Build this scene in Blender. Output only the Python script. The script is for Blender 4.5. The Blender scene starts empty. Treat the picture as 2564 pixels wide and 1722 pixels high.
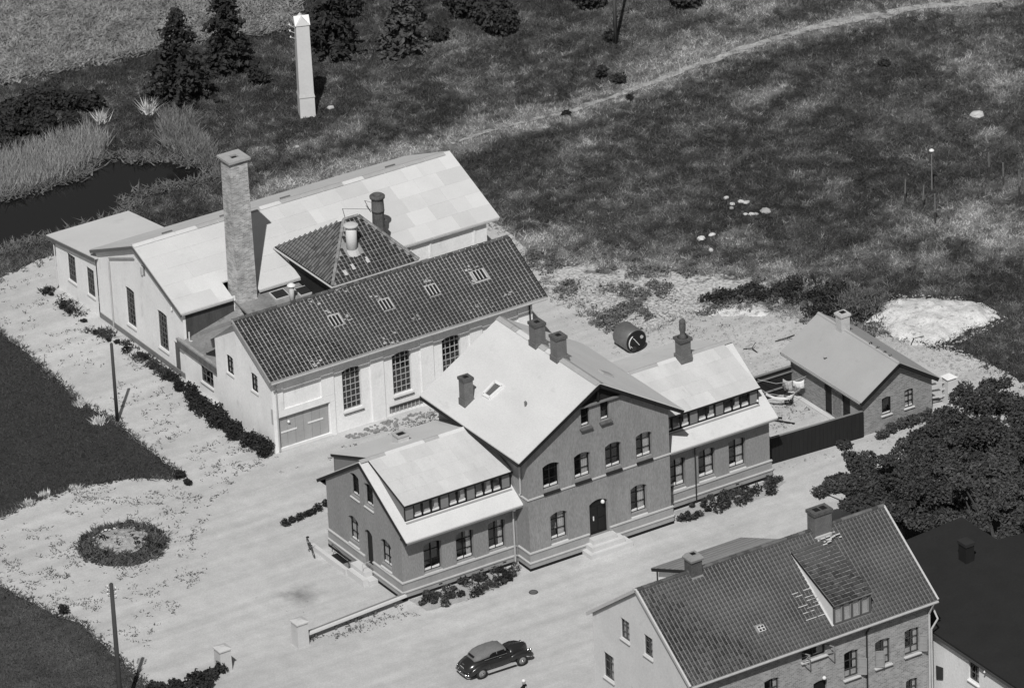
import bpy, math, random
import numpy as np
from mathutils import Vector, Matrix
from mathutils.geometry import tessellate_polygon

S = bpy.context.scene
COL = S.collection
rng = np.random.default_rng(7)
random.seed(11)

# ---------------------------------------------------------------- camera, sky, sun, exposure
EYE = np.array([-143.53185, -248.94, 156.1464])
RGT = np.array([0.83012288, -0.55697919, -0.02588793])
UPV = np.array([0.28437906, 0.38298901, 0.87889019])
FWD = np.array([0.47960875, 0.73694884, -0.47632116])
FPX, PPX, PPY, IW, IH = 15890.8346, 481.2919, 589.0839, 2564.0, 1722.0
cam = bpy.data.cameras.new('camera')
cam.sensor_width = 36.0
cam.lens = FPX / IW * 36.0
cam.shift_x = -PPX / IW
cam.shift_y = PPY / IW
cam.clip_start = 1.0
cam.clip_end = 6000.0
camo = bpy.data.objects.new('camera', cam)
COL.objects.link(camo)
camo.matrix_world = Matrix(((RGT[0], UPV[0], -FWD[0], EYE[0]), (RGT[1], UPV[1], -FWD[1], EYE[1]),
                            (RGT[2], UPV[2], -FWD[2], EYE[2]), (0, 0, 0, 1)))
S.camera = camo

SUN_EL = math.radians(50)
SDIR = Vector((-0.62 * math.cos(SUN_EL), -0.785 * math.cos(SUN_EL), math.sin(SUN_EL))).normalized()
w = bpy.data.worlds.new('World')
S.world = w
w.use_nodes = True
nt = w.node_tree
nt.nodes.clear()
sky = nt.nodes.new('ShaderNodeTexSky')
sky.sky_type = 'NISHITA'
sky.sun_disc = False
sky.sun_elevation = SUN_EL
sky.sun_rotation = math.atan2(SDIR.x, SDIR.y)
bw = nt.nodes.new('ShaderNodeRGBToBW')          # the photograph is on black-and-white film
bg = nt.nodes.new('ShaderNodeBackground')
bg.inputs['Strength'].default_value = 0.052
wo = nt.nodes.new('ShaderNodeOutputWorld')
nt.links.new(sky.outputs[0], bw.inputs[0])
nt.links.new(bw.outputs[0], bg.inputs[0])
nt.links.new(bg.outputs[0], wo.inputs[0])
sl = bpy.data.lights.new('sun', 'SUN')
sl.energy = 3.45
sl.angle = math.radians(0.5)
sl.color = (1.0, 0.99, 0.975)
so = bpy.data.objects.new('sun', sl)
COL.objects.link(so)
so.rotation_euler = SDIR.to_track_quat('Z', 'Y').to_euler()
S.view_settings.view_transform = 'Standard'
S.view_settings.look = 'None'
S.view_settings.exposure = 0.1
S.view_settings.gamma = 1.0
S.view_settings.use_curve_mapping = False
S.cycles.max_bounces = 5
S.cycles.transparent_max_bounces = 6

# ---------------------------------------------------------------- measuring helpers (photo position -> point on a real plane)
REG = {'Z1': (780, 1120, 400/1568), 'Z2': (1000, 1120, 400/1568), 'Z3': (1300, 940, 420/1568), 'Z4': (1600, 820, 400/1568),
       'Z5': (700, 1180, 320/1568), 'Z6': (1120, 1580, 280/2335), 'Y1': (400, 560, 420/1568), 'Y2': (640, 440, 420/1568),
       'Y3': (900, 440, 500/1960), 'Y4': (120, 560, 360/1568), 'Y5': (660, 820, 460/2121), 'X1': (1880, 740, 520/2038),
       'X3': (1960, 1400, 400/1948), 'X4': (1620, 1240, 620/2335), 'X5': (2200, 1240, 364/1184), 'X6': (1500, 740, 400/2335),
       'D': (0, 0, 2564/2335)}
for _i in range(9):
    REG['T%d' % (_i + 1)] = ((0, 850, 1704)[_i % 3], (0, 570, 1142)[_i // 3], 860/2325)


def on(plane_p, plane_n, t, x, y):
    o = REG[t]
    sx, sy = o[0] + x * o[2], o[1] + y * o[2]
    d = FWD + RGT * (sx - IW / 2 - PPX) / FPX - UPV * (sy - IH / 2 - PPY) / FPX
    n = np.array(plane_n, float)
    k = ((np.array(plane_p, float) - EYE) @ n) / (d @ n)
    return EYE + d * k


def gz(t, x, y, z=0.0):
    return on((0, 0, z), (0, 0, 1), t, x, y)


def G(x, y, z=0.0):
    return gz('D', x, y, z)


# ---------------------------------------------------------------- materials
MATS = {}


def nd(t, kind, **kw):
    n = t.nodes.new('ShaderNode' + kind)
    for k, v in kw.items():
        if k == 'op':
            n.operation = v
        else:
            setattr(n, k, v)
    return n


def setin(n, **kw):
    for k, v in kw.items():
        n.inputs[k].default_value = v


def mth(t, op, a, b=None, clamp=False):
    n = nd(t, 'Math', op=op)
    n.use_clamp = clamp
    for i, v in enumerate((a, b)):
        if v is None:
            continue
        if hasattr(v, 'is_linked'):
            t.links.new(v, n.inputs[i])
        else:
            n.inputs[i].default_value = v
    return n.outputs[0]


def noise(t, vec, scale, detail=3.0, rough=0.55):
    n = nd(t, 'TexNoise')
    setin(n, Scale=scale, Detail=detail, Roughness=rough)
    t.links.new(vec, n.inputs['Vector'])
    return n.outputs['Fac']


def sstep(t, v, lo, hi):
    n = nd(t, 'MapRange')
    n.interpolation_type = 'SMOOTHSTEP'
    t.links.new(v, n.inputs[0])
    n.inputs[1].default_value = lo
    n.inputs[2].default_value = hi
    return n.outputs[0]


def mix(t, f, a, b):
    # scalar lerp a + f*(b-a)
    return mth(t, 'ADD', mth(t, 'MULTIPLY', a, mth(t, 'SUBTRACT', 1.0, f)), mth(t, 'MULTIPLY', b, f))


def base_mat(name, rough=0.9, spec=0.2):
    m = bpy.data.materials.new(name)
    m.use_nodes = True
    t = m.node_tree
    b = t.nodes['Principled BSDF']
    b.inputs['Roughness'].default_value = rough
    b.inputs['Specular IOR Level'].default_value = spec
    return m, t, b


def pos(t, stretch=(1, 1, 1), local=False):
    g = nd(t, 'TexCoord').outputs['Object'] if local else nd(t, 'NewGeometry').outputs['Position']
    mp = nd(t, 'Mapping')
    mp.inputs['Scale'].default_value = stretch
    t.links.new(g, mp.inputs['Vector'])
    return mp.outputs[0]


def bump(t, b, h, strength=0.4, dist=0.03):
    n = nd(t, 'Bump')
    setin(n, Strength=strength, Distance=dist)
    t.links.new(h, n.inputs['Height'])
    t.links.new(n.outputs[0], b.inputs['Normal'])


def M(name, v, var=0.2, scale=1.5, fine=0.15, fscale=14.0, rnd=0.0, rough=0.9, spec=0.2, stretch=(1, 1, 1), bmp=0.0, blot=0.0,
      blot_v=0.1, blot_scale=3.0, metal=0.0, local=False):
    if name in MATS:
        return MATS[name]
    m, t, b = base_mat(name, rough, spec)
    p = pos(t, stretch, local)
    n1 = noise(t, p, scale, 4)
    n2 = noise(t, p, fscale, 2)
    a = mth(t, 'ADD', 1.0, mth(t, 'MULTIPLY', mth(t, 'SUBTRACT', n1, 0.5), 2 * var))
    c = mth(t, 'ADD', 1.0, mth(t, 'MULTIPLY', mth(t, 'SUBTRACT', n2, 0.5), 2 * fine))
    col = mth(t, 'MULTIPLY', mth(t, 'MULTIPLY', a, c), v)
    if rnd:
        oi = nd(t, 'ObjectInfo')
        col = mth(t, 'MULTIPLY', col, mth(t, 'ADD', 1.0, mth(t, 'MULTIPLY', mth(t, 'SUBTRACT', oi.outputs['Random'], 0.5), 2 * rnd)))
    if blot:
        n3 = sstep(t, noise(t, p, blot_scale, 5, 0.65), 0.62 - 0.2 * blot, 0.75 - 0.1 * blot)
        col = mix(t, mth(t, 'MULTIPLY', n3, min(1.0, blot + 0.3)), col, blot_v)
    t.links.new(mth(t, 'MAXIMUM', col, 0.004), b.inputs['Base Color'])
    b.inputs['Metallic'].default_value = metal
    if bmp:
        bump(t, b, n2, bmp, 0.03)
    MATS[name] = m
    return m


def brick_mat(name, v, mortar, var=0.3, bw_=0.23, bh=0.075, dirt=0.3):
    m, t, b = base_mat(name, 0.92, 0.15)
    g = nd(t, 'NewGeometry')
    sp = nd(t, 'SeparateXYZ')
    t.links.new(g.outputs['Position'], sp.inputs[0])
    cb = nd(t, 'CombineXYZ')
    t.links.new(mth(t, 'ADD', sp.outputs[0], sp.outputs[1]), cb.inputs[0])
    t.links.new(sp.outputs[2], cb.inputs[1])
    br = nd(t, 'TexBrick')
    setin(br, Scale=1.0)
    br.inputs['Color1'].default_value = (v * (1 - var),) * 3 + (1,)
    br.inputs['Color2'].default_value = (v * (1 + var),) * 3 + (1,)
    br.inputs['Mortar'].default_value = (mortar,) * 3 + (1,)
    br.inputs['Mortar Size'].default_value = 0.012
    br.inputs['Brick Width'].default_value = bw_
    br.inputs['Row Height'].default_value = bh
    t.links.new(cb.outputs[0], br.inputs['Vector'])
    n = noise(t, g.outputs['Position'], 2.2, 5)
    f = mth(t, 'ADD', 1.0, mth(t, 'MULTIPLY', mth(t, 'SUBTRACT', n, 0.5), 2 * dirt))
    vv = nd(t, 'RGBToBW')
    t.links.new(br.outputs['Color'], vv.inputs[0])
    t.links.new(mth(t, 'MULTIPLY', vv.outputs[0], f), b.inputs['Base Color'])
    bump(t, b, br.outputs['Fac'], -0.4, 0.015)
    MATS[name] = m
    return m


def glass_mat():
    m = bpy.data.materials.new('window glass')
    m.use_nodes = True
    t = m.node_tree
    t.nodes.clear()
    o = nd(t, 'OutputMaterial')
    tr = nd(t, 'BsdfTransparent')
    tr.inputs[0].default_value = (0.84, 0.84, 0.84, 1)
    gl = nd(t, 'BsdfGlossy')
    gl.inputs['Color'].default_value = (0.8, 0.8, 0.8, 1)
    gl.inputs['Roughness'].default_value = 0.04
    mx = nd(t, 'MixShader')
    mx.inputs[0].default_value = 0.06
    t.links.new(tr.outputs[0], mx.inputs[1])
    t.links.new(gl.outputs[0], mx.inputs[2])
    t.links.new(mx.outputs[0], o.inputs[0])
    MATS['glass'] = m
    return m


def leaf_mat(name, v, var=0.35, scale=0.9, trans=0.25, rough=0.7, fscale=6.0):
    m, t, b = base_mat(name, rough, 0.25)
    p = pos(t)
    n1 = noise(t, p, scale, 3)
    n2 = noise(t, p, fscale, 2)
    f = mth(t, 'MULTIPLY', mth(t, 'ADD', 1.0, mth(t, 'MULTIPLY', mth(t, 'SUBTRACT', n1, 0.5), 2 * var)),
            mth(t, 'ADD', 1.0, mth(t, 'MULTIPLY', mth(t, 'SUBTRACT', n2, 0.5), 2 * var)))
    col = mth(t, 'MULTIPLY', f, v)
    t.links.new(col, b.inputs['Base Color'])
    tl = nd(t, 'BsdfTranslucent')
    t.links.new(col, tl.inputs[0])
    mx = nd(t, 'MixShader')
    mx.inputs[0].default_value = trans
    t.links.new(b.outputs[0], mx.inputs[1])
    t.links.new(tl.outputs[0], mx.inputs[2])
    t.links.new(mx.outputs[0], t.nodes['Material Output'].inputs[0])
    MATS[name] = m
    return m


GLASS = glass_mat()
WHITEWASH = M('whitewashed plaster', 0.79, 0.15, 0.8, 0.14, 12, stretch=(1, 1, .6), blot=0.22, blot_v=0.52, blot_scale=1.5, bmp=0.3)
RENDERED = M('grey rendered facade', 0.25, 0.2, 0.9, 0.4, 13, stretch=(1.3, 1.3, 0.4), bmp=0.5, blot=0.1, blot_v=0.17, blot_scale=2.2)
LEDGE = M('light stone ledge', 0.5, 0.14, 2, 0.12)
PLINTH = M('plinth stone', 0.31, 0.18, 1.6, 0.2)
TAR = M('tarred base', 0.012, 0.3, 2)
FELT = M('pale roofing felt', 0.59, 0.14, 0.6, 0.14, 16, stretch=(1, .5, 1), blot=0.22, blot_v=0.44, blot_scale=1.1)
FELTSHEET = M('pale roofing sheet', 0.54, 0.16, 0.9, 0.14, 16, rnd=0.055, stretch=(1.4, .5, 1), blot=0.22, blot_v=0.4, blot_scale=1.4)
FELTPATCH = M('grey felt strip', 0.36, 0.15, 2.0, 0.15)
FELTGREY = M('weathered grey felt', 0.37, 0.12, 0.6, 0.16, 22, blot=0.1, blot_v=0.25, blot_scale=2.0)
FELTDARK = M('black tarred felt', 0.022, 0.25, 0.8, 0.3, 12)
BLACK = M('black painted timber', 0.012, 0.3, 3, 0.2, rough=0.6, spec=0.3)
DARKWOOD = M('dark timber boards', 0.02, 0.35, 2, 0.3, stretch=(4, 4, 0.5))
WHITE = M('white painted timber', 0.72, 0.06, 3, 0.05)
CURTAIN = M('pale curtain', 0.72, 0.3, 5, 0.25)
PANELG = M('grey painted panel', 0.2, 0.1, 3, 0.1)
GATE = M('grey gate boards', 0.34, 0.14, 1.5, 0.15, rnd=0.05)
CONC = M('pale concrete', 0.56, 0.12, 1.2, 0.12, bmp=0.2)
ZINC = M('weathered zinc', 0.42, 0.2, 3, 0.15, rough=0.5, spec=0.5)
IRON = M('dark iron', 0.03, 0.3, 4, 0.2, rough=0.5, spec=0.4)
POLE = M('tarred pole wood', 0.055, 0.3, 2, 0.3, stretch=(5, 5, 0.4))
CHIMB = M('sooty chimney brick', 0.15, 0.35, 2.5, 0.5, 18, bmp=0.5)
CHIMD = M('dark chimney brick', 0.1, 0.4, 3, 0.6, 16, bmp=0.6)
STACK = brick_mat('pale stack brick', 0.36, 0.5, 0.4, dirt=0.6)
BRICK = brick_mat('outbuilding brick', 0.22, 0.34, 0.3)
BRICKH = brick_mat('house brick', 0.27, 0.4, 0.32)
TILE = M('dark glazed pantile', 0.03, 0.55, 0.45, 0.2, rnd=0.5, rough=0.55, spec=0.35)
TILEH = M('grey brown pantile', 0.062, 0.75, 0.35, 0.3, 9, rnd=0.4, rough=0.75)
MORTAR = M('tile mortar bedding', 0.34, 0.7, 0.45, 0.4)
MORTARH = M('dusty tile bedding', 0.2, 0.7, 0.25, 0.4, 7)
SOIL = M('bed soil', 0.2, 0.3, 2, 0.4, 20)
STONE = M('pale stone', 0.48, 0.2, 2.5, 0.25, rnd=0.3, bmp=0.4)
LIME = M('white lime spoil', 0.6, 0.3, 0.9, 0.4, 10, blot=0.5, blot_v=0.2, blot_scale=2.6, bmp=0.9)
ROCKD = M('grey rubble', 0.22, 0.35, 2.0, 0.4, rnd=0.4, bmp=0.5)

# ---------------------------------------------------------------- mesh helpers


def wl(o):
    v = Vector((0, 0, 0))
    while o is not None:
        v += o.location
        o = o.parent
    return v


def obj(name, mesh, parent=None, mat=None):
    o = bpy.data.objects.new(name, mesh)
    if mat is not None and mesh is not None and not mesh.materials:
        mesh.materials.append(mat)
    COL.objects.link(o)
    if parent is not None:
        o.parent = parent
    return o


def tag(o, label=None, cat=None, group=None, kind=None):
    if label:
        o['label'] = label
    if cat:
        o['category'] = cat
    if group:
        o['group'] = group
    if kind:
        o['kind'] = kind
    return o


def thing(name, label, cat, loc=(0, 0, 0), group=None, rz=0.0):
    o = bpy.data.objects.new(name, None)
    COL.objects.link(o)
    o.empty_display_size = 0.2
    o.location = loc
    o.rotation_euler = (0, 0, rz)
    return tag(o, label, cat, group)


class MB:
    def __init__(self):
        self.v, self.f = [], []

    def add(self, vs, fs):
        n = len(self.v)
        self.v += [tuple(float(c) for c in p) for p in vs]
        self.f += [tuple(i + n for i in f) for f in fs]
        return self

    def box(self, x0, x1, y0, y1, z0, z1):
        vs = [(x, y, z) for z in (z0, z1) for y in (y0, y1) for x in (x0, x1)]
        return self.add(vs, [(0, 2, 3, 1), (4, 5, 7, 6), (0, 1, 5, 4), (2, 6, 7, 3), (0, 4, 6, 2), (1, 3, 7, 5)])

    def bar(self, p0, p1, wd, ht, up=(0, 0, 1)):
        p0, p1, up = Vector(p0), Vector(p1), Vector(up)
        d = (p1 - p0).normalized()
        s = d.cross(up).normalized() * wd / 2
        u = s.cross(d).normalized() * ht / 2
        vs = [p + a * s + b * u for p in (p0, p1) for a, b in ((-1, -1), (1, -1), (1, 1), (-1, 1))]
        return self.add(vs, [(3, 2, 1, 0), (4, 5, 6, 7), (0, 1, 5, 4), (1, 2, 6, 5), (2, 3, 7, 6), (3, 0, 4, 7)])

    def prism(self, pts, vec):
        pts = [Vector(p) for p in pts]
        vec = Vector(vec)
        n = len(pts)
        self.add(pts + [p + vec for p in pts], [tuple(range(n))[::-1], tuple(range(n, 2 * n))] +
                 [(i, (i + 1) % n, n + (i + 1) % n, n + i) for i in range(n)])
        return self

    def cyl(self, p0, p1, r0, r1=None, n=10, cap=True):
        r1 = r0 if r1 is None else r1
        p0, p1 = Vector(p0), Vector(p1)
        d = (p1 - p0).normalized()
        a = d.orthogonal().normalized()
        b = d.cross(a)
        vs = []
        for p, r in ((p0, r0), (p1, r1)):
            vs += [p + (a * math.cos(2 * math.pi * i / n) + b * math.sin(2 * math.pi * i / n)) * r for i in range(n)]
        fs = [(i, (i + 1) % n, n + (i + 1) % n, n + i) for i in range(n)]
        if cap:
            fs += [tuple(range(n))[::-1], tuple(range(n, 2 * n))]
        return self.add(vs, fs)

    def lathe(self, prof, c=(0, 0, 0), n=14, axis='z', sq=1.0):
        vs, fs = [], []
        for r, h in prof:
            for i in range(n):
                a = 2 * math.pi * i / n
                x, y = r * math.cos(a), r * math.sin(a) * sq
                if axis == 'z':
                    vs.append((c[0] + x, c[1] + y, c[2] + h))
                elif axis == 'y':
                    vs.append((c[0] + x, c[1] + h, c[2] + y))
                else:
                    vs.append((c[0] + h, c[1] + x, c[2] + y))
        for k in range(len(prof) - 1):
            for i in range(n):
                j = (i + 1) % n
                fs.append((k * n + i, k * n + j, (k + 1) * n + j, (k + 1) * n + i))
        fs += [tuple(range(n))[::-1], tuple(range((len(prof) - 1) * n, len(prof) * n))]
        return self.add(vs, fs)

    def tube(self, pts, r, n=6):
        for a, b in zip(pts[:-1], pts[1:]):
            self.cyl(a, b, r, r, n)
        return self

    def ring(self, c, ax, R_, r, n=20, m=6):
        c, ax = Vector(c), Vector(ax).normalized()
        a = ax.orthogonal().normalized()
        b = ax.cross(a)
        vs, fs = [], []
        for i in range(n):
            t = 2 * math.pi * i / n
            d = a * math.cos(t) + b * math.sin(t)
            for j in range(m):
                q = 2 * math.pi * j / m
                vs.append(c + d * (R_ + r * math.cos(q)) + ax * (r * math.sin(q)))
        for i in range(n):
            for j in range(m):
                k, l = (i + 1) % n, (j + 1) % m
                fs.append((i * m + j, k * m + j, k * m + l, i * m + l))
        return self.add(vs, fs)

    def loft(self, rings, cap=True):
        n = len(rings[0])
        vs = [p for r in rings for p in r]
        fs = []
        for k in range(len(rings) - 1):
            for i in range(n):
                j = (i + 1) % n
                fs.append((k * n + i, k * n + j, (k + 1) * n + j, (k + 1) * n + i))
        if cap:
            fs += [tuple(range(n))[::-1], tuple(range((len(rings) - 1) * n, len(rings) * n))]
        return self.add(vs, fs)

    def mesh(self, name, off=(0, 0, 0), smooth=False):
        m = bpy.data.meshes.new(name)
        m.from_pydata([(a - off[0], b - off[1], c - off[2]) for a, b, c in self.v], [], self.f)
        if smooth:
            m.polygons.foreach_set('use_smooth', [True] * len(m.polygons))
        m.update()
        return m

    def build(self, name, mat, parent=None, smooth=False, local=False):
        off = (0, 0, 0) if (parent is None or local) else wl(parent)
        return obj(name, self.mesh(name, off, smooth), parent, mat)


def np_mesh(name, verts, faces, mat, parent=None):
    """verts (n,3); faces (m,k) constant k"""
    verts = np.asarray(verts, np.float32)
    faces = np.asarray(faces, np.int32)
    m = bpy.data.meshes.new(name)
    k = faces.shape[1]
    m.vertices.add(len(verts))
    m.vertices.foreach_set('co', verts.ravel())
    m.loops.add(faces.size)
    m.loops.foreach_set('vertex_index', faces.ravel())
    m.polygons.add(len(faces))
    m.polygons.foreach_set('loop_start', np.arange(0, faces.size, k, dtype=np.int32))
    m.polygons.foreach_set('loop_total', np.full(len(faces), k, np.int32))
    m.update(calc_edges=True)
    if parent is not None:
        off = wl(parent)
        m.transform(Matrix.Translation(-off))
    return obj(name, m, parent, mat)


def piece(name, mesh, parent, origin, ux, uy, uz, mat=None):
    """a copy of shared mesh data placed by origin and three axis vectors (may be scaled)"""
    o = obj(name, mesh, parent, mat)
    p = Vector([float(a) for a in origin]) - (wl(parent) if parent else Vector((0, 0, 0)))
    o.matrix_basis = Matrix(((ux[0], uy[0], uz[0], p.x), (ux[1], uy[1], uz[1], p.y), (ux[2], uy[2], uz[2], p.z), (0, 0, 0, 1)))
    return o


UNIT = MB().box(0, 1, 0, 1, 0, 1).mesh('unit_slab')
_um = {}


def slab_piece(name, parent, origin, ux, uy, uz, mat):
    k = mat.name
    if k not in _um:
        m = UNIT.copy()
        m.materials.append(mat)
        _um[k] = m
    return piece(name, _um[k], parent, origin, ux, uy, uz)


def wall(parent, O, U, N, outer, holes, depth, mat, name='wall'):
    """a wall face on the plane through O spanned by U and z, with openings and their reveals"""
    O, U, N = Vector(O), Vector(U), Vector(N)
    polys = [[Vector((u, z, 0)) for u, z in p] for p in [outer] + holes]
    tris = tessellate_polygon(polys)
    flat = [p for q in polys for p in q]
    mb = MB()
    P = [O + U * p.x + Vector((0, 0, p.y)) for p in flat]
    mb.add(P, [tuple(t) for t in tris])
    n0 = len(outer)
    for h in holes:
        n = len(h)
        vs = [O + U * u + Vector((0, 0, z)) for u, z in h]
        mb.add(vs + [q - N * depth for q in vs], [(i, (i + 1) % n, n + (i + 1) % n, n + i) for i in range(n)])
    return mb.build(name, mat, parent)


def opening(u0, u1, z0, z1, rise=0.0, n=6):
    if rise <= 0:
        return [(u0, z0), (u1, z0), (u1, z1), (u0, z1)]
    pts = [(u0, z0), (u1, z0)]
    for i in range(n + 1):
        t = 1 - 2 * i / n
        pts.append(((u0 + u1) / 2 + t * (u1 - u0) / 2, z1 - rise + rise * (1 - t * t)))
    return pts


_pane = {}


def window(parent, O, U, N, u0, u1, z0, z1, nx=2, nz=3, rise=0.0, inset=0.1, frame=BLACK, fw=0.055, bar=0.03, curtain=None,
           sill=None, name='window', rows=None, rail=0.0):
    """window part: frame mesh, with panes, sill and curtain as its sub-parts"""
    O, U, N = Vector(O), Vector(U), Vector(N)
    Z = Vector((0, 0, 1))

    def pt(u, z, d):
        return O + U * u + Z * z - N * d
    fr = MB()
    op = opening(u0, u1, z0, z1, rise)
    cu, cz = (u0 + u1) / 2, (z0 + z1) / 2
    sx, sz = 1 - 2 * fw / (u1 - u0), 1 - 2 * fw / (z1 - z0)
    inn = [(cu + (u - cu) * sx, cz + (z - cz) * sz) for u, z in op]
    n = len(op)
    d0, d1 = inset, inset + 0.06
    vs = [pt(u, z, d0) for u, z in op] + [pt(u, z, d0) for u, z in inn] + [pt(u, z, d1) for u, z in inn]
    fr.add(vs, [(i, (i + 1) % n, n + (i + 1) % n, n + i) for i in range(n)] + [(n + i, n + (i + 1) % n, 2 * n + (i + 1) % n, 2 * n + i) for i in range(n)])
    rows = rows or [i / nz for i in range(nz + 1)]
    us = [u0 + (u1 - u0) * i / nx for i in range(nx + 1)]
    zs = [z0 + (z1 - z0) * r for r in rows]
    for k, u in enumerate(us[1:-1]):
        b = bar * (1.8 if nx == 2 else 1)
        fr.prism([pt(u - b / 2, z0 + fw, d0 + .004), pt(u + b / 2, z0 + fw, d0 + .004), pt(u + b / 2, z1 - fw, d0 + .004), pt(u - b / 2, z1 - fw, d0 + .004)], -N * 0.04)
    for z in zs[1:-1]:
        fr.prism([pt(u0 + fw, z - bar / 2, d0 + .008), pt(u1 - fw, z - bar / 2, d0 + .008), pt(u1 - fw, z + bar / 2, d0 + .008), pt(u0 + fw, z + bar / 2, d0 + .008)], -N * 0.035)
    f = fr.build(name, frame, parent)
    g = 0.006
    for i in range(nx):
        for j in range(len(zs) - 1):
            ux = U * (us[i + 1] - us[i] - 2 * g)
            uz = Z * (zs[j + 1] - zs[j] - 2 * g)
            slab_piece('pane', f, pt(us[i] + g, zs[j] + g, d0 + .05), ux, N * 0.006, uz, GLASS)
    if rail:  # white strips set forward stand for sunlight on the inner sills
        for i in range(nx):
            a_, b_ = us[i] + (fw if i == 0 else bar), us[i + 1] - (fw if i == nx - 1 else bar)
            fr2 = MB().prism([pt(a_, z0 + fw, d0 - .004), pt(b_, z0 + fw, d0 - .004), pt(b_, z0 + fw + rail, d0 - .004), pt(a_, z0 + fw + rail * .7, d0 - .004)], -N * 0.03)
            fr2.build('sunlit_sill_strip', WHITE, f)
    if sill is not None:
        drop, proud, smat, side = sill
        mb = MB()
        a = [pt(u0 - side, z0, -0.0), pt(u0 - side, z0, inset)]
        prof = [(inset, z0), (inset, z0 - drop - .02), (-proud, z0 - drop - .02), (-proud, z0 - drop + .03)]
        mb.prism([pt(u0 - side, z, d) for d, z in prof], U * (u1 - u0 + 2 * side))
        mb.build('sill', smat, f)
    if curtain:
        mb = MB()
        h, side, gap = curtain
        dd = inset + 0.075
        if h > 0:
            mb.add([pt(u0, z0, dd), pt(u1, z0, dd), pt(u1, z0 + h, dd), pt(u0, z0 + h, dd)], [(0, 1, 2, 3)])
            mb.build('inner_sill', CURTAIN, f)
        if side > 0:
            mb = MB()
            zt = z1
            W_ = (u1 - u0)
            m = 8
            vs = []
            for i in range(m + 1):
                u = u1 - W_ * side * i / m
                vs += [pt(u, z0 + h, dd + .015 * (i % 2)), pt(u, zt, dd + .015 * (i % 2))]
            mb.add(vs, [(2 * i, 2 * i + 2, 2 * i + 3, 2 * i + 1) for i in range(m)])
            mb.build('curtain', CURTAIN, f)
    return f


def slab(parent, name, a, b, c, d, t, mat):
    """roof slab whose top surface is a,b,c,d"""
    vs = [Vector(p) for p in (a, b, c, d)]
    return MB().prism(vs, (0, 0, -t)).build(name, mat, parent)


def sheets(parent, P0, U, V, cols, rows, mat, t=0.012, gap=0.006, jit=0.25, name='roof_sheet', skip=None):
    """separate roofing sheets laid on the plane P0 + u*U + v*V"""
    P0, U, V = Vector(P0), Vector(U), Vector(V)
    Nn = U.cross(V).normalized()
    lu, lv = U.length, V.length
    u_, v_ = U.normalized(), V.normalized()
    dv = lv / rows
    for r in range(rows):
        cuts = [0.0]
        step = lu / cols
        x = step * (1 - jit * random.random()) * (0.55 if r % 2 else 1.0)
        while x < lu - step * 0.35:
            cuts.append(x)
            x += step * random.uniform(1 - jit, 1 + jit)
        cuts.append(lu)
        for a, b in zip(cuts[:-1], cuts[1:]):
            if skip and skip((a + b) / 2, (r + .5) * dv):
                continue
            tt = t * random.uniform(0.7, 1.4)
            slab_piece(name, parent, P0 + u_ * (a + gap / 2) + v_ * (r * dv + gap / 2), u_ * (b - a - gap), v_ * (dv - gap), Nn * tt, mat)


def tile_template(wt, lt, roll=0.045, lip=0.03, gapx=0.82, gapy=0.86):
    """one pantile: S-shaped across, raised lower edge"""
    xs = [0, 0.2, 0.42, 0.62, 0.8, 1.0]
    zs = [0.012, roll * .85, roll, roll * .45, 0.016, 0.026]
    vs = []
    for y, dz in ((0, lip), (lt * gapy, 0.006)):
        vs += [(x * wt * gapx, y, z + dz) for x, z in zip(xs, zs)]
    vs += [(x * wt * gapx, 0, 0.0) for x in xs]
    n = len(xs)
    fs = [(i, i + 1, n + i + 1, n + i) for i in range(n - 1)] + [(2 * n + i, 2 * n + i + 1, i + 1, i) for i in range(n - 1)]
    return vs, fs


def tile_roof(parent, P0, U, V, wt, lt, mat, keep=300, inside=None, roll=0.045, lip=0.03, gapx=0.82, gapy=0.86, wob=0.012, name='roof_tile'):
    """pantiles on the plane: the ones nearest the camera as parts, the rest joined as one stuff part"""
    P0, U, V = Vector(P0), Vector(U), Vector(V)
    Nn = U.cross(V).normalized()
    u_, v_ = U.normalized(), V.normalized()
    nc, nr = int(round(U.length / wt)), int(round(V.length / lt))
    wt, lt = U.length / nc, V.length / nr
    vs, fs = tile_template(wt, lt, roll, lip, gapx, gapy)
    m = bpy.data.meshes.new(name)
    m.from_pydata(vs, [], fs)
    m.materials.append(mat)
    L = []
    for r in range(nr):
        ph = math.sin(r * 1.7) * 0.3
        for c in range(nc):
            u, v = c * wt, r * lt
            if inside and not inside(u + wt / 2, v + lt / 2):
                continue
            L.append((u + random.uniform(-wob, wob) + wt * .09, v + random.uniform(-wob, wob) + lt * .05))
    e = Vector(EYE)
    L.sort(key=lambda q: (P0 + u_ * q[0] + v_ * q[1] - e).length)
    for u, v in L[:keep]:
        rot = random.uniform(-.02, .02)
        ux = u_ * math.cos(rot) + v_ * math.sin(rot)
        vy = v_ * math.cos(rot) - u_ * math.sin(rot)
        piece(name, m, parent, P0 + u_ * u + v_ * v, ux, vy, Nn)
    rest = L[keep:]
    if rest:
        T = np.array(vs)
        Rm = np.array([u_, v_, Nn])
        q = np.array(rest)
        base = np.array(P0)[None] + q[:, :1] * np.array(u_)[None] + q[:, 1:] * np.array(v_)[None]
        allv = (base[:, None, :] + (T @ Rm)[None]).reshape(-1, 3)
        F = np.array(fs)
        allf = (F[None] + (np.arange(len(rest)) * len(T))[:, None, None]).reshape(-1, F.shape[1])
        o = np_mesh('upper_roof_tiles', allv, allf, mat, parent)
        o['kind'] = 'stuff'


# ---------------------------------------------------------------- vegetation helpers


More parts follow.
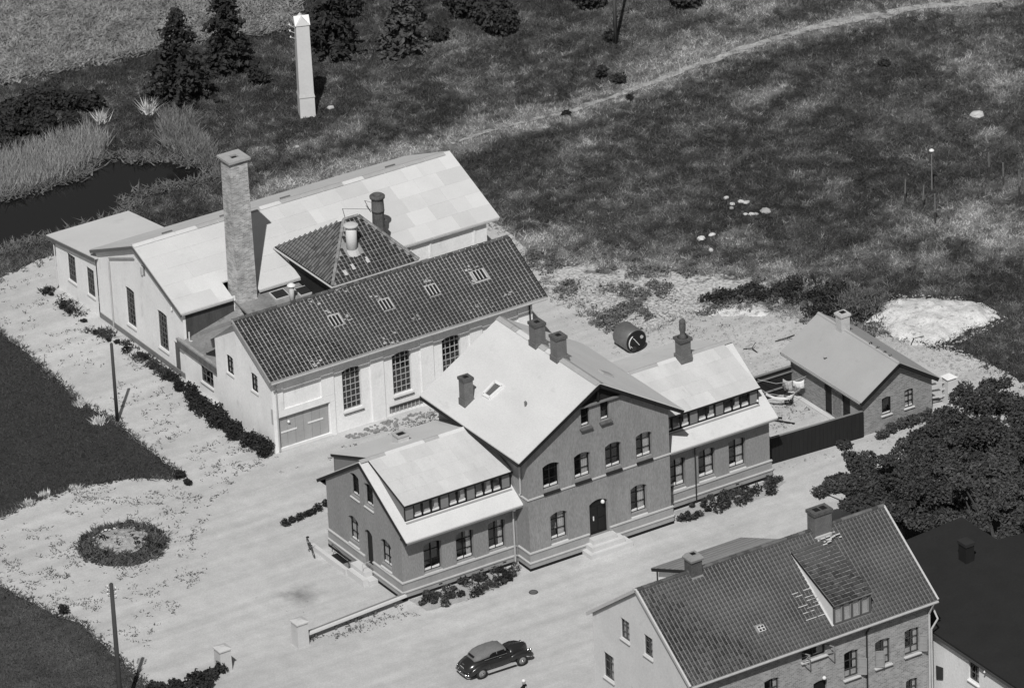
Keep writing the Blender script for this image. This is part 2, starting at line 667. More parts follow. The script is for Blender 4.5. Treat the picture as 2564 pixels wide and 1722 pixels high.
def leaf_cloud(name, blobs, n, size, mat, parent=None, flat=0.35, seed=0, shell=0.55, clump=0):
    """n small leaf faces spread through ellipsoid blobs [(c, (rx,ry,rz))]"""
    rg = np.random.default_rng(seed + 101)
    vol = np.array([b[1][0] * b[1][1] * b[1][2] for b in blobs]) ** (2 / 3)
    idx = rg.choice(len(blobs), n, p=vol / vol.sum())
    C = np.array([b[0] for b in blobs], float)[idx]
    Rr = np.array([b[1] for b in blobs], float)[idx]
    d = rg.normal(size=(n, 3))
    d /= np.linalg.norm(d, axis=1)[:, None]
    rad = (shell + (1 - shell) * rg.random(n)) * (0.86 + 0.28 * rg.random(n))
    if clump:
        k = rg.normal(size=(clump, 3))
        k /= np.linalg.norm(k, axis=1)[:, None]
        near = (d @ k.T).max(axis=1)
        rad *= 0.72 + 0.34 * np.clip((near - 0.6) / 0.4, 0, 1)
    p = C + d * Rr * rad[:, None]
    nrm = d * 0.45 + rg.normal(size=(n, 3)) * 0.65 + np.array([0, 0, flat])
    nrm /= np.linalg.norm(nrm, axis=1)[:, None]
    a = np.cross(nrm, rg.normal(size=(n, 3)))
    a /= np.linalg.norm(a, axis=1)[:, None]
    b = np.cross(nrm, a)
    s = size * (0.5 + rg.random(n))[:, None]
    v = np.stack([p - a * s, p - b * s * .55, p + a * s, p + b * s * .55], axis=1)
    v = v.reshape(-1, 3)
    v[:, 2] = np.maximum(v[:, 2], 0.01)
    return np_mesh(name, v, np.arange(4 * n).reshape(n, 4), mat, parent)


def blades(name, pts, h, wd, mat, parent=None, per=3, lean=0.5, seed=0, hvar=0.5):
    """grass or reed blades: `per` narrow triangles at each point (x,y,z)"""
    rg = np.random.default_rng(seed + 5)
    P = np.repeat(np.asarray(pts, float), per, axis=0)
    n = len(P)
    an = rg.random(n) * 2 * math.pi
    s = np.stack([np.cos(an), np.sin(an), np.zeros(n)], 1)
    hh = h * (1 - hvar + 2 * hvar * rg.random(n))
    le = rg.normal(size=(n, 3)) * lean
    le[:, 2] = 0
    P = P + np.concatenate([rg.normal(size=(n, 2)) * wd * 1.2, np.zeros((n, 1))], 1)
    tip = P + np.stack([le[:, 0] * hh, le[:, 1] * hh, hh], 1)
    v = np.stack([P - s * wd / 2, P + s * wd / 2, tip], 1).reshape(-1, 3)
    return np_mesh(name, v, np.arange(3 * n).reshape(n, 3), mat, parent)


def in_poly(P, poly):
    poly = np.asarray(poly, float)[:, :2]
    x, y = P[:, 0], P[:, 1]
    r = np.zeros(len(P), bool)
    j = len(poly) - 1
    for i in range(len(poly)):
        xi, yi = poly[i]
        xj, yj = poly[j]
        c = ((yi > y) != (yj > y)) & (x < (xj - xi) * (y - yi) / (yj - yi + 1e-12) + xi)
        r ^= c
        j = i
    return r


def sdist(P, poly):
    """signed distance, negative inside"""
    poly = np.asarray(poly, float)[:, :2]
    d = np.full(len(P), 1e9)
    for i in range(len(poly)):
        a, b = poly[i - 1], poly[i]
        ab = b - a
        t = np.clip(((P - a) @ ab) / (ab @ ab + 1e-12), 0, 1)
        d = np.minimum(d, np.linalg.norm(P - a - t[:, None] * ab, axis=1))
    return np.where(in_poly(P, poly), -d, d)


def scatter(poly, n, rg=None):
    rg = rg or rng
    poly = np.asarray(poly, float)[:, :2]
    lo, hi = poly.min(0), poly.max(0)
    out = np.zeros((0, 2))
    while len(out) < n:
        q = lo + rg.random((n * 2, 2)) * (hi - lo)
        out = np.concatenate([out, q[in_poly(q, poly)]])
    return out[:n]


def vnoise(x, y, s, seed=0):
    """cheap smooth noise for terrain and patches"""
    r = np.random.default_rng(seed)
    o = np.zeros_like(x, dtype=float)
    amp = 1.0
    tot = 0
    for k in range(4):
        for _ in range(3):
            a = r.random() * 6.28
            f = s * (1.9 ** k) * r.uniform(.7, 1.3)
            o += amp * np.sin((x * math.cos(a) + y * math.sin(a)) * f + r.random() * 6.28)
        tot += amp * 1.7
        amp *= 0.55
    return o / tot


_lat = {}


def fbm(x, y, s, seed=0, octv=5, gain=0.55):
    """fractal value noise in 0..1 (about 0.5)"""
    o = np.zeros(len(x))
    tot, amp = 0.0, 1.0
    for k in range(octv):
        key = (seed, k)
        if key not in _lat:
            _lat[key] = np.random.default_rng(seed * 31 + k).random((256, 256))
        L_ = _lat[key]
        u, v = x * s + 17.3 * k, y * s + 9.1 * k
        i, j = np.floor(u).astype(int), np.floor(v).astype(int)
        fu, fv = u - i, v - j
        fu, fv = fu * fu * (3 - 2 * fu), fv * fv * (3 - 2 * fv)
        a, b = L_[i % 256, j % 256], L_[(i + 1) % 256, j % 256]
        c_, d = L_[i % 256, (j + 1) % 256], L_[(i + 1) % 256, (j + 1) % 256]
        o += amp * ((a * (1 - fu) + b * fu) * (1 - fv) + (c_ * (1 - fu) + d * fu) * fv)
        tot += amp
        amp *= gain
        s *= 2.03
    return o / tot


def rough_outline(pts, step=0.35, amp=0.16, seed=1):
    pts = [np.asarray(p, float)[:2] for p in pts]
    out = []
    rg = np.random.default_rng(seed)
    for a, b in zip(pts, pts[1:] + pts[:1]):
        n = max(1, int(np.linalg.norm(b - a) / step))
        n = min(n, 400)
        for i in range(n):
            p = a + (b - a) * i / n
            out.append(p + rg.normal(size=2) * amp * (0.6 + 0.6 * math.sin(i * 0.37 + seed)))
    return out


def sheet(name, outline, z, mat):
    vs = [Vector((p[0], p[1], 0)) for p in outline]
    tr = tessellate_polygon([vs])
    m = bpy.data.meshes.new(name)
    fs = []
    for t in tr:
        a, b, c = (vs[i] for i in t)
        fs.append(tuple(t) if (b - a).cross(c - a).z > 0 else tuple(t)[::-1])
    m.from_pydata([(p.x, p.y, z) for p in vs], [], fs)
    m.update()
    return obj(name, m, None, mat)

# ================================================================ ground, yard, lawns, pond
def DP(*pts):
    return [G(x, y)[:2] for x, y in pts]


YARD = DP((-120, 700), (-40, 655), (30, 620), (80, 597), (121, 581), (300, 555), (600, 520), (1000, 470), (1128, 505), (1180, 548),
          (1215, 600), (1255, 665), (1330, 715), (1420, 765), (1500, 748), (1590, 712), (1680, 700), (1760, 712), (1850, 735),
          (1900, 790), (2010, 765), (2170, 795), (2250, 830), (2330, 868), (2500, 960), (2700, 1300), (2500, 1800), (900, 1900), (-200, 1750))
LAWN_A = DP((-60, 700), (0, 757), (60, 803), (130, 870), (200, 928), (270, 966), (330, 1020), (410, 1082), (395, 1093), (300, 1090),
            (180, 1110), (90, 1140), (20, 1172), (-60, 1205))
LAWN_B = DP((-60, 1300), (0, 1336), (60, 1368), (121, 1402), (182, 1420), (236, 1471), (270, 1501), (323, 1552), (370, 1610), (-60, 1640))
POND = DP((-120, 600), (0, 570), (35, 556), (115, 541), (280, 488), (297, 462), (313, 438), (370, 428), (438, 415), (505, 398), (472, 374),
          (410, 366), (354, 358), (303, 361), (270, 350), (216, 358), (174, 402), (118, 416), (60, 434), (0, 450), (-120, 470))
FIELD = DP((-300, -200), (760, -200), (660, 58), (520, 85), (400, 100), (330, 125), (150, 165), (0, 195), (-300, 240))
WASTE = DP((1150, 540), (1230, 582), (1330, 600), (1420, 605), (1530, 610), (1640, 625), (1740, 635), (1805, 660), (1770, 700),
           (1850, 735), (1900, 800), (1850, 900), (1600, 900), (1300, 770), (1200, 640))
PALE = DP((540, 455), (640, 410), (760, 375), (870, 345), (1000, 322), (1060, 330), (900, 372), (760, 405), (620, 455))
PALE2 = DP((2040, 480), (2140, 560), (2300, 560), (2420, 520), (2420, 430), (2250, 450))
PALE3 = DP((1420, 170), (1600, 105), (1700, 80), (1560, 30), (1480, 100), (1380, 160))
PALE4 = DP((1640, 0), (1760, 10), (1700, 45), (1660, 30))
PALE5 = DP((-60, 205), (150, 166), (330, 126), (420, 98), (420, 80), (330, 100), (150, 138), (-60, 172))
PALE6 = DP((1200, 455), (1350, 440), (1500, 520), (1640, 560), (1780, 600), (1800, 650), (1500, 600), (1250, 570), (1150, 530))
SCRUBDARK = DP((1590, 690), (1640, 672), (1720, 655), (1770, 690), (1690, 688), (1640, 700))

TRK = []
for _q in ((1030, 330), (1120, 302), (1210, 280), (1300, 255), (1380, 226), (1460, 196), (1540, 166), (1620, 136), (1700, 110), (1790, 85), (1900, 58), (2020, 35), (2140, 15), (2300, -12)):
    TRK.append(G(*_q)[:2])
TRK = [np.array(a_) + (np.array(b_) - np.array(a_)) * f for a_, b_ in zip(TRK[:-1], TRK[1:]) for f in (0, .25, .5, .75)]
X0, X1, Y0, Y1, ST = -40, 100, -50, 118, 0.4
gx = np.arange(X0, X1 + .01, ST)
gy = np.arange(Y0, Y1 + .01, ST)
XX, YY = np.meshgrid(gx, gy)
GP = np.stack([XX.ravel(), YY.ravel()], 1)


def sm(v, lo, hi):
    t = np.clip((v - lo) / (hi - lo), 0, 1)
    return t * t * (3 - 2 * t)


def height(P):
    P = np.atleast_2d(P)[:, :2]
    sy = np.minimum(sdist(P, YARD), 6)
    out = sm(sy, 0.3, 5)
    h = out * (0.16 * vnoise(P[:, 0], P[:, 1], 0.35, 3) + 0.05 * vnoise(P[:, 0], P[:, 1], 1.7, 4))
    sp = sdist(P, POND)
    dip = sm(-sp, -0.6, 0.5)
    return h * (1 - dip) - 0.75 * dip - 0.004 * 0


H = height(GP)
nxg, nyg = len(gx), len(gy)
V = np.concatenate([GP, H[:, None]], 1)
ii = (np.arange(nyg - 1)[:, None] * nxg + np.arange(nxg - 1)[None]).ravel()
F = np.stack([ii, ii + 1, ii + nxg + 1, ii + nxg], 1)
BIG = 2500.0
ring = np.array([(-BIG, -BIG), (BIG, -BIG), (BIG, BIG), (-BIG, BIG)], float)
k0 = len(V)
V = np.concatenate([V, np.concatenate([ring, np.zeros((4, 1))], 1)])
c = [0, nxg - 1, nxg * nyg - 1, nxg * (nyg - 1)]
F = np.concatenate([F, [[k0 + i, k0 + (i + 1) % 4, c[(i + 1) % 4], c[i]] for i in range(4)]])


def attr(me, name, vals):
    a = me.attributes.new(name, 'FLOAT', 'POINT')
    a.data.foreach_set('value', np.asarray(vals, np.float32))


SPOTS = [(G(x, y)[:2], rx, ry, a) for x, y, rx, ry, a in (
    (1740, 215, 3.2, 1.2, .8), (1830, 235, 2.5, 1.0, .6), (2235, 150, 2.6, 2.4, .9), (2290, 190, 2.4, 1.6, .8), (1900, 430, 2.4, 1.0, .6), (1830, 400, 1.6, 1.4, .5),
    (1060, 300, 2.8, 1.4, .8), (1190, 260, 3.0, 1.2, .7), (1500, 165, 3.0, 3.0, .9), (1560, 120, 3.2, 2.6, .9), (1700, 35, 3.4, 2.0, 1.0), (1620, 20, 2.4, 1.4, .8),
    (2200, 500, 4.5, 3.0, 1.0), (2310, 540, 3.5, 3.5, 1.0), (2110, 590, 2.6, 1.8, .7), (1380, 610, 5, 2.5, .8), (1240, 560, 3, 2.5, .9), (1660, 560, 3.5, 1.6, .7), (1930, 590, 3, 1.4, .6),
    (700, 330, 2.5, 1.2, .8), (600, 350, 1.6, 1.4, .7), (800, 300, 2.5, 1.5, .5), (620, 440, 2.5, 1.0, .8), (1330, 330, 3, 1.2, .4), (1450, 420, 4, 1.5, .45), (1250, 420, 3.5, 1.5, .4), (960, 160, 5, 3, .35), (1150, 170, 5, 2.5, .4), (2150, 330, 2, 1, .5), (2260, 300, 1.5, .8, .9))]


def mead(P):
    """reflectance of the rough grass: dark growth, dry swathes, worn pale places"""
    x, y = P[:, 0], P[:, 1]
    c_, s_1 = math.cos(.32), math.sin(.32)
    u, v = x * c_ + y * s_1, -x * s_1 + y * c_
    n1 = fbm(u * .11, v * .34, 1.0, 1)
    n2 = fbm(x, y, .55, 2)
    n3 = fbm(x, y, 1.9, 3, 4)
    n4 = fbm(x, y, 4.5, 4, 3)
    val = .03 + .022 * sm(n1, .4, .75) + .036 * sm(n2, .48, .8) + .045 * sm(n3, .56, .8)
    td = np.full(len(P), 1e9)
    for q in TRK:
        td = np.minimum(td, np.hypot(x - q[0], y - q[1]))
    dry = .75 * sm(-td, -3.0, -.3)
    for c0, rx, ry, a in SPOTS:
        du = (x - c0[0]) * c_ + (y - c0[1]) * s_1
        dv = -(x - c0[0]) * s_1 + (y - c0[1]) * c_
        dry = np.maximum(dry, .8 * a * np.exp(-((du / rx) ** 2 + (dv / ry) ** 2)))
    dry = np.maximum(dry, .8 * sm(-sdist(P, PALE), -2.5, 1.0))
    dry = np.maximum(dry, .7 * sm(-sdist(P, WASTE), -5, 0))
    val = val + .17 * dry * sm(n2 * .35 + n3 * .4 + n4 * .25 + .35 * dry, .44, .8)
    return val * (.35 + .7 * n3 + .6 * n4)


def grass_tone(t):
    """python-made meadow tone stored per point, with fine grain on top"""
    p = pos(t, (1, 1, 1))
    q = nd(t, 'Attribute')
    q.attribute_name = 'tone'
    n3 = noise(t, p, 9.0, 3, 0.65)
    return mth(t, 'MULTIPLY', q.outputs['Fac'], mth(t, 'ADD', 0.4, mth(t, 'MULTIPLY', n3, 1.2))), p


def ground_mat():
    m, t, b = base_mat('meadow ground', 0.95, 0.1)
    v, p = grass_tone(t)

    def at(n):
        q = nd(t, 'Attribute')
        q.attribute_name = n
        return q.outputs['Fac']
    # crop field: clumpy leaves
    nf = noise(t, p, 4.0, 6, 0.7)
    nf2 = noise(t, p, 0.35, 3)
    fld = mth(t, 'MULTIPLY', mth(t, 'ADD', 0.05, mth(t, 'MULTIPLY', sstep(t, nf, 0.34, 0.7), 0.28)), mth(t, 'ADD', 0.55, mth(t, 'MULTIPLY', nf2, 0.8)))
    v = mix(t, at('field'), v, fld)
    # pale dry grass
    np_ = noise(t, p, 3.0, 5, 0.65)
    pale = mth(t, 'ADD', 0.07, mth(t, 'MULTIPLY', sstep(t, np_, 0.3, 0.7), 0.2))
    pw = sstep(t, mth(t, 'ADD', at('pale'), mth(t, 'MULTIPLY', mth(t, 'SUBTRACT', noise(t, p, 0.8, 6, 0.7), 0.5), 2.0)), 0.4, 0.9)
    v = mix(t, pw, v, pale)
    # chalky waste ground with dark scrub showing through
    nw = noise(t, p, 1.1, 6, 0.66)
    nw2 = noise(t, p, 5.0, 4, 0.6)
    wst = mth(t, 'ADD', 0.24, mth(t, 'MULTIPLY', sstep(t, nw2, 0.3, 0.62), 0.34))
    ww = sstep(t, mth(t, 'ADD', at('waste'), mth(t, 'MULTIPLY', mth(t, 'SUBTRACT', nw, 0.5), 1.7)), 0.42, 0.62)
    v = mix(t, ww, v, wst)
    t.links.new(v, b.inputs['Base Color'])
    bump(t, b, noise(t, p, 6.0, 4), 0.7, 0.12)
    return m


go = np_mesh('ground', V, F, ground_mat())
tag(go, 'rough dark meadow and field ground around the buildings', kind='structure')
me = go.data
z4 = np.zeros(4)
attr(me, 'field', np.concatenate([sm(-sdist(GP, FIELD) + 0.5 * vnoise(GP[:, 0], GP[:, 1], 1.2, 9), -0.2, 0.5), z4]))
wv = sm(-sdist(GP, WASTE), -2.5, 3.0) * 0.9
wv = wv * (1 - 0.9 * sm(-sdist(GP, SCRUBDARK), -0.5, 0.4))
attr(me, 'waste', np.concatenate([wv, z4]))
attr(me, 'pale', np.concatenate([.75 * sm(-sdist(GP, PALE5), -.6, .6), z4]))
attr(me, 'tone', np.concatenate([mead(GP), z4 + .05]))


def yard_mat():
    m, t, b = base_mat('trodden gravel', 0.93, 0.1)
    p = pos(t)
    n1 = noise(t, p, 0.13, 4, 0.55)
    n2 = noise(t, p, 1.3, 5, 0.6)
    n3 = noise(t, p, 12.0, 3, 0.7)
    v = mth(t, 'MULTIPLY', mth(t, 'ADD', 0.36, mth(t, 'MULTIPLY', n1, 0.21)), mth(t, 'ADD', 0.8, mth(t, 'MULTIPLY', n2, 0.4)))
    v = mth(t, 'MULTIPLY', v, mth(t, 'ADD', 0.68, mth(t, 'MULTIPLY', n3, 0.64)))
    # faint wheel tracks along the drive
    mp = nd(t, 'Mapping')
    mp.inputs['Scale'].default_value = (0.05, 0.8, 1)
    mp.inputs['Rotation'].default_value = (0, 0, math.radians(4))
    t.links.new(p, mp.inputs['Vector'])
    tr = noise(t, mp.outputs[0], 1.3, 3)
    v = mth(t, 'MULTIPLY', v, mth(t, 'ADD', 0.74, mth(t, 'MULTIPLY', tr, 0.52)))
    # weeds and litter specks, denser away from the trodden drive
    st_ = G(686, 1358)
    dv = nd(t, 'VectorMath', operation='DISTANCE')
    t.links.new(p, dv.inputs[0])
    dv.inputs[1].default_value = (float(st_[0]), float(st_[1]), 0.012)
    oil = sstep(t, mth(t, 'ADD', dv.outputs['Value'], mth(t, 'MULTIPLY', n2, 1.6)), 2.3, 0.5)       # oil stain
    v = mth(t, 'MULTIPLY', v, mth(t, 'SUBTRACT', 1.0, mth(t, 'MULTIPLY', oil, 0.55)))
    sp = sstep(t, noise(t, p, 3.6, 5, 0.75), 0.62, 0.72)
    dens = sstep(t, noise(t, p, 0.16, 3), 0.48, 0.66)
    v = mix(t, mth(t, 'MULTIPLY', mth(t, 'MULTIPLY', sp, dens), 0.75), v, 0.07)
    t.links.new(v, b.inputs['Base Color'])
    bump(t, b, n3, 0.35, 0.03)
    return m


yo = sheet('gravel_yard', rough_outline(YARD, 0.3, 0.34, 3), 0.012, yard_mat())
tag(yo, 'pale trodden gravel yard and drive between the buildings', kind='structure')
LAWNM = M('lawn turf', 0.036, 0.3, 0.5, 0.45, 8, bmp=0.5)
for lw, lab, sd in ((LAWN_A, 'dark mown lawn at the left edge, point towards the house', 5), (LAWN_B, 'dark lawn corner at the bottom left by the pole', 6)):
    o = sheet('lawn', rough_outline(lw, 0.35, 0.07, sd), 0.03, LAWNM if sd == 5 else M('rough lawn turf', 0.058, 0.75, 0.5, 0.5, 8, bmp=0.6, stretch=(1, 2, 1)))
    tag(o, lab, kind='structure')
wm, wt_, wb = base_mat('dark pond water', 0.06, 0.5)
wb.inputs['Base Color'].default_value = (0.012, 0.012, 0.012, 1)
bump(wt_, wb, noise(wt_, pos(wt_), 1.5, 2), 0.02, 0.05)
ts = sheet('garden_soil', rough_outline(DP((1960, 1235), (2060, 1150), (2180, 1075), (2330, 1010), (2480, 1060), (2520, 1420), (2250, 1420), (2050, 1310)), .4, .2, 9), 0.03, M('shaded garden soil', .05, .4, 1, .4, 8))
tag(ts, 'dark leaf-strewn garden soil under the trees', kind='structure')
po = sheet('pond_water', [tuple(p) for p in rough_outline([np.array(p) + (np.array(p) - np.mean(POND, 0)) * 0.06 for p in POND], 0.8, 0.05)], -0.2, wm)
tag(po, 'still dark pond water behind the long hall', kind='structure')

# dirt track climbing away across the meadow
tl = [gz('D', *q)[:2] for q in ((1030, 330), (1120, 302), (1210, 280), (1300, 255), (1380, 226), (1460, 196), (1540, 166), (1620, 136), (1700, 110), (1790, 85), (1900, 58), (2020, 35), (2140, 15), (2300, -12), (2500, -40))]
cl = []
for a, b_ in zip(tl[:-1], tl[1:]):
    n = max(2, int(np.linalg.norm(b_ - a) / 0.3))
    cl += [a + (b_ - a) * i / n for i in range(n)]
cl = np.array(cl)
tg = np.gradient(cl, axis=0)
nn = np.stack([-tg[:, 1], tg[:, 0]], 1)
nn /= np.linalg.norm(nn, axis=1)[:, None]
s_ = np.linspace(0, 1, len(cl))
wdt = (0.12 + 0.42 * s_) * (0.3 + 1.5 * fbm(cl[:, 0], cl[:, 1], .9, 61, 4))
wd2 = (0.12 + 0.42 * s_) * (0.3 + 1.5 * fbm(cl[:, 0], cl[:, 1], .9, 62, 4))
Lp, Rp = cl + nn * wdt[:, None], cl - nn * wd2[:, None]
tv = np.zeros((2 * len(cl), 3))
tv[0::2, :2], tv[1::2, :2] = Lp, Rp
tv[:, 2] = height(tv[:, :2]) + 0.045
tf = [[2 * i, 2 * i + 1, 2 * i + 3, 2 * i + 2] for i in range(len(cl) - 1) if not (s_[i] < 0.0)]
to = np_mesh('dirt_track', tv, np.array(tf), M('chalky track', 0.36, 0.6, 1.0, 0.5, 8, blot=0.75, blot_v=0.1, blot_scale=1.6))
tag(to, 'narrow pale track running across the dark meadow', kind='structure')

# ================================================================ main house
mh = thing('main_house', 'large grey rendered house with white cross gable roof and long dormers', 'house', (11.4, 3.5, 0))
YC = -1.217
XA, XB, XE = 7.0, 15.76, 22.86
PX, NX, PY, NY = Vector((1, 0, 0)), Vector((-1, 0, 0)), Vector((0, 1, 0)), Vector((0, -1, 0))

# walls with openings ------------------------------------------------
wl_wins = [(1.32, 2.4), (3.28, 4.35), (5.24, 6.28)]
wr_wins = [(16.5, 17.5), (18.33, 19.38), (20.26, 21.32)]
RS = 0.1


def facade(O, U, N, outer, wins, mat=RENDERED, depth=0.22):
    return wall(mh, O, U, N, outer, [opening(*w_) for w_ in wins], depth, mat)


facade((0, 0, 0), PX, NY, [(0, 0), (XA, 0), (XA, 4.05), (0, 4.05)], [(a, b, 1.14, 2.84, RS) for a, b in wl_wins])
for k, (a, b) in enumerate(wl_wins):
    window(mh, (0, 0, 0), PX, NY, a, b, 1.14, 2.84, 2, 3, RS, 0.2, curtain=(0.0, 0.3 if k else 0.0, 0), sill=(0.07, 0.09, LEDGE, 0.0), rows=[0, .34, .68, 1], rail=.13)
facade((XB, 0, 0), PX, NY, [(0, 0), (XE - XB, 0), (XE - XB, 4.15), (0, 4.15)], [(a - XB, b - XB, 1.26, 2.96, RS) for a, b in wr_wins])
for k, (a, b) in enumerate(wr_wins):
    window(mh, (XB, 0, 0), PX, NY, a - XB, b - XB, 1.26, 2.96, 2, 3, RS, 0.2, curtain=(0.0, 0.45, 0), sill=(0.17, 0.09, LEDGE, 0.0), rows=[0, .34, .68, 1], rail=.16)
# left gable end (u runs from the back towards the front: u = 7.42 - y)
DW = 7.42
lw = [(DW - 5.28, DW - 4.28, 1.34, 2.86, 0.2), (DW - 2.06, DW - 1.04, 1.34, 2.86, 0.2), (DW - 4.84, DW - 3.98, 4.14, 5.5, 0.14), (DW - 3.46, DW - 2.58, 4.14, 5.48, 0.14)]
ld = (DW - 3.66, DW - 2.9, 0.6, 2.7, 0.22)
apexu = DW - 3.72
wall(mh, (0, DW, 0), NY, NX, [(0, 0), (DW, 0), (DW, 4.03), (apexu, 6.40), (0, 4.03)], [opening(*q) for q in lw + [ld]], 0.2, RENDERED)
for k, q in enumerate(lw):
    window(mh, (0, DW, 0), NY, NX, q[0], q[1], q[2], q[3], 2, 3 if k < 2 else 2, q[4], 0.17, curtain=(0.0, 1.0 if k < 2 else 0.6, 0), rail=.12,
           sill=(0.22 if k < 2 else 0.12, 0.07, LEDGE, 0.03), rows=[0, .34, .68, 1] if k < 2 else None, fw=0.045)
dr = MB().prism([(0.16, DW - u, z) for u, z in opening(*ld)], (0.05, 0, 0)).build('side_door', BLACK, mh)
MB().box(0.13, 0.165, 3.02, 3.07, 1.55, 1.7).build('handle', ZINC, dr)
# right gable end, back walls
wall(mh, (XE, 0, 0), PY, PX, [(0, 0), (DW, 0), (DW, 4.1), (3.72, 6.48), (0, 4.1)], [], 0.1, RENDERED)
wall(mh, (XA, DW, 0), NX, PY, [(0, 0), (7.0, 0), (7.0, 4.0), (0, 4.0)], [], 0.1, RENDERED)
wall(mh, (XE, DW, 0), NX, PY, [(0, 0), (XE - XB, 0), (XE - XB, 4.0), (0, 4.0)], [], 0.1, RENDERED)
# centre block
zE, zA, xr = 6.96, 9.62, 11.38
cg = [(8.3, 9.32, 1.3, 2.92, .16), (13.26, 14.27, 1.3, 2.92, .16), (7.95, 8.96, 4.38, 5.85, .14), (9.88, 10.88, 4.38, 5.85, .14), (11.79, 12.79, 4.38, 5.85, .14), (13.7, 14.7, 4.38, 5.85, .14),
      (10.4, 10.92, 7.28, 8.35, 0), (11.6, 12.12, 7.28, 8.35, 0)]
cd = (10.7, 11.82, 0.8, 2.86, 0.2)
cc = (13.66, 14.42, 0.06, 0.34, 0)
wall(mh, (0, YC, 0), PX, NY, [(XA, 0), (XB, 0), (XB, zE), (xr, zA), (XA, zE)], [opening(*q) for q in cg + [cd, cc]], 0.22, RENDERED)
for k, q in enumerate(cg):
    if k < 2:
        window(mh, (0, YC, 0), PX, NY, q[0], q[1], q[2], q[3], 2, 3, q[4], 0.2, curtain=(0.0, 0.5, 0), sill=(0.22, 0.08, LEDGE, 0.0), rows=[0, .34, .7, 1], rail=.13)
    elif k < 6:
        window(mh, (0, YC, 0), PX, NY, q[0], q[1], q[2], q[3], 2, 3, q[4], 0.2, curtain=(0.0, 0.45 if k % 2 else 0.0, 0), sill=(0.25, 0.1, BLACK, 0.0), rows=[0, .34, .7, 1], rail=.13)
    else:
        window(mh, (0, YC, 0), PX, NY, q[0], q[1], q[2], q[3], 1, 2, 0, 0.13, curtain=None, sill=(0.1, 0.2, CHIMD, 0.1), rail=.1)
window(mh, (0, YC, 0), PX, NY, *cc[:4], nx=4, nz=1, inset=0.1, frame=BLACK, bar=0.04, curtain=(0.12, 0, 0), name='cellar_window')
fd = MB().prism([(u, YC + 0.17, z) for u, z in opening(*cd)], (0, 0.06, 0)).build('front_door', BLACK, mh)
for (a, b, z0, z1) in ((10.82, 11.22, 0.95, 1.65), (11.3, 11.7, 0.95, 1.65), (10.82, 11.22, 1.75, 2.4), (11.3, 11.7, 1.75, 2.4)):
    MB().box(a, b, YC + .145, YC + .168, z0, z1).build('door_panel', BLACK, fd)
MB().box(10.98, 11.03, YC + .1, YC + .145, 1.62, 1.86).build('handle', WHITE, fd)
MB().lathe([(.02, .0), (.09, .04), (.11, .11), (.08, .19), (.03, .23)], (11.5, YC - 0.05, 2.55), 12).build('door_lamp', WHITE, mh, True)
for xs, nm, N_ in ((XA, 'side', NX), (XB, 'side', PX)):
    wall(mh, (xs, DW if N_ is NX else YC, 0), NY if N_ is NX else PY, N_, [(0, 0), (DW - YC, 0), (DW - YC, zE), (0, zE)], [], 0.1, RENDERED)
wall(mh, (XB, DW, 0), NX, PY, [(0, 0), (XB - XA, 0), (XB - XA, zE), ((XB - XA) / 2, zA), (0, zE)], [], 0.1, RENDERED)
# plinth and ledges


def run(x0, x1, y0, y1, skip=()):
    for nm, z0, z1, pr_, mt in (('tarred_base', 0.0, 0.17, 0.085, TAR), ('plinth', 0.17, 0.45, 0.08, PLINTH), ('ledge', 0.45, 0.52, 0.13, LEDGE), ('plinth', 0.52, 0.99, 0.045, PLINTH), ('ledge', 0.99, 1.06, 0.1, LEDGE)):
        if x0 == x1:   # runs along y, faces -x
            segs = [(y0, y1)]
            for a, b in skip:
                segs = [s for q in segs for s in (((q[0], a), (b, q[1])) if q[0] < a < q[1] else (q,))]
            for a, b in segs:
                MB().box(x0 - pr_, x0 + .01, a, b, z0, z1).build(nm, mt, mh)
        else:
            segs = [(x0, x1)]
            for a, b in skip:
                segs = [s for q in segs for s in (((q[0], a), (b, q[1])) if q[0] < a < q[1] else (q,))]
            for a, b in segs:
                aa = a - pr_ if a == x0 else a
                MB().box(aa, b, y0 - pr_, y0 + .01, z0, z1).build(nm, mt, mh)


run(0, XA - .14, 0, 0)
run(0, 0, 0.012, DW, skip=((2.86, 3.72),))
run(XA, XA, YC + .012, -0.14)
run(XA, XB + .1, YC, YC, skip=((10.62, 11.9),))
run(XB + .1, XE + .1, 0, 0)
# string course on the centre front and side
for a, b in ((XA - .06, 7.93), (8.98, 9.86), (10.9, 11.77), (12.81, 13.68), (14.72, XB + .06)):
    MB().box(a, b, YC - .06, YC + .01, 4.09, 4.17).build('string_course', LEDGE, mh)
MB().box(XA - .06, XA + .01, YC + .012, -0.4, 4.09, 4.17).build('string_course', LEDGE, mh)
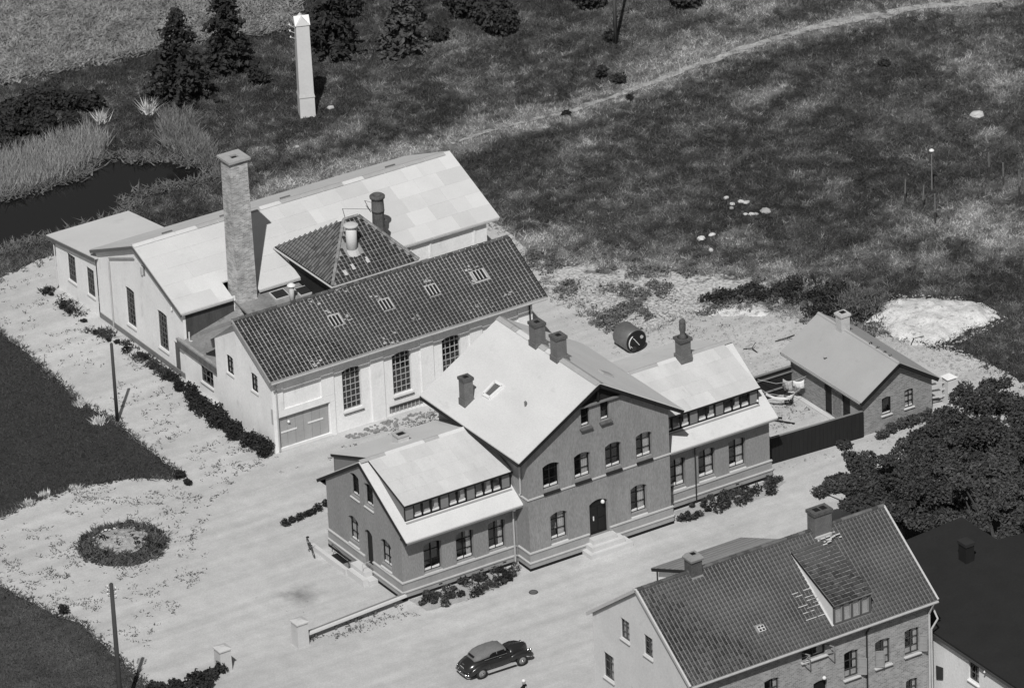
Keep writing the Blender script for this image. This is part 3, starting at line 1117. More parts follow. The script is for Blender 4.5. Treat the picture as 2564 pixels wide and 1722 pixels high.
# centre roof
EL, ER = 6.3, 16.46
YF, YB = -1.62, 8.05
ZE, ZA = 6.66, 9.74
for nm, a, b in (('roof_slope', EL, xr), ('roof_slope', ER, xr)):
    slab(mh, nm, (a, YF, ZE), (b, YF, ZA), (b, YB, ZA), (a, YB, ZE), 0.07, FELT)
for a in (EL, ER):
    s = 1 if a == EL else -1
    MB().bar((a - s * .0, YF + .03, ZE - .17), (xr, YF + .03, ZA - .17), 0.07, 0.2).build('barge_board', BLACK, mh)
    MB().bar((a, YB - .03, ZE - .17), (xr, YB - .03, ZA - .17), 0.06, 0.2).build('barge_board', BLACK, mh)
    MB().box(a - .03, a + .03, YF + .07, YB - .07, ZE - .26, ZE - .075).build('eaves_board', BLACK, mh)
    # timber soffit
    MB().prism([(a + s * .04, YF + .08, ZE - .09), (xr, YF + .08, ZA - .09), (xr, YC - .01, ZA - .09), (a + s * .04, YC - .01, ZE - .09)], (0, 0, -.03)).build('soffit', DARKWOOD, mh)
    MB().prism([(a + s * .05, YC, ZE - .1), (a + s * .66, YC, ZE + .27), (a + s * .66, 7.5, ZE + .27), (a + s * .05, 7.5, ZE - .1)], (0, 0, -.02)).build('soffit', DARKWOOD, mh)
# dark timbered top of the gable: infill, collar, king post
MB().prism([(10.25, YC - .03, 8.46), (12.5, YC - .03, 8.46), (12.98, YC - .03, 8.55), (xr, YC - .03, 9.54), (9.85, YC - .03, 8.6)], (0, .02, 0)).build('gable_infill', DARKWOOD, mh)
MB().bar((9.75, YC - .14, 8.5), (13.0, YC - .14, 8.5), 0.1, 0.1).build('collar_beam', PANELG, mh)
MB().box(xr - .06, xr + .06, YC - .2, YC - .1, 8.55, 9.5).build('king_post', BLACK, mh)
for a in (7.9, 9.35, 13.4, 14.86):
    zz = ZE + (a - EL) * (ZA - ZE) / (xr - EL) if a < xr else ZE + (ER - a) * (ZA - ZE) / (xr - EL)
    MB().box(a - .06, a + .06, YF + .1, YC, zz - .3, zz - .16).build('purlin_end', DARKWOOD, mh)


def ridge(xa, ya, za, xb, yb, zb, mat, w_=0.16):
    d = Vector((xb - xa, yb - ya, 0)).normalized()
    n = Vector((-d.y, d.x, 0)) * w_
    a, b = Vector((xa, ya, za + .03)), Vector((xb, yb, zb + .03))
    dn = Vector((0, 0, -w_ * 0.5))
    MB().add([a - n + dn, a, a + n + dn, b - n + dn, b, b + n + dn], [(0, 1, 4, 3), (1, 2, 5, 4)]).build('ridge_strip', mat, mh)


for y0_, y1_, mt in ((YF, 1.9, FELTPATCH), (1.93, 3.3, FELT), (3.33, 4.9, FELTPATCH), (4.93, 6.1, FELT), (6.13, 6.6, FELTPATCH), (6.63, YB, FELTPATCH)):
    ridge(xr, y0_, ZA, xr, y1_, ZA, mt, 0.24)


# wings: roof slopes, dormers with their window bands
def wing(xa, xb, ye, ze, yr, zr, yb, dx0, dx1, right):
    slab(mh, 'roof_slope', (xa, ye, ze), (xb, ye, ze), (xb, yr, zr), (xa, yr, zr), 0.07, FELT)
    slab(mh, 'roof_slope', (xa, yb, ze), (xb, yb, ze), (xb, yr, zr), (xa, yr, zr), 0.07, FELT)
    out = xa if not right else xb
    for yy in (ye, yb):
        MB().bar((out, yy, ze - .15), (out, yr, zr - .15), 0.06, 0.17).build('barge_board', BLACK, mh)
    MB().box(xa + .04, xb - .04, ye + .0, ye + .05, ze - .17, ze - .075).build('gutter', PANELG, mh)
    MB().box(xa + .04, xb - .04, ye + .05, 0.0, ze - .11, ze - .08).build('soffit', DARKWOOD, mh)
    MB().box(xa + .04, xb - .04, DW, yb - .02, ze - .11, ze - .08).build('soffit', DARKWOOD, mh)
    yd, zt = 0.1 + (.1 if right else 0), zr - 1.2
    ydw = yd + .16
    # dormer roof
    slab(mh, 'dormer_roof', (dx0, yd, zt), (dx1, yd, zt), (dx1, yr, zr + .055), (dx0, yr, zr + .055), 0.06, FELT)
    sheets(mh, (dx0 + .02, yd + .01, zt + .003), (dx1 - dx0 - .04, 0, 0), (0, yr - yd - .2, (zr + .055 - zt) * (yr - yd - .2) / (yr - yd)), 5, 4, FELTSHEET, 0.006)
    e_ = dx0 if not right else dx1
    MB().bar((e_, yd, zt - .1), (e_, yr - .12, zr - .06), 0.05, 0.09).build('dormer_verge', BLACK, mh)
    MB().box(dx0, dx1, yd - .012, yd + .02, zt - .115, zt - .005).build('dormer_fascia', BLACK, mh)
    zroof = ze + (ydw - ye) * (zr - ze) / (yr - ye)
    for ex in ((dx0 + .06, NX), (dx1 - .06, PX)):
        mb = MB()
        mb.add([(ex[0], ydw, zroof - .02), (ex[0], ydw, zt - .03), (ex[0], yr - .15, zr - .08)], [(0, 1, 2)])
        mb.build('dormer_cheek', PANELG, mh)
    # window band: 12 bays, panel 3 windows panel 2 windows panel 3 windows panel
    z0, z1 = zroof + .06, zt - .09
    MB().box(dx0 + .05, dx1 - .05, ydw + .0, ydw + .04, zroof - .03, z0).build('dormer_rail', BLACK, mh)
    MB().box(dx0 + .05, dx1 - .05, ydw - .16, ydw - .005, zroof - .09, zroof - .035).build('dormer_apron', FELTPATCH, mh)
    n = 12
    st = (dx1 - dx0 - .14) / n
    for i in range(n):
        u = dx0 + .07 + i * st
        MB().box(u - .025, u + .025, ydw - .01, ydw + .05, z0, z1).build('dormer_post', BLACK, mh)
        if i in (0, 4, 7, 11):
            MB().box(u + .028, u + st - .028, ydw + .01, ydw + .03, z0, z1).build('dormer_panel', PANELG, mh)
        else:
            window(mh, (0, ydw, 0), PX, NY, u + .03, u + st - .03, z0 + .005, z1 - .005, 1, 1, 0, 0.03, fw=0.03, curtain=(0.0, 0.0 if i % 3 else 0.6, 0), name='dormer_window', rail=.13)
    MB().box(dx1 - .095, dx1 - .045, ydw - .01, ydw + .05, z0, z1).build('dormer_post', BLACK, mh)
    # back dormer
    yk, zk = 7.6, zr - 1.3
    slab(mh, 'dormer_roof', (dx0 + .08, yk, zk), (dx1, yk, zk), (dx1, yr + .03, zr + .05), (dx0 + .08, yr + .03, zr + .05), 0.06, FELT)
    MB().bar((dx0 + .08 if not right else dx1, yk, zk - .1), (dx0 + .08 if not right else dx1, yr + .15, zr - .07), 0.06, 0.13).build('dormer_verge', BLACK, mh)
    for ex in (dx0 + .16, dx1 - .08):
        MB().add([(ex, yk - .12, 4.0), (ex, yk - .12, zk - .02), (ex, yr + .15, zr - .06)], [(0, 1, 2)]).build('dormer_cheek', PANELG, mh)
    MB().box(dx0 + .16, dx1 - .08, yk - .16, yk - .12, 3.95, zk - .03).build('dormer_back', PANELG, mh)


wing(-0.08, XA, -0.71, 3.69, 3.72, 6.5, 8.2, 0.42, 6.93, False)
wing(XB, 23.05, -0.6, 3.78, 3.74, 6.58, 8.2, 15.85, 22.5, True)
for a, b, mt in ((-.06, 1.45, FELTPATCH), (1.47, 3.8, FELT), (3.82, 4.7, FELTPATCH), (4.72, 7.4, FELT)):
    ridge(a, 3.72, 6.56, b, 3.72, 6.56, mt, 0.2)
for a, b, mt in ((15.4, 16.5, FELT), (16.52, 18.3, FELTPATCH), (18.32, 19.5, FELT), (20.3, 23.03, FELTPATCH)):
    ridge(a, 3.74, 6.64, b, 3.74, 6.64, mt, 0.2)
# felt joints on the centre slopes
for (x0_, y0_, L1, L2) in ((xr, 8.0, 9.6, 5.9),):
    sv = Vector((EL - xr, 0, ZE - ZA)).normalized()
    sheets(mh, (EL + .03, YB - .02, ZE + .004), (0, -(YB - YF - .04), 0), (xr - EL - .3, 0, (ZA - ZE) * (xr - EL - .3) / (xr - EL)), 2, 5, M('centre felt sheet', 0.57, 0.1, .5, .12, 16, rnd=.015, blot=.12, blot_v=.46, blot_scale=.8), 0.004, 0.004)
# chimneys on the house
for cx, cy, z0, z1, s, mt in ((7.28, 4.95, 6.7, 8.72, .27, CHIMB), (11.36, 4.3, 9.2, 10.95, .31, CHIMB), (11.36, 2.25, 9.2, 11.0, .31, CHIMB)):
    ch = MB()
    ch.box(cx - s, cx + s, cy - s, cy + s, z0, z1 - .2)
    c_ = ch.build('chimney', mt, mh)
    MB().box(cx - s - .05, cx + s + .05, cy - s - .05, cy + s + .05, z1 - .2, z1 - .04).build('cap', CHIMD, c_)
    MB().box(cx - .13, cx + .13, cy - .13, cy + .13, z1 - .05, z1 - .02).build('flue', BLACK, c_)
    MB().box(cx - s - .04, cx + s + .13, cy - s - .05, cy + s + .04, z0, z0 + (.75 if z0 < 8 else .62)).build('chimney_foot', mt, c_)
cx, cy = 19.85, 3.5
c_ = MB().box(cx - .3, cx + .3, cy - .3, cy + .3, 6.2, 7.66).build('chimney', CHIMB, mh)
MB().prism([(cx - .38, cy - .38, 7.66), (cx + .38, cy - .38, 7.66), (cx + .38, cy + .38, 7.66), (cx - .38, cy + .38, 7.66)], (0, 0, .16)).build('cap', CHIMD, c_)
MB().box(cx - .36, cx + .36, cy - .36, cy + .36, 6.2, 6.85).build('chimney_foot', CHIMB, c_)
MB().lathe([(.3, 0), (.15, .12), (.13, .3), (.17, .4), (.18, .75), (.16, .82), (.19, .88), (.15, 1.0), (.05, 1.06)], (cx, cy, 7.82), 12).build('chimney_pot', CHIMD, c_, True)
# skylight, vents, hatch
sn = Vector((-(ZA - ZE) / (xr - EL), 0, 1)).normalized()
su = Vector((1, 0, (ZA - ZE) / (xr - EL))).normalized()


def on_left(t, x, y):
    return Vector(on((EL, 0, ZE), tuple(sn), t, x, y))


q = [on_left('T5', *p) for p in ((975, 1130), (1020, 1155), (1110, 1075), (1055, 1045))]
cen = sum(q, Vector()) / 4
sk = MB()
for k in range(4):
    a, b = q[k], q[(k + 1) % 4]
    sk.bar(a + sn * .05, b + sn * .05, 0.16, 0.1, sn)
sko = sk.build('skylight', WHITE, mh)
MB().add([cen + (p - cen) * .8 + sn * .03 for p in q], [(0, 1, 2, 3)]).build('skylight_glass', M('dim skylight glass', .12, .1), sko)
vp = on_left('T5', 1260, 1205)
MB().lathe([(.06, -.1), (.06, .18), (.09, .2), (.03, .28)], vp, 8).build('roof_vent', CHIMB, mh)
rr = Vector((13.6, 1.3, ZA - (13.6 - xr) * (ZA - ZE) / (xr - EL)))
MB().bar(rr + Vector((-.3, 0, .24)), rr + Vector((.3, 0, -.12)), .5, .1).build('roof_hatch', FELTPATCH, mh)
# vent box on the back of the left wing roof
vb = thing('roof_vent_box', 'square white vent box standing on the left wing roof', 'vent', (3.35, 5.2, 5.9))
MB().box(3.02, 3.68, 4.9, 5.5, 5.75, 6.42).build('box', LEDGE, vb)
MB().box(2.97, 3.73, 4.85, 4.99, 6.42, 6.5).build('rim', ZINC, vb)
MB().box(2.97, 3.73, 5.41, 5.55, 6.42, 6.5).build('rim', ZINC, vb)
MB().box(2.97, 3.11, 4.99, 5.41, 6.42, 6.5).build('rim', ZINC, vb)
MB().box(3.59, 3.73, 4.99, 5.41, 6.42, 6.5).build('rim', ZINC, vb)
MB().box(3.11, 3.59, 4.99, 5.41, 6.425, 6.44).build('opening', BLACK, vb)
# front steps
for k, (a, b, y, z0, z1) in enumerate(((10.12, 12.75, -1.97, 0, .27), (10.36, 12.4, -1.74, .27, .54), (10.6, 12.05, -1.52, .54, .79))):
    MB().box(a, b, y - .15 + .0, YC - .0, z0, z1).build('step', CONC, mh)
# downpipes
MB().tube([(6.72, -.62, 3.55), (6.72, -.12, 3.2), (6.72, -.16, .1)], .05, 8).build('downpipe', ZINC, mh)
MB().tube([(18.05, -.56, 3.6), (18.05, -.12, 3.3), (18.05, -.15, .1)], .035, 8).build('downpipe', IRON, mh)
MB().tube([(XA - .1, YC + .55, 6.4), (XA - .1, YC + .55, 4.3)], .045, 8).build('downpipe', ZINC, mh)
MB().lathe([(.02, -.07), (.07, -.03), (.07, .03), (.02, .08)], (6.55, -.55, 3.42), 8).build('wall_insulator', WHITE, mh)
MB().lathe([(.02, -.07), (.06, -.03), (.06, .03), (.02, .08)], (22.3, .2, 4.65), 8).build('wall_insulator', WHITE, mh)
# vent grilles in the plinth
for x in (2.1, 4.6, 6.0, 20.6):
    MB().box(x, x + .2, -.095, -.082, .28, .34).build('plinth_vent', BLACK, mh)

# ================================================================ tiled workshop
tb = thing('tiled_workshop', 'long white workshop with dark pantile roof and tall barred windows', 'workshop', (11, 21, 0))
TX0, TX1, TYF, TYB = 3.05, 19.6, 18.27, 24.2
twin = [(7.46, 8.64), (10.62, 11.82), (13.8, 14.98), (16.96, 18.12)]
gate = (3.42, 6.56, 0.14, 1.99)
wall(tb, (0, TYF, 0), PX, NY, [(TX0, 0), (TX1, 0), (TX1, 4.8), (TX0, 4.8)],
     [opening(a, b, 1.16, 3.66, 0.1) for a, b in twin] + [opening(*gate)], 0.2, WHITEWASH)
IRONBAR = M('pale painted bars', 0.42, 0.1, 3)
for k, (a, b) in enumerate(twin):
    window(tb, (0, TYF, 0), PX, NY, a, b, 1.16, 3.66, 4, 7, 0.1, 0.14, frame=IRONBAR, fw=0.035, bar=0.028, sill=(0.1, 0.1, LEDGE, 0.05))
    MB().box(a - .05, b + .05, TYF - .11, TYF - .08, 1.0, 1.025).build('sill_edge', IRON, tb)
# pilasters and panels between the bays
for a, b in ((TX0, 3.74), (6.12, 6.9), (9.22, 10.04), (12.4, 13.2), (15.55, 16.35), (18.7, TX1)):
    z0 = 2.47 if b < 7 else 0.0
    MB().box(a + .003, b - .003, TYF - .09, TYF - .004, z0 + .003, 4.6).build('pilaster', WHITEWASH, tb)
MB().box(TX0 + .003, 6.9 - .003, TYF - .088, TYF - .004, 2.05, 2.465).build('gate_lintel', WHITEWASH, tb)
MB().box(TX0 + .003, 3.38, TYF - .088, TYF - .004, 0.003, 2.045).build('gate_jamb', WHITEWASH, tb)
MB().box(6.6, 6.897, TYF - .088, TYF - .004, 0.003, 2.045).build('gate_jamb', WHITEWASH, tb)
MB().box(3.39, 6.59, TYF - .22, TYF - .005, 0.0, 0.13).build('gate_sill', CONC, tb)
gt = MB().box(3.46, 6.52, TYF + .16, TYF + .18, .15, 1.97).build('gate', GATE, tb)
for i in range(6):
    a = 3.46 + i * .51
    slab_piece('gate_board', gt, (a + .008, TYF + .12, .15), (0.494, 0, 0), (0, .035, 0), (0, 0, 1.82), GATE)
MB().box(3.56, 4.55, TYF + .085, TYF + .118, .99, 1.07).build('gate_bar', WHITE, gt)
MB().box(5.25, 6.2, TYF + .085, TYF + .118, 1.07, 1.15).build('gate_bar', WHITE, gt)
MB().lathe([(.02, 0), (.09, .05), (.06, .14), (.02, .17)], (4.05, TYF + .06, 1.5), 10).build('gate_lamp', WHITE, gt, True)
# left gable end: u runs back to front
DT = TYB - TYF
tw = [(TYB - 23.0, TYB - 22.28, 3.02, 4.12, 0.06), (TYB - 20.38, TYB - 19.68, 3.0, 4.08, 0.06)]
wall(tb, (TX0, TYB, 0), NY, NX, [(0, 0), (DT, 0), (DT, 4.8), (TYB - 21.47, 6.62), (0, 4.62)], [opening(*q) for q in tw], 0.15, WHITEWASH)
for q in tw:
    window(tb, (TX0, TYB, 0), NY, NX, *q[:4], nx=2, nz=3, rise=q[4], inset=0.06, fw=.04, curtain=(0.0, 0.9, 0), sill=(.08, .06, LEDGE, .05))
wall(tb, (TX1, TYF, 0), PY, PX, [(0, 0), (DT, 0), (DT, 4.62), (21.47 - TYF, 6.62), (0, 4.8)], [], 0.1, WHITEWASH)
wall(tb, (TX1, TYB, 0), NX, PY, [(0, 0), (TX1 - TX0, 0), (TX1 - TX0, 4.6), (0, 4.6)], [], 0.1, WHITEWASH)
# roof
R0, RU, RV = Vector((2.73, 17.70, 4.58)), Vector((17.53, 0, 0)), Vector((0, 3.775, 2.188))
slab(tb, 'roof_bedding', R0, R0 + RU, R0 + RU + RV, R0 + RV, .1, MORTAR)
slab(tb, 'rear_slope', (2.73, 25.25, 4.58), (20.26, 25.25, 4.58), (20.26, 21.475, 6.768), (2.73, 21.475, 6.768), .1, TILE)
rn = RU.cross(RV).normalized()
tvu, tvv = RU.normalized(), RV.normalized()
lou = []
for t, x, y in (('Y2', 745, 1355), ('T5', 312, 522), ('T5', 628, 425), ('T5', 945, 322)):
    p = Vector(on(tuple(R0), tuple(rn), t, x, y)) - R0
    lou.append((p.dot(tvu), p.dot(tvv)))


def not_lou(u, v):
    return not any(abs(u - a) < .4 and abs(v - b) < .36 for a, b in lou)


tile_roof(tb, R0 + rn * .005, RU, RV, .243, .208, TILE, 300, not_lou, gapx=.8, gapy=.85, wob=.005)
for a, b in lou:
    c0 = R0 + tvu * a + tvv * b + rn * .02
    lo = MB().add([c0 + tvu * sx * .36 + tvv * sy * .33 for sx, sy in ((-1, -1), (1, -1), (1, 1), (-1, 1))], [(0, 1, 2, 3)]).build('roof_light', BLACK, tb)
    for k in range(4):
        cc_ = c0 + tvu * (-.33 + .22 * k) + rn * .04
        MB().bar(cc_ - tvv * .33, cc_ + tvv * .33, .05, .05, rn).build('glazing_bar', LEDGE, lo)
for u, v, s in [(5.9, 2.3, .3), (9.6, 1.1, .35), (14.0, 2.2, .3), (15.2, 0.7, .5), (6.6, 4.1, .3), (5.2, 4.0, .7), (13.4, .5, .8), (3.0, .3, .5), (7.5, .3, .6)] + [(a - .3, b + .5, .35) for a, b in lou]:
    for k in range(5):
        a, b = u + random.uniform(-s, s), v + random.uniform(-s, s) * .6
        slab_piece('mortar_patch', tb, R0 + tvu * a + tvv * b + rn * .07, tvu * random.uniform(.08, .2), tvv * random.uniform(.04, .14), rn * .012, MORTAR)
ncap = 44
capm = MB()
for k in range(5):
    a0, a1 = math.pi * k / 5, math.pi * (k + 1) / 5
    capm.add([(0, .13 * math.cos(a0), .09 * math.sin(a0)), (.37, .115 * math.cos(a0), .08 * math.sin(a0)), (.37, .115 * math.cos(a1), .08 * math.sin(a1)), (0, .13 * math.cos(a1), .09 * math.sin(a1))], [(0, 1, 2, 3)])
capme = capm.mesh('ridge_tile')
capme.materials.append(M('ridge tile', .1, .4, 2, .3, rnd=.4))
for k in range(ncap):
    piece('ridge_tile', capme, tb, (2.73 + k * 17.53 / ncap, 21.475, 6.77), (1, 0, 0), (0, 1, 0), (0, 0, 1))
for s, yy in ((1, 17.70), (-1, 25.25)):
    MB().bar((2.70, yy, 4.5), (2.70, 21.475, 6.69), .05, .2).build('barge_board', M('grey barge board', .3, .2, 2), tb)
    MB().bar((20.29, yy, 4.5), (20.29, 21.475, 6.69), .05, .16).build('barge_board', BLACK, tb)
MB().cyl((2.75, 17.62, 4.47), (20.25, 17.62, 4.47), .06, .06, 8).build('gutter', ZINC, tb)
MB().tube([(3.28, 17.66, 4.42), (3.28, 18.13, 4.0), (3.28, 18.12, .1)], .045, 8).build('downpipe', ZINC, tb)
MB().tube([(19.3, 17.66, 4.42), (19.4, 18.13, 4.1), (19.4, 18.12, .1)], .045, 8).build('downpipe', IRON, tb)
MB().box(TX0 - .03, TX0 - .005, 18.2, 18.35, 1.75, 2.65).build('meter_board', ZINC, tb)
for k in range(9):
    slab_piece('vent_grille_bar', tb, (10.4 + k * .25, TYF - .05, .18), (.035, 0, 0), (0, .04, 0), (0, 0, .34), LEDGE)
MB().box(10.3, 12.65, TYF - .12, TYF - .004, .54, .58).build('grille_hood', IRON, tb)
MB().box(10.3, 12.65, TYF - .012, TYF - .003, .18, .535).build('grille_back', PANELG, tb)

# ================================================================ long hall
bb = thing('long_hall', 'big white hall with pale low-pitched felt roof in patchwork sheets', 'hall', (13.7, 33.7, 0))
BX0, BX1, BYF, BYB, BYR = 3.65, 23.3, 28.8, 38.6, 33.72
bw2 = [(BYB - 35.38, BYB - 34.36, .92, 3.24, .06), (BYB - 31.78, BYB - 30.7, .9, 3.2, .06)]
bd = (BYB - 30.1, BYB - 29.45, 0.02, 1.9, 0)
DB = BYB - BYF
wall(bb, (BX0, BYB, 0), NY, NX, [(0, 0), (DB, 0), (DB, 4.16), (BYB - BYR, 6.25), (0, 4.12)], [opening(*q) for q in bw2 + [bd]], .18, WHITEWASH)
for q in bw2:
    window(bb, (BX0, BYB, 0), NY, NX, *q[:4], nx=4, nz=7, rise=q[4], inset=.08, frame=M('dull grey bars', .13, .1, 3), fw=.035, bar=.028, sill=(.1, .07, LEDGE, .04))
MB().box(BX0 + .08, BX0 + .12, 29.46, 30.09, .02, 1.89).build('side_door', M('grey door', .11, .15), bb)
wall(bb, (BX0, BYF, 0), PX, NY, [(0, 0), (BX1 - BX0, 0), (BX1 - BX0, 4.2), (0, 4.2)], [], .1, WHITEWASH)
wall(bb, (BX1, BYF, 0), PY, PX, [(0, 0), (DB, 0), (DB, 4.12), (BYR - BYF, 6.25), (0, 4.16)], [], .1, WHITEWASH)
wall(bb, (BX1, BYB, 0), NX, PY, [(0, 0), (BX1 - BX0, 0), (BX1 - BX0, 4.1), (0, 4.1)], [], .1, WHITEWASH)
MB().box(BX0 + .15, 6.85, BYF - .03, BYF - .004, 2.3, 4.08).build('tarred_and_shade_panel', M('streaked dark plaster and eaves shade', .07, .5, 1.5, .4, stretch=(2, 2, .4)), bb)
MB().box(8.4, 11.0, BYF - .03, BYF - .004, 3.5, 4.08).build('tarred_and_shade_panel', M('streaked dark plaster and eaves shade', .07), bb)  # this dark band paints the narrow shadow under the eaves
for x in (18.2, 19.5, 22.4):
    MB().box(x, x + .12, BYF - .06, BYF - .004, 2.0, 4.05).build('pilaster', WHITEWASH, bb)
VX0, VX1 = 3.42, 24.05
YEF, YEB, ZBE, ZBR = 28.56, 38.85, 4.2, 6.4
# the front slope is cut away where the brick stack passes the eaves
CXa, CXb, CYb = 6.72, 8.38, 29.75
zr_ = lambda y: ZBE + (y - YEF) * (ZBR - ZBE) / (BYR - YEF)
slab(bb, 'roof_slope', (VX0, YEF, ZBE), (CXa, YEF, ZBE), (CXa, BYR, ZBR), (VX0, BYR, ZBR), .08, FELT)
slab(bb, 'roof_slope', (CXb, YEF, ZBE), (VX1, YEF, ZBE), (VX1, BYR, ZBR), (CXb, BYR, ZBR), .08, FELT)
slab(bb, 'roof_slope', (CXa, CYb, zr_(CYb)), (CXb, CYb, zr_(CYb)), (CXb, BYR, ZBR), (CXa, BYR, ZBR), .08, FELT)
slab(bb, 'roof_slope', (VX0, YEB, ZBE - .02), (VX1, YEB, ZBE - .02), (VX1, BYR, ZBR), (VX0, BYR, ZBR), .08, FELT)
vv = Vector((0, BYR - YEF, ZBR - ZBE))


def cut(u, v):
    x = u + VX0 + .03
    return CXa - .75 < x < CXb + .75 and v < 1.9


def tinted(x0, x1, mat, cols, jit):
    sheets(bb, (x0, YEF + .01, ZBE + .004), (x1 - x0, 0, 0), vv * .965, cols, 5, mat, .008, .008, jit, skip=(lambda u, v: CXa - .7 < u + x0 < CXb + .7 and v < 1.9))


FS2 = M('even roofing sheet', .555, .12, .6, .13, 16, rnd=.03, blot=.15, blot_v=.44, blot_scale=1.0)
tinted(VX0 + .02, 14.0, FS2, 4, .4)
tinted(14.01, VX1 - .02, M('patched roofing sheet', .555, .1, .7, .1, 16, rnd=.1, blot=.08, blot_v=.46, blot_scale=1.2), 7, .3)
for a in np.arange(VX0, VX1 - .5, 1.35):
    mt = FELTPATCH if random.random() < .72 else FELT
    MB().add([(a, BYR - .26, ZBR - .06), (a + 1.32, BYR - .26, ZBR - .06), (a + 1.32, BYR, ZBR + .035), (a, BYR, ZBR + .035), (a + 1.32, BYR + .2, ZBR - .05), (a, BYR + .2, ZBR - .05)], [(0, 1, 2, 3), (3, 2, 4, 5)]).build('ridge_strip', mt, bb)
for x in (6.2, 9.9, 13.8, 20.7):
    MB().bar((x - .32, 34.75, 6.0), (x + .32, 34.75, 6.0), .1, .07).build('ridge_vent', CHIMB, bb)
for yy, s in ((YEF, 1), (YEB, 1)):
    MB().bar((VX0, yy, ZBE - .17), (VX0, BYR, ZBR - .17), .05, .18).build('barge_board', M('grey brown board', .13, .2, 2), bb)
    MB().bar((VX1, yy, ZBE - .15), (VX1, BYR, ZBR - .15), .05, .14).build('barge_board', PANELG, bb)
MB().box(VX0 + .05, CXa - .02, YEF - .02, YEF + .04, ZBE - .16, ZBE - .09).build('eaves_board', ZINC, bb)
MB().box(CXb + .02, VX1 - .05, YEF - .02, YEF + .04, ZBE - .16, ZBE - .09).build('eaves_board', ZINC, bb)
MB().box(BX0 - .02, BX0 + .02, 32.85, 33.2, 4.75, 5.3).build('gable_vent', PANELG, bb)
MB().box(BX0 - .12, BX0 - .02, 33.02, 33.2, 4.78, 5.25).build('vent_hood', LEDGE, bb)
MB().tube([(BX0 - .08, 36.95, 4.1), (BX0 - .08, 36.95, .05)], .045, 8).build('downpipe', ZINC, bb)
MB().bar((BX0 - .1, 36.9, 4.35), (BX0 - .1, 33.9, 5.5), .06, .07).build('gable_rail', ZINC, bb)
MB().box(BX0 - .06, BX0 - .004, 28.85, 38.55, .002, .32).build('plinth', M('darker base strip', .2, .3, 1.2, .3), bb)  # strip along the wall foot, darker than the plaster
MB().lathe([(.02, -.1), (.06, -.05), (.05, .1), (.02, .14)], (BX0 - .08, 29.9, 3.9), 8).build('wall_insulator', WHITE, bb)

# annex behind the hall, lean-to
an = thing('hall_annex', 'low white annex at the far end of the hall with sloping roof', 'annex', (6, 41, 0))
AX0, AX1, AYB = 3.6, 8.5, 43.4
aw = [(AYB - 42.05, AYB - 41.12, 1.06, 2.74, 0), (AYB - 39.82, AYB - 38.95, 1.03, 2.74, 0)]
wall(an, (AX0, AYB, 0), NY, NX, [(0, 0), (AYB - 38.62, 0), (AYB - 38.62, 3.66), (0, 3.05)], [opening(*q) for q in aw], .14, WHITEWASH)
for q in aw:
    window(an, (AX0, AYB, 0), NY, NX, *q[:4], nx=4, nz=5, inset=.06, frame=M('dull grey bars', .13), fw=.03, bar=.025, sill=(.09, .06, LEDGE, .04))
wall(an, (AX1, 38.62, 0), PY, PX, [(0, 0), (AYB - 38.62, 0), (AYB - 38.62, 3.05), (0, 3.66)], [], .1, WHITEWASH)
wall(an, (AX1, AYB, 0), NX, PY, [(0, 0), (AX1 - AX0, 0), (AX1 - AX0, 3.05), (0, 3.05)], [], .1, WHITEWASH)
slab(an, 'roof', (3.42, 44.1, 3.08), (8.75, 44.1, 3.08), (8.75, 38.3, 3.84), (3.42, 38.3, 3.84), .09, M('smooth grey felt', .56, .1, .4, .06, 8, blot=.1, blot_v=.35, blot_scale=.6))
MB().bar((3.41, 44.1, 2.93), (3.41, 38.35, 3.68), .05, .2).build('verge_board', M('grey brown board', .13), an)
MB().tube([(3.52, 43.95, 2.9), (3.55, 43.5, 2.7), (3.55, 43.42, .1)], .04, 8).build('downpipe', LEDGE, an)

# flat link between workshop and hall
lk = thing('link_building', 'low flat-roofed link squeezed between the hall and the tiled workshop', 'link', (9, 26.5, 0))
LZ = 2.3
wall(lk, (3.55, 28.79, 0), NY, NX, [(0, 0), (4.55, 0), (4.55, LZ), (0, LZ)], [opening(28.79 - 26.95, 28.79 - 25.6, .75, 1.72)], .12, WHITEWASH)
window(lk, (3.55, 28.79, 0), NY, NX, 28.79 - 26.95, 28.79 - 25.6, .75, 1.72, nx=3, nz=2, inset=.05, frame=M('dull grey bars', .13), sill=(.08, .08, LEDGE, .03))
LROOF = M('stained link felt', .22, .5, .9, .3, 8, blot=.4, blot_v=.08, blot_scale=1.4)
MB().add([(3.45, 24.25, LZ + .0), (6.9, 24.25, 3.1), (6.9, 28.78, 3.3), (3.45, 28.78, LZ + .1)], [(0, 1, 2), (0, 2, 3)]).build('roof', LROOF, lk)
RP = [Vector((6.9, 24.25, 3.12)), Vector((10.95, 24.25, 3.12)), Vector((10.95, 28.78, 3.9)), Vector((6.9, 28.78, 3.9))]
slab(lk, 'roof', *RP, .1, LROOF)
RN = (RP[1] - RP[0]).cross(RP[3] - RP[0]).normalized()
RVd = (RP[3] - RP[0]).normalized()
slab(lk, 'roof', (16.1, 24.25, LZ + .5), (19.3, 24.25, LZ + .6), (19.3, 28.78, LZ + .6), (16.1, 28.78, LZ + .5), .12, LROOF)
MB().box(3.38, 3.56, 24.4, 29.3, LZ + .05, LZ + .16).build('coping', M('stained coping', .3, .4, 2, .4, blot=.3, blot_v=.06, blot_scale=3), lk)
MB().box(3.40, 3.54, 24.4, 29.25, LZ - .35, LZ + .048).build('fascia', M('stained fascia', .13, .5, 2, .4, stretch=(1, 2, .4)), lk)
MB().bar((3.6, 25.6, 3.5), (6.9, 25.6, 4.0), .12, .5, (0, 0, 1)).build('valley_gutter', ZINC, lk)
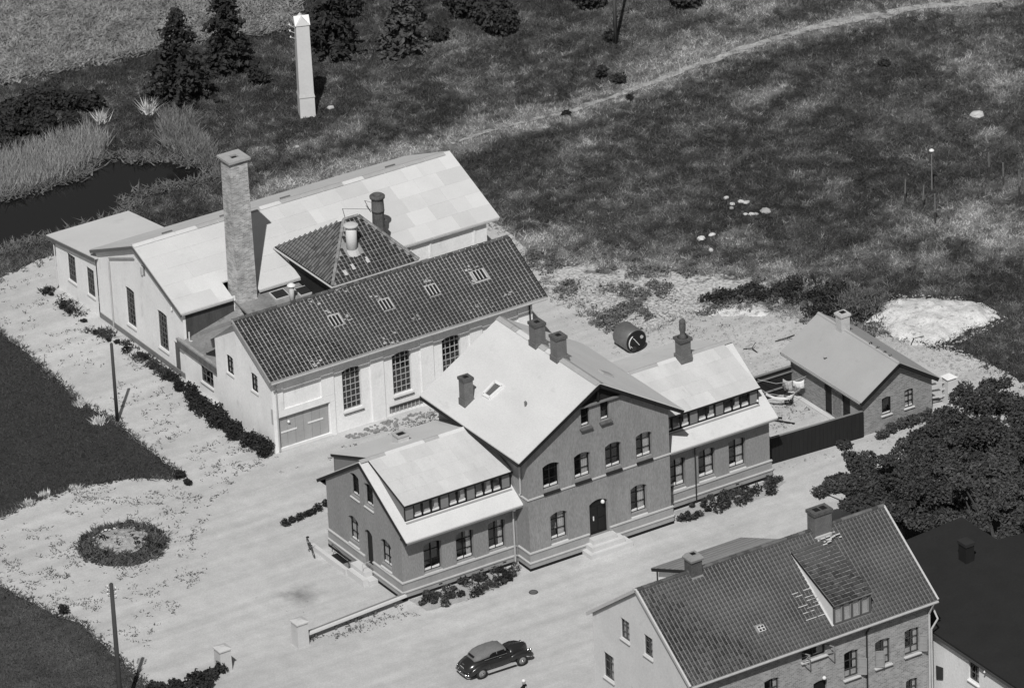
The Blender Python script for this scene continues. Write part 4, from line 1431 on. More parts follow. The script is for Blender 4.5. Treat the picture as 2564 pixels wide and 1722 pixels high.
MB().tube([(3.8, 28.5, 3.0), (3.75, 28.4, 2.5), (4.1, 28.2, 2.4)], .05, 8).build('pipe_bend', LEDGE, lk)
for t, x, y in (('Y1', 1120, 670), ('Y1', 1350, 635)):
    p = Vector(on(tuple(RP[0]), tuple(RN), t, x, y))
    s_o = thing('rooflight', 'tilted dark rooflight on the flat link roof ' + ('beside the round vent' if x < 1200 else 'near the tiled hip roof'), 'rooflight', p)
    slab_piece('frame', s_o, p - PX * .46 - RVd * .4, PX * .92, RVd * .8, RN * .1, LEDGE)
    slab_piece('glass', s_o, p - PX * .4 - RVd * .34 + RN * .1, PX * .8, RVd * .68, RN * .012, M('dark rooflight glass', .03, .2, rough=.25))
vp = on(tuple(RP[0]), tuple(RN), 'Y1', 1238, 715)
vo = thing('vent_pipe', 'small white capped vent pipe on the link roof', 'vent', vp)
MB().cyl(vp - np.array((0, 0, .1)), vp + np.array((0, 0, .86)), .14, .14, 12).build('pipe', LEDGE, vo, True)
MB().lathe([(.24, 0), (.24, .04), (.12, .13), (.02, .16)], vp + np.array((0, 0, .88)), 14).build('cap', WHITE, vo)

# hip-roofed boiler house
hp = thing('boiler_house', 'boiler house with hipped pantile roof rising between hall and workshop', 'boiler house', (13.4, 27.6, 0))
HXa, HXb, HYa, HYb, HZ = 10.74, 16.3, 24.55, 30.8, 5.3
RX0, RX1, RY, RZ = 13.45, 14.4, 27.65, 7.35
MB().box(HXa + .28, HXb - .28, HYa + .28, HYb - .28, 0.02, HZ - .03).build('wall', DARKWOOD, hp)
cor = [(HXa, HYa, HZ), (HXb, HYa, HZ), (HXb, HYb, HZ), (HXa, HYb, HZ)]
ra, rb = (RX0, RY, RZ), (RX1, RY, RZ)
DKM = M('tile bedding with roll shade', .012, .3, 2)  # near-black gaps paint the shade between the tile rolls
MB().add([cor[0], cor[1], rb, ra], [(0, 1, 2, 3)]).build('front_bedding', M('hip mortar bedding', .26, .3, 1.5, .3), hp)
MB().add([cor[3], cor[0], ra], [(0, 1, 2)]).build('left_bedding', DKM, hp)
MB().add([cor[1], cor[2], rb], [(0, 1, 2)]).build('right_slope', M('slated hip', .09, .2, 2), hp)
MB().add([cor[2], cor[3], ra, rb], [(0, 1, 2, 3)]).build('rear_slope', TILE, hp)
MB().add([(x, y, z - .03) for x, y, z in cor], [(3, 2, 1, 0)]).build('soffit', DARKWOOD, hp)
Wf, Df = HXb - HXa, math.hypot(RY - HYa, RZ - HZ)


def in_front(u, v):
    f = v / Df
    return (RX0 - HXa) * f + .12 < u < Wf - (HXb - RX1) * f - .12 and not (abs(u - 2.25) < .42 and abs(v - 1.9) < .4)


tile_roof(hp, (HXa, HYa, HZ + .004), (Wf, 0, 0), (0, RY - HYa, RZ - HZ), .25, .235, TILE, 200, in_front, gapx=.78, gapy=.84, wob=.005)
Wl, Dl = HYb - HYa, math.hypot(RX0 - HXa, RZ - HZ)


def in_left(u, v):
    f = v / Dl
    return (HYb - RY) * f + .1 < u < Wl - (RY - HYa) * f - .1


tile_roof(hp, (HXa, HYb, HZ + .004), (0, -Wl, 0), (RX0 - HXa, 0, RZ - HZ), .235, .27, M('pantile with raking light', .14, .5, 1, .3, rnd=.35), 100, in_left, roll=.12, gapx=.45, gapy=1.03, lip=.004, wob=.003)  # paler tile colour paints the raking light along the rolls
HIPM = M('mortared hip tile', .2, .5, 3, .5, rnd=.4)
for a, b in ((cor[0], ra), (cor[1], rb), (ra, rb)):
    a, b = Vector(a), Vector(b)
    n = max(3, int((b - a).length / .3))
    for k in range(n):
        p0, p1 = a.lerp(b, k / n), a.lerp(b, (k + .95) / n)
        MB().cyl(p0 + Vector((0, 0, .03)), p1 + Vector((0, 0, .05)), .1, .085, 6).build('hip_tile', HIPM, hp)
MB().cyl((HXa - .06, HYa - .1, HZ - .06), (HXa - .06, HYb, HZ - .06), .055, .055, 8).build('gutter', LEDGE, hp)
MB().cyl((HXa - .1, HYa - .06, HZ - .06), (HXb, HYa - .06, HZ - .06), .055, .055, 8).build('gutter', ZINC, hp)
for a, b in ((1.6, .55), (2.6, .7), (1.0, .35)):
    sv = Vector((0, RY - HYa, RZ - HZ)).normalized()
    slab_piece('pale_tile', hp, Vector((HXa + a, HYa, HZ)) + sv * b + Vector((0, -.05, .06)), (.2, 0, 0), sv * .42, Vector((0, -.3, .9)) * .02, LEDGE)
vc = (13.0, 26.1, 6.25)
vo = thing('roof_ventilator', 'stout white cylindrical ventilator on the hipped tile roof', 'ventilator', vc)
MB().cyl((13.0, 26.1, 6.0), (13.0, 26.1, 7.72), .31, .3, 20).build('cylinder', CONC, vo, True)
MB().lathe([(.41, 0), (.41, .06), (.28, .12), (.02, .15)], (13.0, 26.1, 7.72), 20).build('lid', LEDGE, vo)
MB().lathe([(.48, 0), (.42, .12), (.32, .3)], (13.0, 26.05, 6.05), 12).build('mortar_collar', LEDGE, vo)
# short round-topped chimney with stay wires
bc = thing('stove_chimney', 'weathered round-topped chimney beside the hipped roof with stay wires', 'chimney', (16.5, 29.1, 4))
MB().lathe([(.42, -.2), (.4, .8), (.44, 1.2), (.36, 1.6), (.34, 2.4), (.36, 2.5)], (16.5, 29.1, 4.0), 9).build('shaft', CHIMD, bc)
MB().box(16.6, 16.95, 28.85, 29.2, 4.0, 5.9).build('buttress', CHIMD, bc)
MB().lathe([(.37, 0), (.36, .1), (.34, .7), (.36, .75)], (16.5, 29.1, 6.5), 14).build('collar', CHIMB, bc, True)
MB().lathe([(.34, 0), (.43, .06), (.44, .18), (.34, .26), (.2, .22), (.18, .1)], (16.5, 29.1, 7.25), 16).build('crown', CHIMD, bc, True)
w1 = on((0, 30.5, 0), (0, 1, 0), 'Y2', 812, 308)
w2 = on((0, 31.5, 0), (0, 1, 0), 'Y2', 1018, 232)
for k, p in enumerate((w1, w2)):
    base = np.array((p[0] + .25, p[1] - .2, zr_(p[1] - .2)))
    MB().tube([tuple(base), tuple(p)], .018, 5).build('stay_rod', IRON, bc)
    MB().tube([tuple(p), (16.5, 29.1, 6.6 + .3 * k)], .012, 5).build('stay_wire', IRON, bc)

# ================================================================ tall square brick stack
st = thing('factory_chimney', 'tall square pale brick factory chimney rising through the hall eaves', 'chimney', (7.55, 28.95, 0))
b0, b1 = .58, .53
zt = 12.25
cx, cy = 7.55, 28.95
MB().loft([[(cx + sx * s, cy + sy * s, z) for sx, sy in ((-1, -1), (1, -1), (1, 1), (-1, 1))] for s, z in ((.66, 0), (.66, 3.3), (b0, 3.9), (b1, zt))]).build('shaft', STACK, st)
cp = MB()
for x0_, x1_, y0_, y1_ in ((-.68, .68, -.68, -.22), (-.68, .68, .22, .68), (-.68, -.22, -.22, .22), (.22, .68, -.22, .22)):
    cp.box(cx + x0_, cx + x1_, cy + y0_, cy + y1_, zt, zt + .13)
cpo = cp.build('cap_slab', M('concrete cap', .36, .2, 3, .2), st)
MB().box(cx - .22, cx + .22, cy - .22, cy + .22, zt - .02, zt + .02).build('flue', BLACK, st)
MB().box(cx - .8, cx + .8, cy - .75, cy - .62, 2.4, 3.25).build('flashing', ZINC, st)

# ================================================================ white transformer tower
TA = math.radians(-21)
tw_ = thing('transformer_tower', 'slender white transformer tower with a four-sided cap in the meadow', 'tower', (27.05, 55.3, 0), rz=TA)
TWH = M('white tower plaster', .6, .1, 1, .08, 8, blot=.1, blot_v=.42)
MB().loft([[(sx * s, sy * s, z) for sx, sy in ((-1, -1), (1, -1), (1, 1), (-1, 1))] for s, z in ((.46, -.2), (.455, 1.3), (.44, 1.45))]).build('base', TWH, tw_, local=True)
MB().loft([[(sx * s, sy * s, z) for sx, sy in ((-1, -1), (1, -1), (1, 1), (-1, 1))] for s, z in ((.44, 1.45), (.40, 6.0))]).build('shaft', TWH, tw_, local=True)
MB().loft([[(sx * s, sy * s, z) for sx, sy in ((-1, -1), (1, -1), (1, 1), (-1, 1))] for s, z in ((.48, 1.32), (.49, 1.36), (.44, 1.56))]).build('band', LEDGE, tw_, local=True)
rf = MB()
rf.add([(-.46, -.46, 6.0), (.46, -.46, 6.0), (.46, .46, 6.0), (-.46, .46, 6.0), (0, -.46, 6.5), (.46, 0, 6.5), (0, .46, 6.5), (-.46, 0, 6.5), (0, 0, 6.5)],
       [(0, 1, 4), (1, 2, 5), (2, 3, 6), (3, 0, 7), (0, 4, 8, 7), (1, 5, 8, 4), (2, 6, 8, 5), (3, 7, 8, 6), (3, 2, 1, 0)])
rf.build('roof', WHITE, tw_, local=True)
for k, z in enumerate((4.3, 4.55, 4.8, 5.1)):
    MB().tube([(.38, -.36, z), (.5, -.44, z)], .02, 5).build('insulator_arm', IRON, tw_, local=True)
    MB().lathe([(.02, -.05), (.05, 0), (.03, .06)], (.5, -.44, z), 8).build('insulator', BLACK, tw_, local=True)
for k, z in enumerate((5.0, 5.35, 5.7)):
    MB().tube([(-.4, .1, z), (-.68, .1 + .12 * k, z + .12)], .02, 5).build('insulator_arm', ZINC, tw_, local=True)
    MB().lathe([(.02, -.05), (.055, 0), (.03, .08)], (-.68, .1 + .12 * k, z + .12), 8).build('insulator', WHITE, tw_, local=True)

# ================================================================ small brick outbuilding (wash house)
oh = thing('brick_outbuilding', 'small brick outbuilding with grey felt gable roof by the fence', 'outbuilding', (31.8, 4.3, 0))
OX0, OX1, OY0, OY1 = 29.55, 34.13, 0.95, 7.75
OZ, OA, OXR = 2.3, 3.95, 31.75
ow = [(30.82, 31.42, .88, 1.9, .05), (32.32, 32.9, .86, 1.93, .05)]
wall(oh, (0, OY0, 0), PX, NY, [(OX0, 0), (OX1, 0), (OX1, 2.42), (OXR, 3.82), (OX0, 2.42)], [opening(*q) for q in ow], .12, BRICK)
for k, q in enumerate(ow):
    window(oh, (0, OY0, 0), PX, NY, *q[:4], nx=1 if k == 0 else 2, nz=1 if k == 0 else 3, rise=.05, rail=.06, inset=.05, fw=.05, curtain=(.08 if k == 0 else 0, 0 if k == 0 else 1, 0), sill=(.08, .08, LEDGE, .06))
od = [(OY1 - 4.55, OY1 - 3.85, .05, 1.78), (OY1 - 2.88, OY1 - 2.12, .05, 1.78)]
wall(oh, (OX0, OY1, 0), NY, NX, [(0, 0), (OY1 - OY0, 0), (OY1 - OY0, 2.3), (0, 2.3)], [opening(*q) for q in od], .1, BRICK)
for q in od:
    d_ = MB().box(OX0 + .07, OX0 + .1, OY1 - q[1], OY1 - q[0], q[2], q[3]).build('door', BLACK, oh)
    MB().box(OX0 + .05, OX0 + .068, OY1 - q[1] + .05, OY1 - q[0] - .05, .85, .9).build('door_ledge', DARKWOOD, d_)
MB().box(OX0 - .02, OX0 - .004, 2.95, 3.75, .25, 1.6).build('trellis_panel', M('grey lattice', .2, .5, 6, .5, 12), oh)
MB().box(OX0 - .02, OX0 - .004, 1.15, 2.05, .3, 1.55).build('board_panel', GATE, oh)
wall(oh, (OX1, OY0, 0), PY, PX, [(0, 0), (OY1 - OY0, 0), (OY1 - OY0, 2.3), (0, 2.3)], [], .1, BRICK)
wall(oh, (OX1, OY1, 0), NX, PY, [(0, 0), (OX1 - OX0, 0), (OX1 - OX0, 2.42), (OX1 - OXR, 3.82), (0, 2.42)], [], .1, BRICK)
for a in (29.18, 34.32):
    slab(oh, 'roof_slope', (a, .55, OZ), (OXR, .55, OA), (OXR, 8.2, OA), (a, 8.2, OZ), .06, FELTGREY)
    MB().bar((a, .58, OZ - .17), (OXR, .58, OA - .17), .06, .22).build('barge_board', BLACK, oh)
    MB().bar((a, 8.17, OZ - .13), (OXR, 8.17, OA - .13), .05, .13).build('barge_board', BLACK, oh)
    MB().box(a - .03, a + .03, .62, 8.13, OZ - .15, OZ - .065).build('eaves_board', FELTPATCH, oh)
MB().add([(OXR - .12, .55, OA - .03), (OXR, .55, OA + .03), (OXR + .12, .55, OA - .03), (OXR - .12, 8.2, OA - .03), (OXR, 8.2, OA + .03), (OXR + .12, 8.2, OA - .03)], [(0, 1, 4, 3), (1, 2, 5, 4)]).build('ridge_strip', FELTGREY, oh)
for yy in (3.3, 2.65, 2.0, 1.5):
    leaf_cloud('moss_tuft', [((OXR + .05, yy, OA + .04), (.12, .1, .06))], 24, .04, M('moss', .03, .3), oh, seed=int(yy * 10))
ch = MB().box(OXR - .28, OXR + .28, 5.6, 6.15, 3.4, 4.85).build('chimney', M('limewashed brick', .5, .2, 4, .2), oh)
MB().box(OXR - .34, OXR + .34, 5.54, 6.21, 4.68, 4.8).build('cap', LEDGE, ch)
MB().box(OXR - .16, OXR + .16, 5.72, 6.03, 4.85, 4.87).build('flue', BLACK, ch)
MB().bar((30.0, 5.15, 3.0), (30.0, 5.0, 3.0), .16, .04).build('roof_patch', ZINC, oh)
MB().box(29.22, 29.5, 3.2, 7.6, 0.0, .1).build('kerb', CONC, oh)

# ================================================================ dark board fences round the little yard
fn = thing('board_fence', 'tall dark board fence between the main house and brick outbuilding', 'fence', (26.4, 1.0, 0))
A_, B_ = Vector((22.98, 1.2, 0)), Vector((29.5, .8, 0))
nb = 26
for k in range(nb):
    p0, p1 = A_.lerp(B_, k / nb), A_.lerp(B_, (k + .97) / nb)
    d = p1 - p0
    slab_piece('board', fn, p0 + Vector((0, 0, .03)), d, Vector((.0, .03, 0)), Vector((0, 0, 1.55 + random.uniform(-.015, .015))), DARKWOOD)
for k in range(5):
    p = A_.lerp(B_, k / 4)
    MB().box(p.x - .05, p.x + .05, p.y + .04, p.y + .14, 0, 1.5).build('post', DARKWOOD, fn)
MB().bar(A_ + Vector((0, .05, 1.6)), B_ + Vector((0, .05, 1.6)), .12, .04).build('top_rail', M('weathered rail', .2, .3), fn)
fr = thing('yard_fence', 'dark board fence closing the back of the laundry yard', 'fence', (26.5, 7.65, 0))
A_, B_ = Vector((23.6, 7.7, 0)), Vector((29.5, 7.6, 0))
for k in range(24):
    p0, p1 = A_.lerp(B_, k / 24), A_.lerp(B_, (k + .97) / 24)
    slab_piece('board', fr, p0 + Vector((0, 0, .03)), p1 - p0, Vector((0, .03, 0)), Vector((0, 0, 1.55)), DARKWOOD)
for z in (.5, 1.3):
    MB().bar(A_ + Vector((0, -.05, z)), B_ + Vector((0, -.05, z)), .06, .08).build('rail', PANELG, fr)
MB().bar(A_ + Vector((0, .0, 1.6)), B_ + Vector((0, .0, 1.6)), .14, .05).build('top_rail', M('weathered rail', .2), fr)

# laundry
ly = thing('clothes_line', 'thin clothes line strung across the little yard', 'clothes line', (28.2, 6.6, 0))
MB().tube([(27.2, 7.5, 1.5), (28.0, 6.9, 1.25), (28.9, 6.4, 1.35), (29.5, 6.1, 1.6)], .012, 5).build('line', ZINC, ly)
MB().tube([(26.6, 7.45, 1.5), (27.3, 6.6, .95), (28.3, 5.9, .8), (29.3, 6.0, 1.2)], .012, 5).build('line', ZINC, ly)


def cloth(name, lab, a, b, drop, mat, n=8, sag=.1):
    a, b = Vector(a), Vector(b)
    vs, fs = [], []
    for i in range(n + 1):
        p = a.lerp(b, i / n) - Vector((0, 0, sag * math.sin(math.pi * i / n)))
        w_ = Vector((.03 * math.sin(i * 1.9), .03 * math.cos(i * 2.3), 0))
        for j in range(4):
            vs.append(p - Vector((0, 0, drop * j / 3)) + w_ * j)
    for i in range(n):
        for j in range(3):
            k = i * 4 + j
            fs.append((k, k + 1, k + 5, k + 4))
    o = MB().add(vs, fs).build(name, mat, None, True)
    sd_ = o.modifiers.new('thick', 'SOLIDIFY')
    sd_.thickness = .012
    return tag(o, lab, 'laundry')


cloth('hung_cloth', 'patterned cloth hanging at the left of the clothes line', (28.35, 6.75, 1.5), (28.75, 6.45, 1.4), .62, M('patterned cloth', .4, .6, 9, .3))
cloth('hung_towel', 'white towel pegged beside the patterned cloth', (28.8, 6.42, 1.38), (29.35, 6.15, 1.38), .45, WHITE)
cloth('hung_sheet', 'white triangular sheet sagging on the lower clothes line', (27.2, 6.7, 1.0), (28.5, 6.0, .82), .2, WHITE, sag=.25)
bk = gz('X1', 370, 1065)
bs = thing('wire_basket', 'dark slatted laundry basket standing on the yard', 'basket', bk)
for k in range(12):
    a = 2 * math.pi * k / 12
    MB().bar((bk[0] + .2 * math.cos(a), bk[1] + .2 * math.sin(a), 0.02), (bk[0] + .24 * math.cos(a), bk[1] + .24 * math.sin(a), .6), .03, .03).build('slat', IRON, bs)
for z, r in ((.06, .2), (.3, .22), (.58, .24)):
    MB().ring((bk[0], bk[1], z), (0, 0, 1), r, .02, 16, 5).build('hoop', IRON, bs)
dk = thing('fallen_plank', 'dark plank lying on the yard below the sheet', 'plank', (26.9, 5.6, .05))
MB().bar((26.3, 5.9, .08), (27.4, 4.3, .06), .12, .05).build('board', DARKWOOD, dk)
MB().bar((26.6, 5.8, .12), (27.2, 5.2, .1), .1, .05).build('batten', DARKWOOD, dk)

# gate post with rails behind the outbuilding
gp = thing('gate_post', 'white capped gate post with rails beside the brick outbuilding', 'gate post', (35.55, 1.35, 0))
MB().box(35.3, 35.85, 1.08, 1.62, 0, 1.62).build('post', CONC, gp)
MB().add([(35.22, 1.0, 1.62), (35.93, 1.0, 1.62), (35.93, 1.7, 1.62), (35.22, 1.7, 1.62), (35.57, 1.35, 1.85)], [(0, 1, 4), (1, 2, 4), (2, 3, 4), (3, 0, 4), (3, 2, 1, 0)]).build('cap', WHITE, gp)
for z in (.55, .95, 1.35):
    MB().bar((34.2, 1.6, z + .05), (35.3, 1.4, z), .05, .1).build('rail', LEDGE, gp)

# ================================================================ corner house at the lower right
ch_ = thing('corner_house', 'two storey brick house with grey pantile roof and wide dormer', 'house', (8, -21, 0))
QX0, QX1, QYF, QYB = 0.82, 15.1, -25.48, -17.0
QYR, QZR, QYE, QZE = -21.26, 9.7, -25.83, 6.4
PLA = M('pale plastered gable', .66, .14, .8, .18, 14, blot=.2, blot_v=.46, blot_scale=1.6, bmp=.3)
gw = [(-19.55, -20.33, 6.3, 7.42), (-21.62, -22.38, 6.3, 7.42), (-17.88, -18.78, 3.38, 4.78)]
DQ = QYB - QYF
wall(ch_, (QX0, QYB, 0), NY, NX, [(0, 0), (DQ, 0), (DQ, 6.5), (QYB - QYR, 9.58), (0, 6.5)], [opening(QYB - a, QYB - b, z0, z1) for a, b, z0, z1 in gw], .15, PLA)
for k, (a, b, z0, z1) in enumerate(gw):
    window(ch_, (QX0, QYB, 0), NY, NX, QYB - a, QYB - b, z0, z1, nx=2, nz=3, inset=.08, fw=.05, frame=M('grey sash', .1), curtain=(0, .9, 0) if k == 0 else (.0, .45, 0), sill=(.09, .08, LEDGE, .05))
sash = M('pale sash', .3, .1)
fw_ = [(13.55, 14.42, 3.66, 5.08), (11.78, 12.67, 3.6, 5.05), (9.92, 10.76, 3.56, 5.04), (13.6, 14.3, 0.9, 2.26), (7.42, 8.82, 5.38, 6.0)]
fd_ = (8.08, 8.86, 1.7, 3.98)
gwn = [(5.2, 6.05, 3.56, 5.04), (2.5, 3.4, 3.56, 5.04), (11.8, 12.6, .9, 2.26)]
wall(ch_, (0, QYF, 0), PX, NY, [(QX0, 0), (QX1, 0), (QX1, 6.5), (QX0, 6.5)], [opening(a, b, z0, z1, .08 if z1 - z0 > 1 else 0) for a, b, z0, z1 in fw_ + [fd_] + gwn], .18, BRICKH)
for k, (a, b, z0, z1) in enumerate(fw_ + gwn):
    wd = window(ch_, (0, QYF, 0), PX, NY, a, b, z0, z1, nx=2, nz=3, rise=.08 if z1 - z0 > 1 else 0, inset=.1, fw=.05, frame=M('dark sash', .06), rows=[0, .3, .62, 1] if z1 - z0 > 1 else [0, 1], curtain=(.35 if k != 4 else .1, .3, 0), sill=(.08, .14, LEDGE, .08))
    if k in (0, 1, 2):
        # open casement leaf swung outwards
        hx = b if k != 1 else a + .02
        s = 1 if k != 1 else 1
        zt_ = z0 + (z1 - z0) * .62
        e1 = Vector((hx, QYF - .02, z0 + .03))
        dx = Vector((.3, -.26, 0)) if k != 1 else Vector((.36, -.2, 0))
        lf = MB()
        up = Vector((0, 0, zt_ - z0 - .03))
        n_ = dx.normalized()
        for p0, p1 in ((e1, e1 + dx), (e1 + up, e1 + dx + up), (e1 + up * .5, e1 + dx + up * .5)):
            lf.bar(p0, p1, .035, .05)
        lf.bar(e1, e1 + up, .05, .035, tuple(n_)) if False else lf.bar(e1, e1 + up, .05, .035, (n_.x, n_.y, 0))
        lf.bar(e1 + dx, e1 + dx + up, .05, .035, (n_.x, n_.y, 0))
        lo_ = lf.build('open_casement', sash, ch_)
        MB().add([e1 + dx * .06, e1 + dx * .94, e1 + dx * .94 + up, e1 + dx * .06 + up], [(0, 1, 2, 3)]).build('pane', M('sky-lit pane', .3, .15, rough=.2), lo_)
for s, hx in ((1, 7.42), (1, 8.85)):
    e1 = Vector((hx, QYF - .02, 5.3))
    dx = Vector((.18, -.42, 0))
    lf = MB()
    up = Vector((0, 0, .58))
    for p0, p1 in ((e1, e1 + dx), (e1 + up, e1 + dx + up), (e1, e1 + dx + up)):
        lf.bar(p0, p1, .03, .045)
    lf.bar(e1 + dx, e1 + dx + up, .045, .03, (0.4, -.9, 0))
    lf.build('open_casement', sash, ch_)
d_ = MB().box(fd_[0], fd_[1], QYF + .12, QYF + .16, fd_[2], fd_[3]).build('door', BLACK, ch_)
MB().lathe([(.02, 0), (.1, .05), (.1, .14), (.03, .2)], (8.62, QYF - .16, 4.05), 10).build('lamp', WHITE, ch_, True)
wall(ch_, (QX1, QYF, 0), PY, PX, [(0, 0), (DQ, 0), (DQ, 6.5), (QYR - QYF, 9.58), (0, 6.5)], [], .1, BRICKH)
wall(ch_, (QX1, QYB, 0), NX, PY, [(0, 0), (QX1 - QX0, 0), (QX1 - QX0, 6.45), (0, 6.45)], [], .1, BRICKH)
C0, CU, CV = Vector((.7, QYE, QZE)), Vector((14.62, 0, 0)), Vector((0, QYR - QYE, QZR - QZE))
slab(ch_, 'roof_bedding', C0, C0 + CU, C0 + CU + CV, C0 + CV, .1, MORTARH)
slab(ch_, 'rear_slope', (.7, -16.69, QZE), (15.32, -16.69, QZE), (15.32, QYR, QZR), (.7, QYR, QZR), .1, TILEH)
cn = CU.cross(CV).normalized()
cvv = CV.normalized()
DX0, DX1 = 9.34, 11.62     # dormer
yD, zD = -25.42, 7.86


def not_dorm(u, v):
    x, y = u + C0.x, C0.y + cvv.y * v
    return not (DX0 < x < DX1 and yD < y < -21.95) and not (abs(x - 5.71) < .2 and abs(y + 24.54) < .22) and not (abs(x - 11.45) < .5 and y > -21.75) and not (abs(x - 4.05) < .38 and y > -21.65)


tile_roof(ch_, C0 + cn * .005, CU, CV, .215, .235, TILEH, 300, not_dorm, roll=.05, gapx=.76, gapy=.9, wob=.004)
for k in range(40):
    piece('ridge_tile', capme, ch_, (.7 + k * 14.62 / 40, QYR, QZR), (1, 0, 0), (0, 1, 0), (0, 0, 1))
for xx, mt in ((.68, LEDGE), (15.33, LEDGE)):
    for yy in (QYE, -16.69):
        MB().bar((xx, yy, QZE - .02), (xx, QYR, QZR - .02), .1, .16).build('barge_board', mt, ch_)
MB().cyl((.75, QYE - .07, QZE - .08), (15.3, QYE - .07, QZE - .08), .07, .07, 8).build('gutter', ZINC, ch_)
MB().tube([(15.0, QYE - .06, 6.25), (15.0, QYF - .07, 5.6), (15.0, QYF - .07, .1)], .055, 8).build('downpipe', LEDGE, ch_)
MB().tube([(15.2, QYF + .1, 6.1), (15.35, QYF - .3, 5.3), (15.1, QYF - .1, 4.7), (15.16, QYF - .06, 1)], .05, 8).build('downpipe', LEDGE, ch_)
MB().tube([(11.25, QYE - .05, 6.3), (11.25, QYF - .05, 5.75), (11.25, QYF - .05, .1)], .045, 8).build('downpipe', IRON, ch_)
# dormer: own pitched roof sheet, cheeks, window band
dr_ = MB().prism([(DX0 - .02, yD - .1, zD), (DX1 + .03, yD - .1, zD), (DX1 + .03, -21.85, QZR - .42), (DX0 - .02, -21.85, QZR - .42)], (0, 0, -.07)).build('dormer_roof', MORTARH, ch_)
tile_roof(ch_, (DX0, yD - .1, zD + .004), (DX1 - DX0 + .02, 0, 0), (0, -21.85 - yD + .1, QZR - .42 - zD), .215, .25, TILEH, 100, None, roll=.035, gapx=.9, gapy=.8, name='dormer_tile')
zroof = QZE + (yD - QYE) * (QZR - QZE) / (QYR - QYE)
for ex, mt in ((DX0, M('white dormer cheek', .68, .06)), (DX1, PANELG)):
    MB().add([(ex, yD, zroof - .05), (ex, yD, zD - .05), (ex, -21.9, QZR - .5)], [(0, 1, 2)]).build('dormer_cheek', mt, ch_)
MB().bar((DX0 - .03, yD - .1, zD - .04), (DX0 - .03, -21.95, QZR - .46), .04, .08).build('dormer_verge', BLACK, ch_)
MB().bar((DX0 - .03, yD - .05, zroof + .03), (DX0 - .03, -21.9, QZR - .46), .12, .04).build('flashing', LEDGE, ch_)
wall(ch_, (0, yD, 0), PX, NY, [(DX0, zroof - .05), (DX1, zroof - .05), (DX1, zD - .06), (DX0, zD - .06)], [opening(DX0 + .14 + i * .53, DX0 + .57 + i * .53, zroof + .1, zD - .16) for i in range(4)], .06, M('dormer frame', .1))
for i in range(4):
    window(ch_, (0, yD, 0), PX, NY, DX0 + .14 + i * .53, DX0 + .57 + i * .53, zroof + .1, zD - .16, 1, 1, 0, .04, fw=.04, frame=sash, curtain=(.6, 1.0, 0), name='dormer_window')
# chimneys
c1 = MB().box(10.98, 12.0, -21.6, -20.95, 9.0, 10.55).build('chimney', CHIMB, ch_)
MB().box(10.92, 12.06, -21.66, -20.89, 10.55, 10.72).build('cap', CHIMD, c1)
for a in (11.15, 11.55):
    MB().box(a, a + .3, -21.45, -21.1, 10.721, 10.735).build('flue', BLACK, c1)
MB().box(10.9, 12.1, -21.72, -21.0, 9.2, 9.45).build('mortar_collar', LEDGE, c1)
for k in range(16):
    slab_piece('mortar_patch', ch_, (11.0 + random.uniform(-.2, 1.1), -21.8 - random.random() * .5, 9.42 - random.random() * .25), (random.uniform(.1, .3), 0, 0), (0, .05, .036), (0, -.02, .03), LEDGE)
for k in range(22):
    u, v = 8.0 + random.uniform(-.6, .55), 1.2 + .19 * random.randint(0, 8)
    slab_piece('mortar_patch', ch_, C0 + Vector((u, 0, 0)) + cvv * v + cn * .06, (random.uniform(.25, .55), 0, 0), cvv * .04, cn * .02, LEDGE)
c2 = MB().box(3.72, 4.36, -21.55, -20.95, 9.0, 10.3).build('chimney', CHIMD, ch_)
MB().loft([[(4.04 + sx * s, -21.25 + sy * s, z) for sx, sy in ((-1, -1), (1, -1), (1, 1), (-1, 1))] for s, z in ((.37, 10.3), (.39, 10.42), (.27, 10.6))]).build('cap', M('grimy cap', .26, .3, 3), c2)
MB().box(3.92, 4.16, -21.37, -21.13, 10.6, 10.62).build('flue', BLACK, c2)
p = C0 + Vector((5.0, 0, 0)) + cvv * 1.6
sk2 = MB().box(-.2, .2, -.17, .17, 0, .07).mesh('roof_light')
piece('roof_light', sk2, ch_, p + cn * .03, (1, 0, 0), cvv, cn, LEDGE)
for a in (-.09, .09):
    for b in (-.08, .08):
        slab_piece('pane', ch_, p + Vector((a - .06, 0, 0)) + cvv * (b - .05) + cn * .105, (.12, 0, 0), cvv * .1, cn * .006, BLACK)

# ================================================================ shed with boarded roof behind the corner house
sd = thing('boarded_shed', 'low white shed with striped board roof behind the corner house', 'shed', (11.8, -12, 0))
SX0, SX1, SYB, SYR, SZE, SZR = 9.0, 14.5, -9.7, -13.2, 3.2, 4.6
wall(sd, (SX0 + .25, SYB - .25, 0), NY, NX, [(0, 0), (6.5, 0), (6.5, 3.2), (3.25, 4.45), (0, 3.2)], [], .1, WHITEWASH)
wall(sd, (SX1 - .2, SYB - .25, 0), NX, PY, [(0, 0), (SX1 - SX0 - .45, 0), (SX1 - SX0 - .45, 3.2), (0, 3.2)], [], .1, WHITEWASH)
wall(sd, (SX1 - .2, SYB - 6.75, 0), PY, PX, [(0, 0), (6.5, 0), (6.5, 3.2), (3.25, 4.45), (0, 3.2)], [], .1, WHITEWASH)
wall(sd, (SX0 + .25, SYB - 6.75, 0), PX, NY, [(0, 0), (SX1 - SX0 - .45, 0), (SX1 - SX0 - .45, 3.2), (0, 3.2)], [], .1, WHITEWASH)
SB = M('grey roof board', .21, .3, 2, .3, rnd=.25, stretch=(.5, 3, 3))
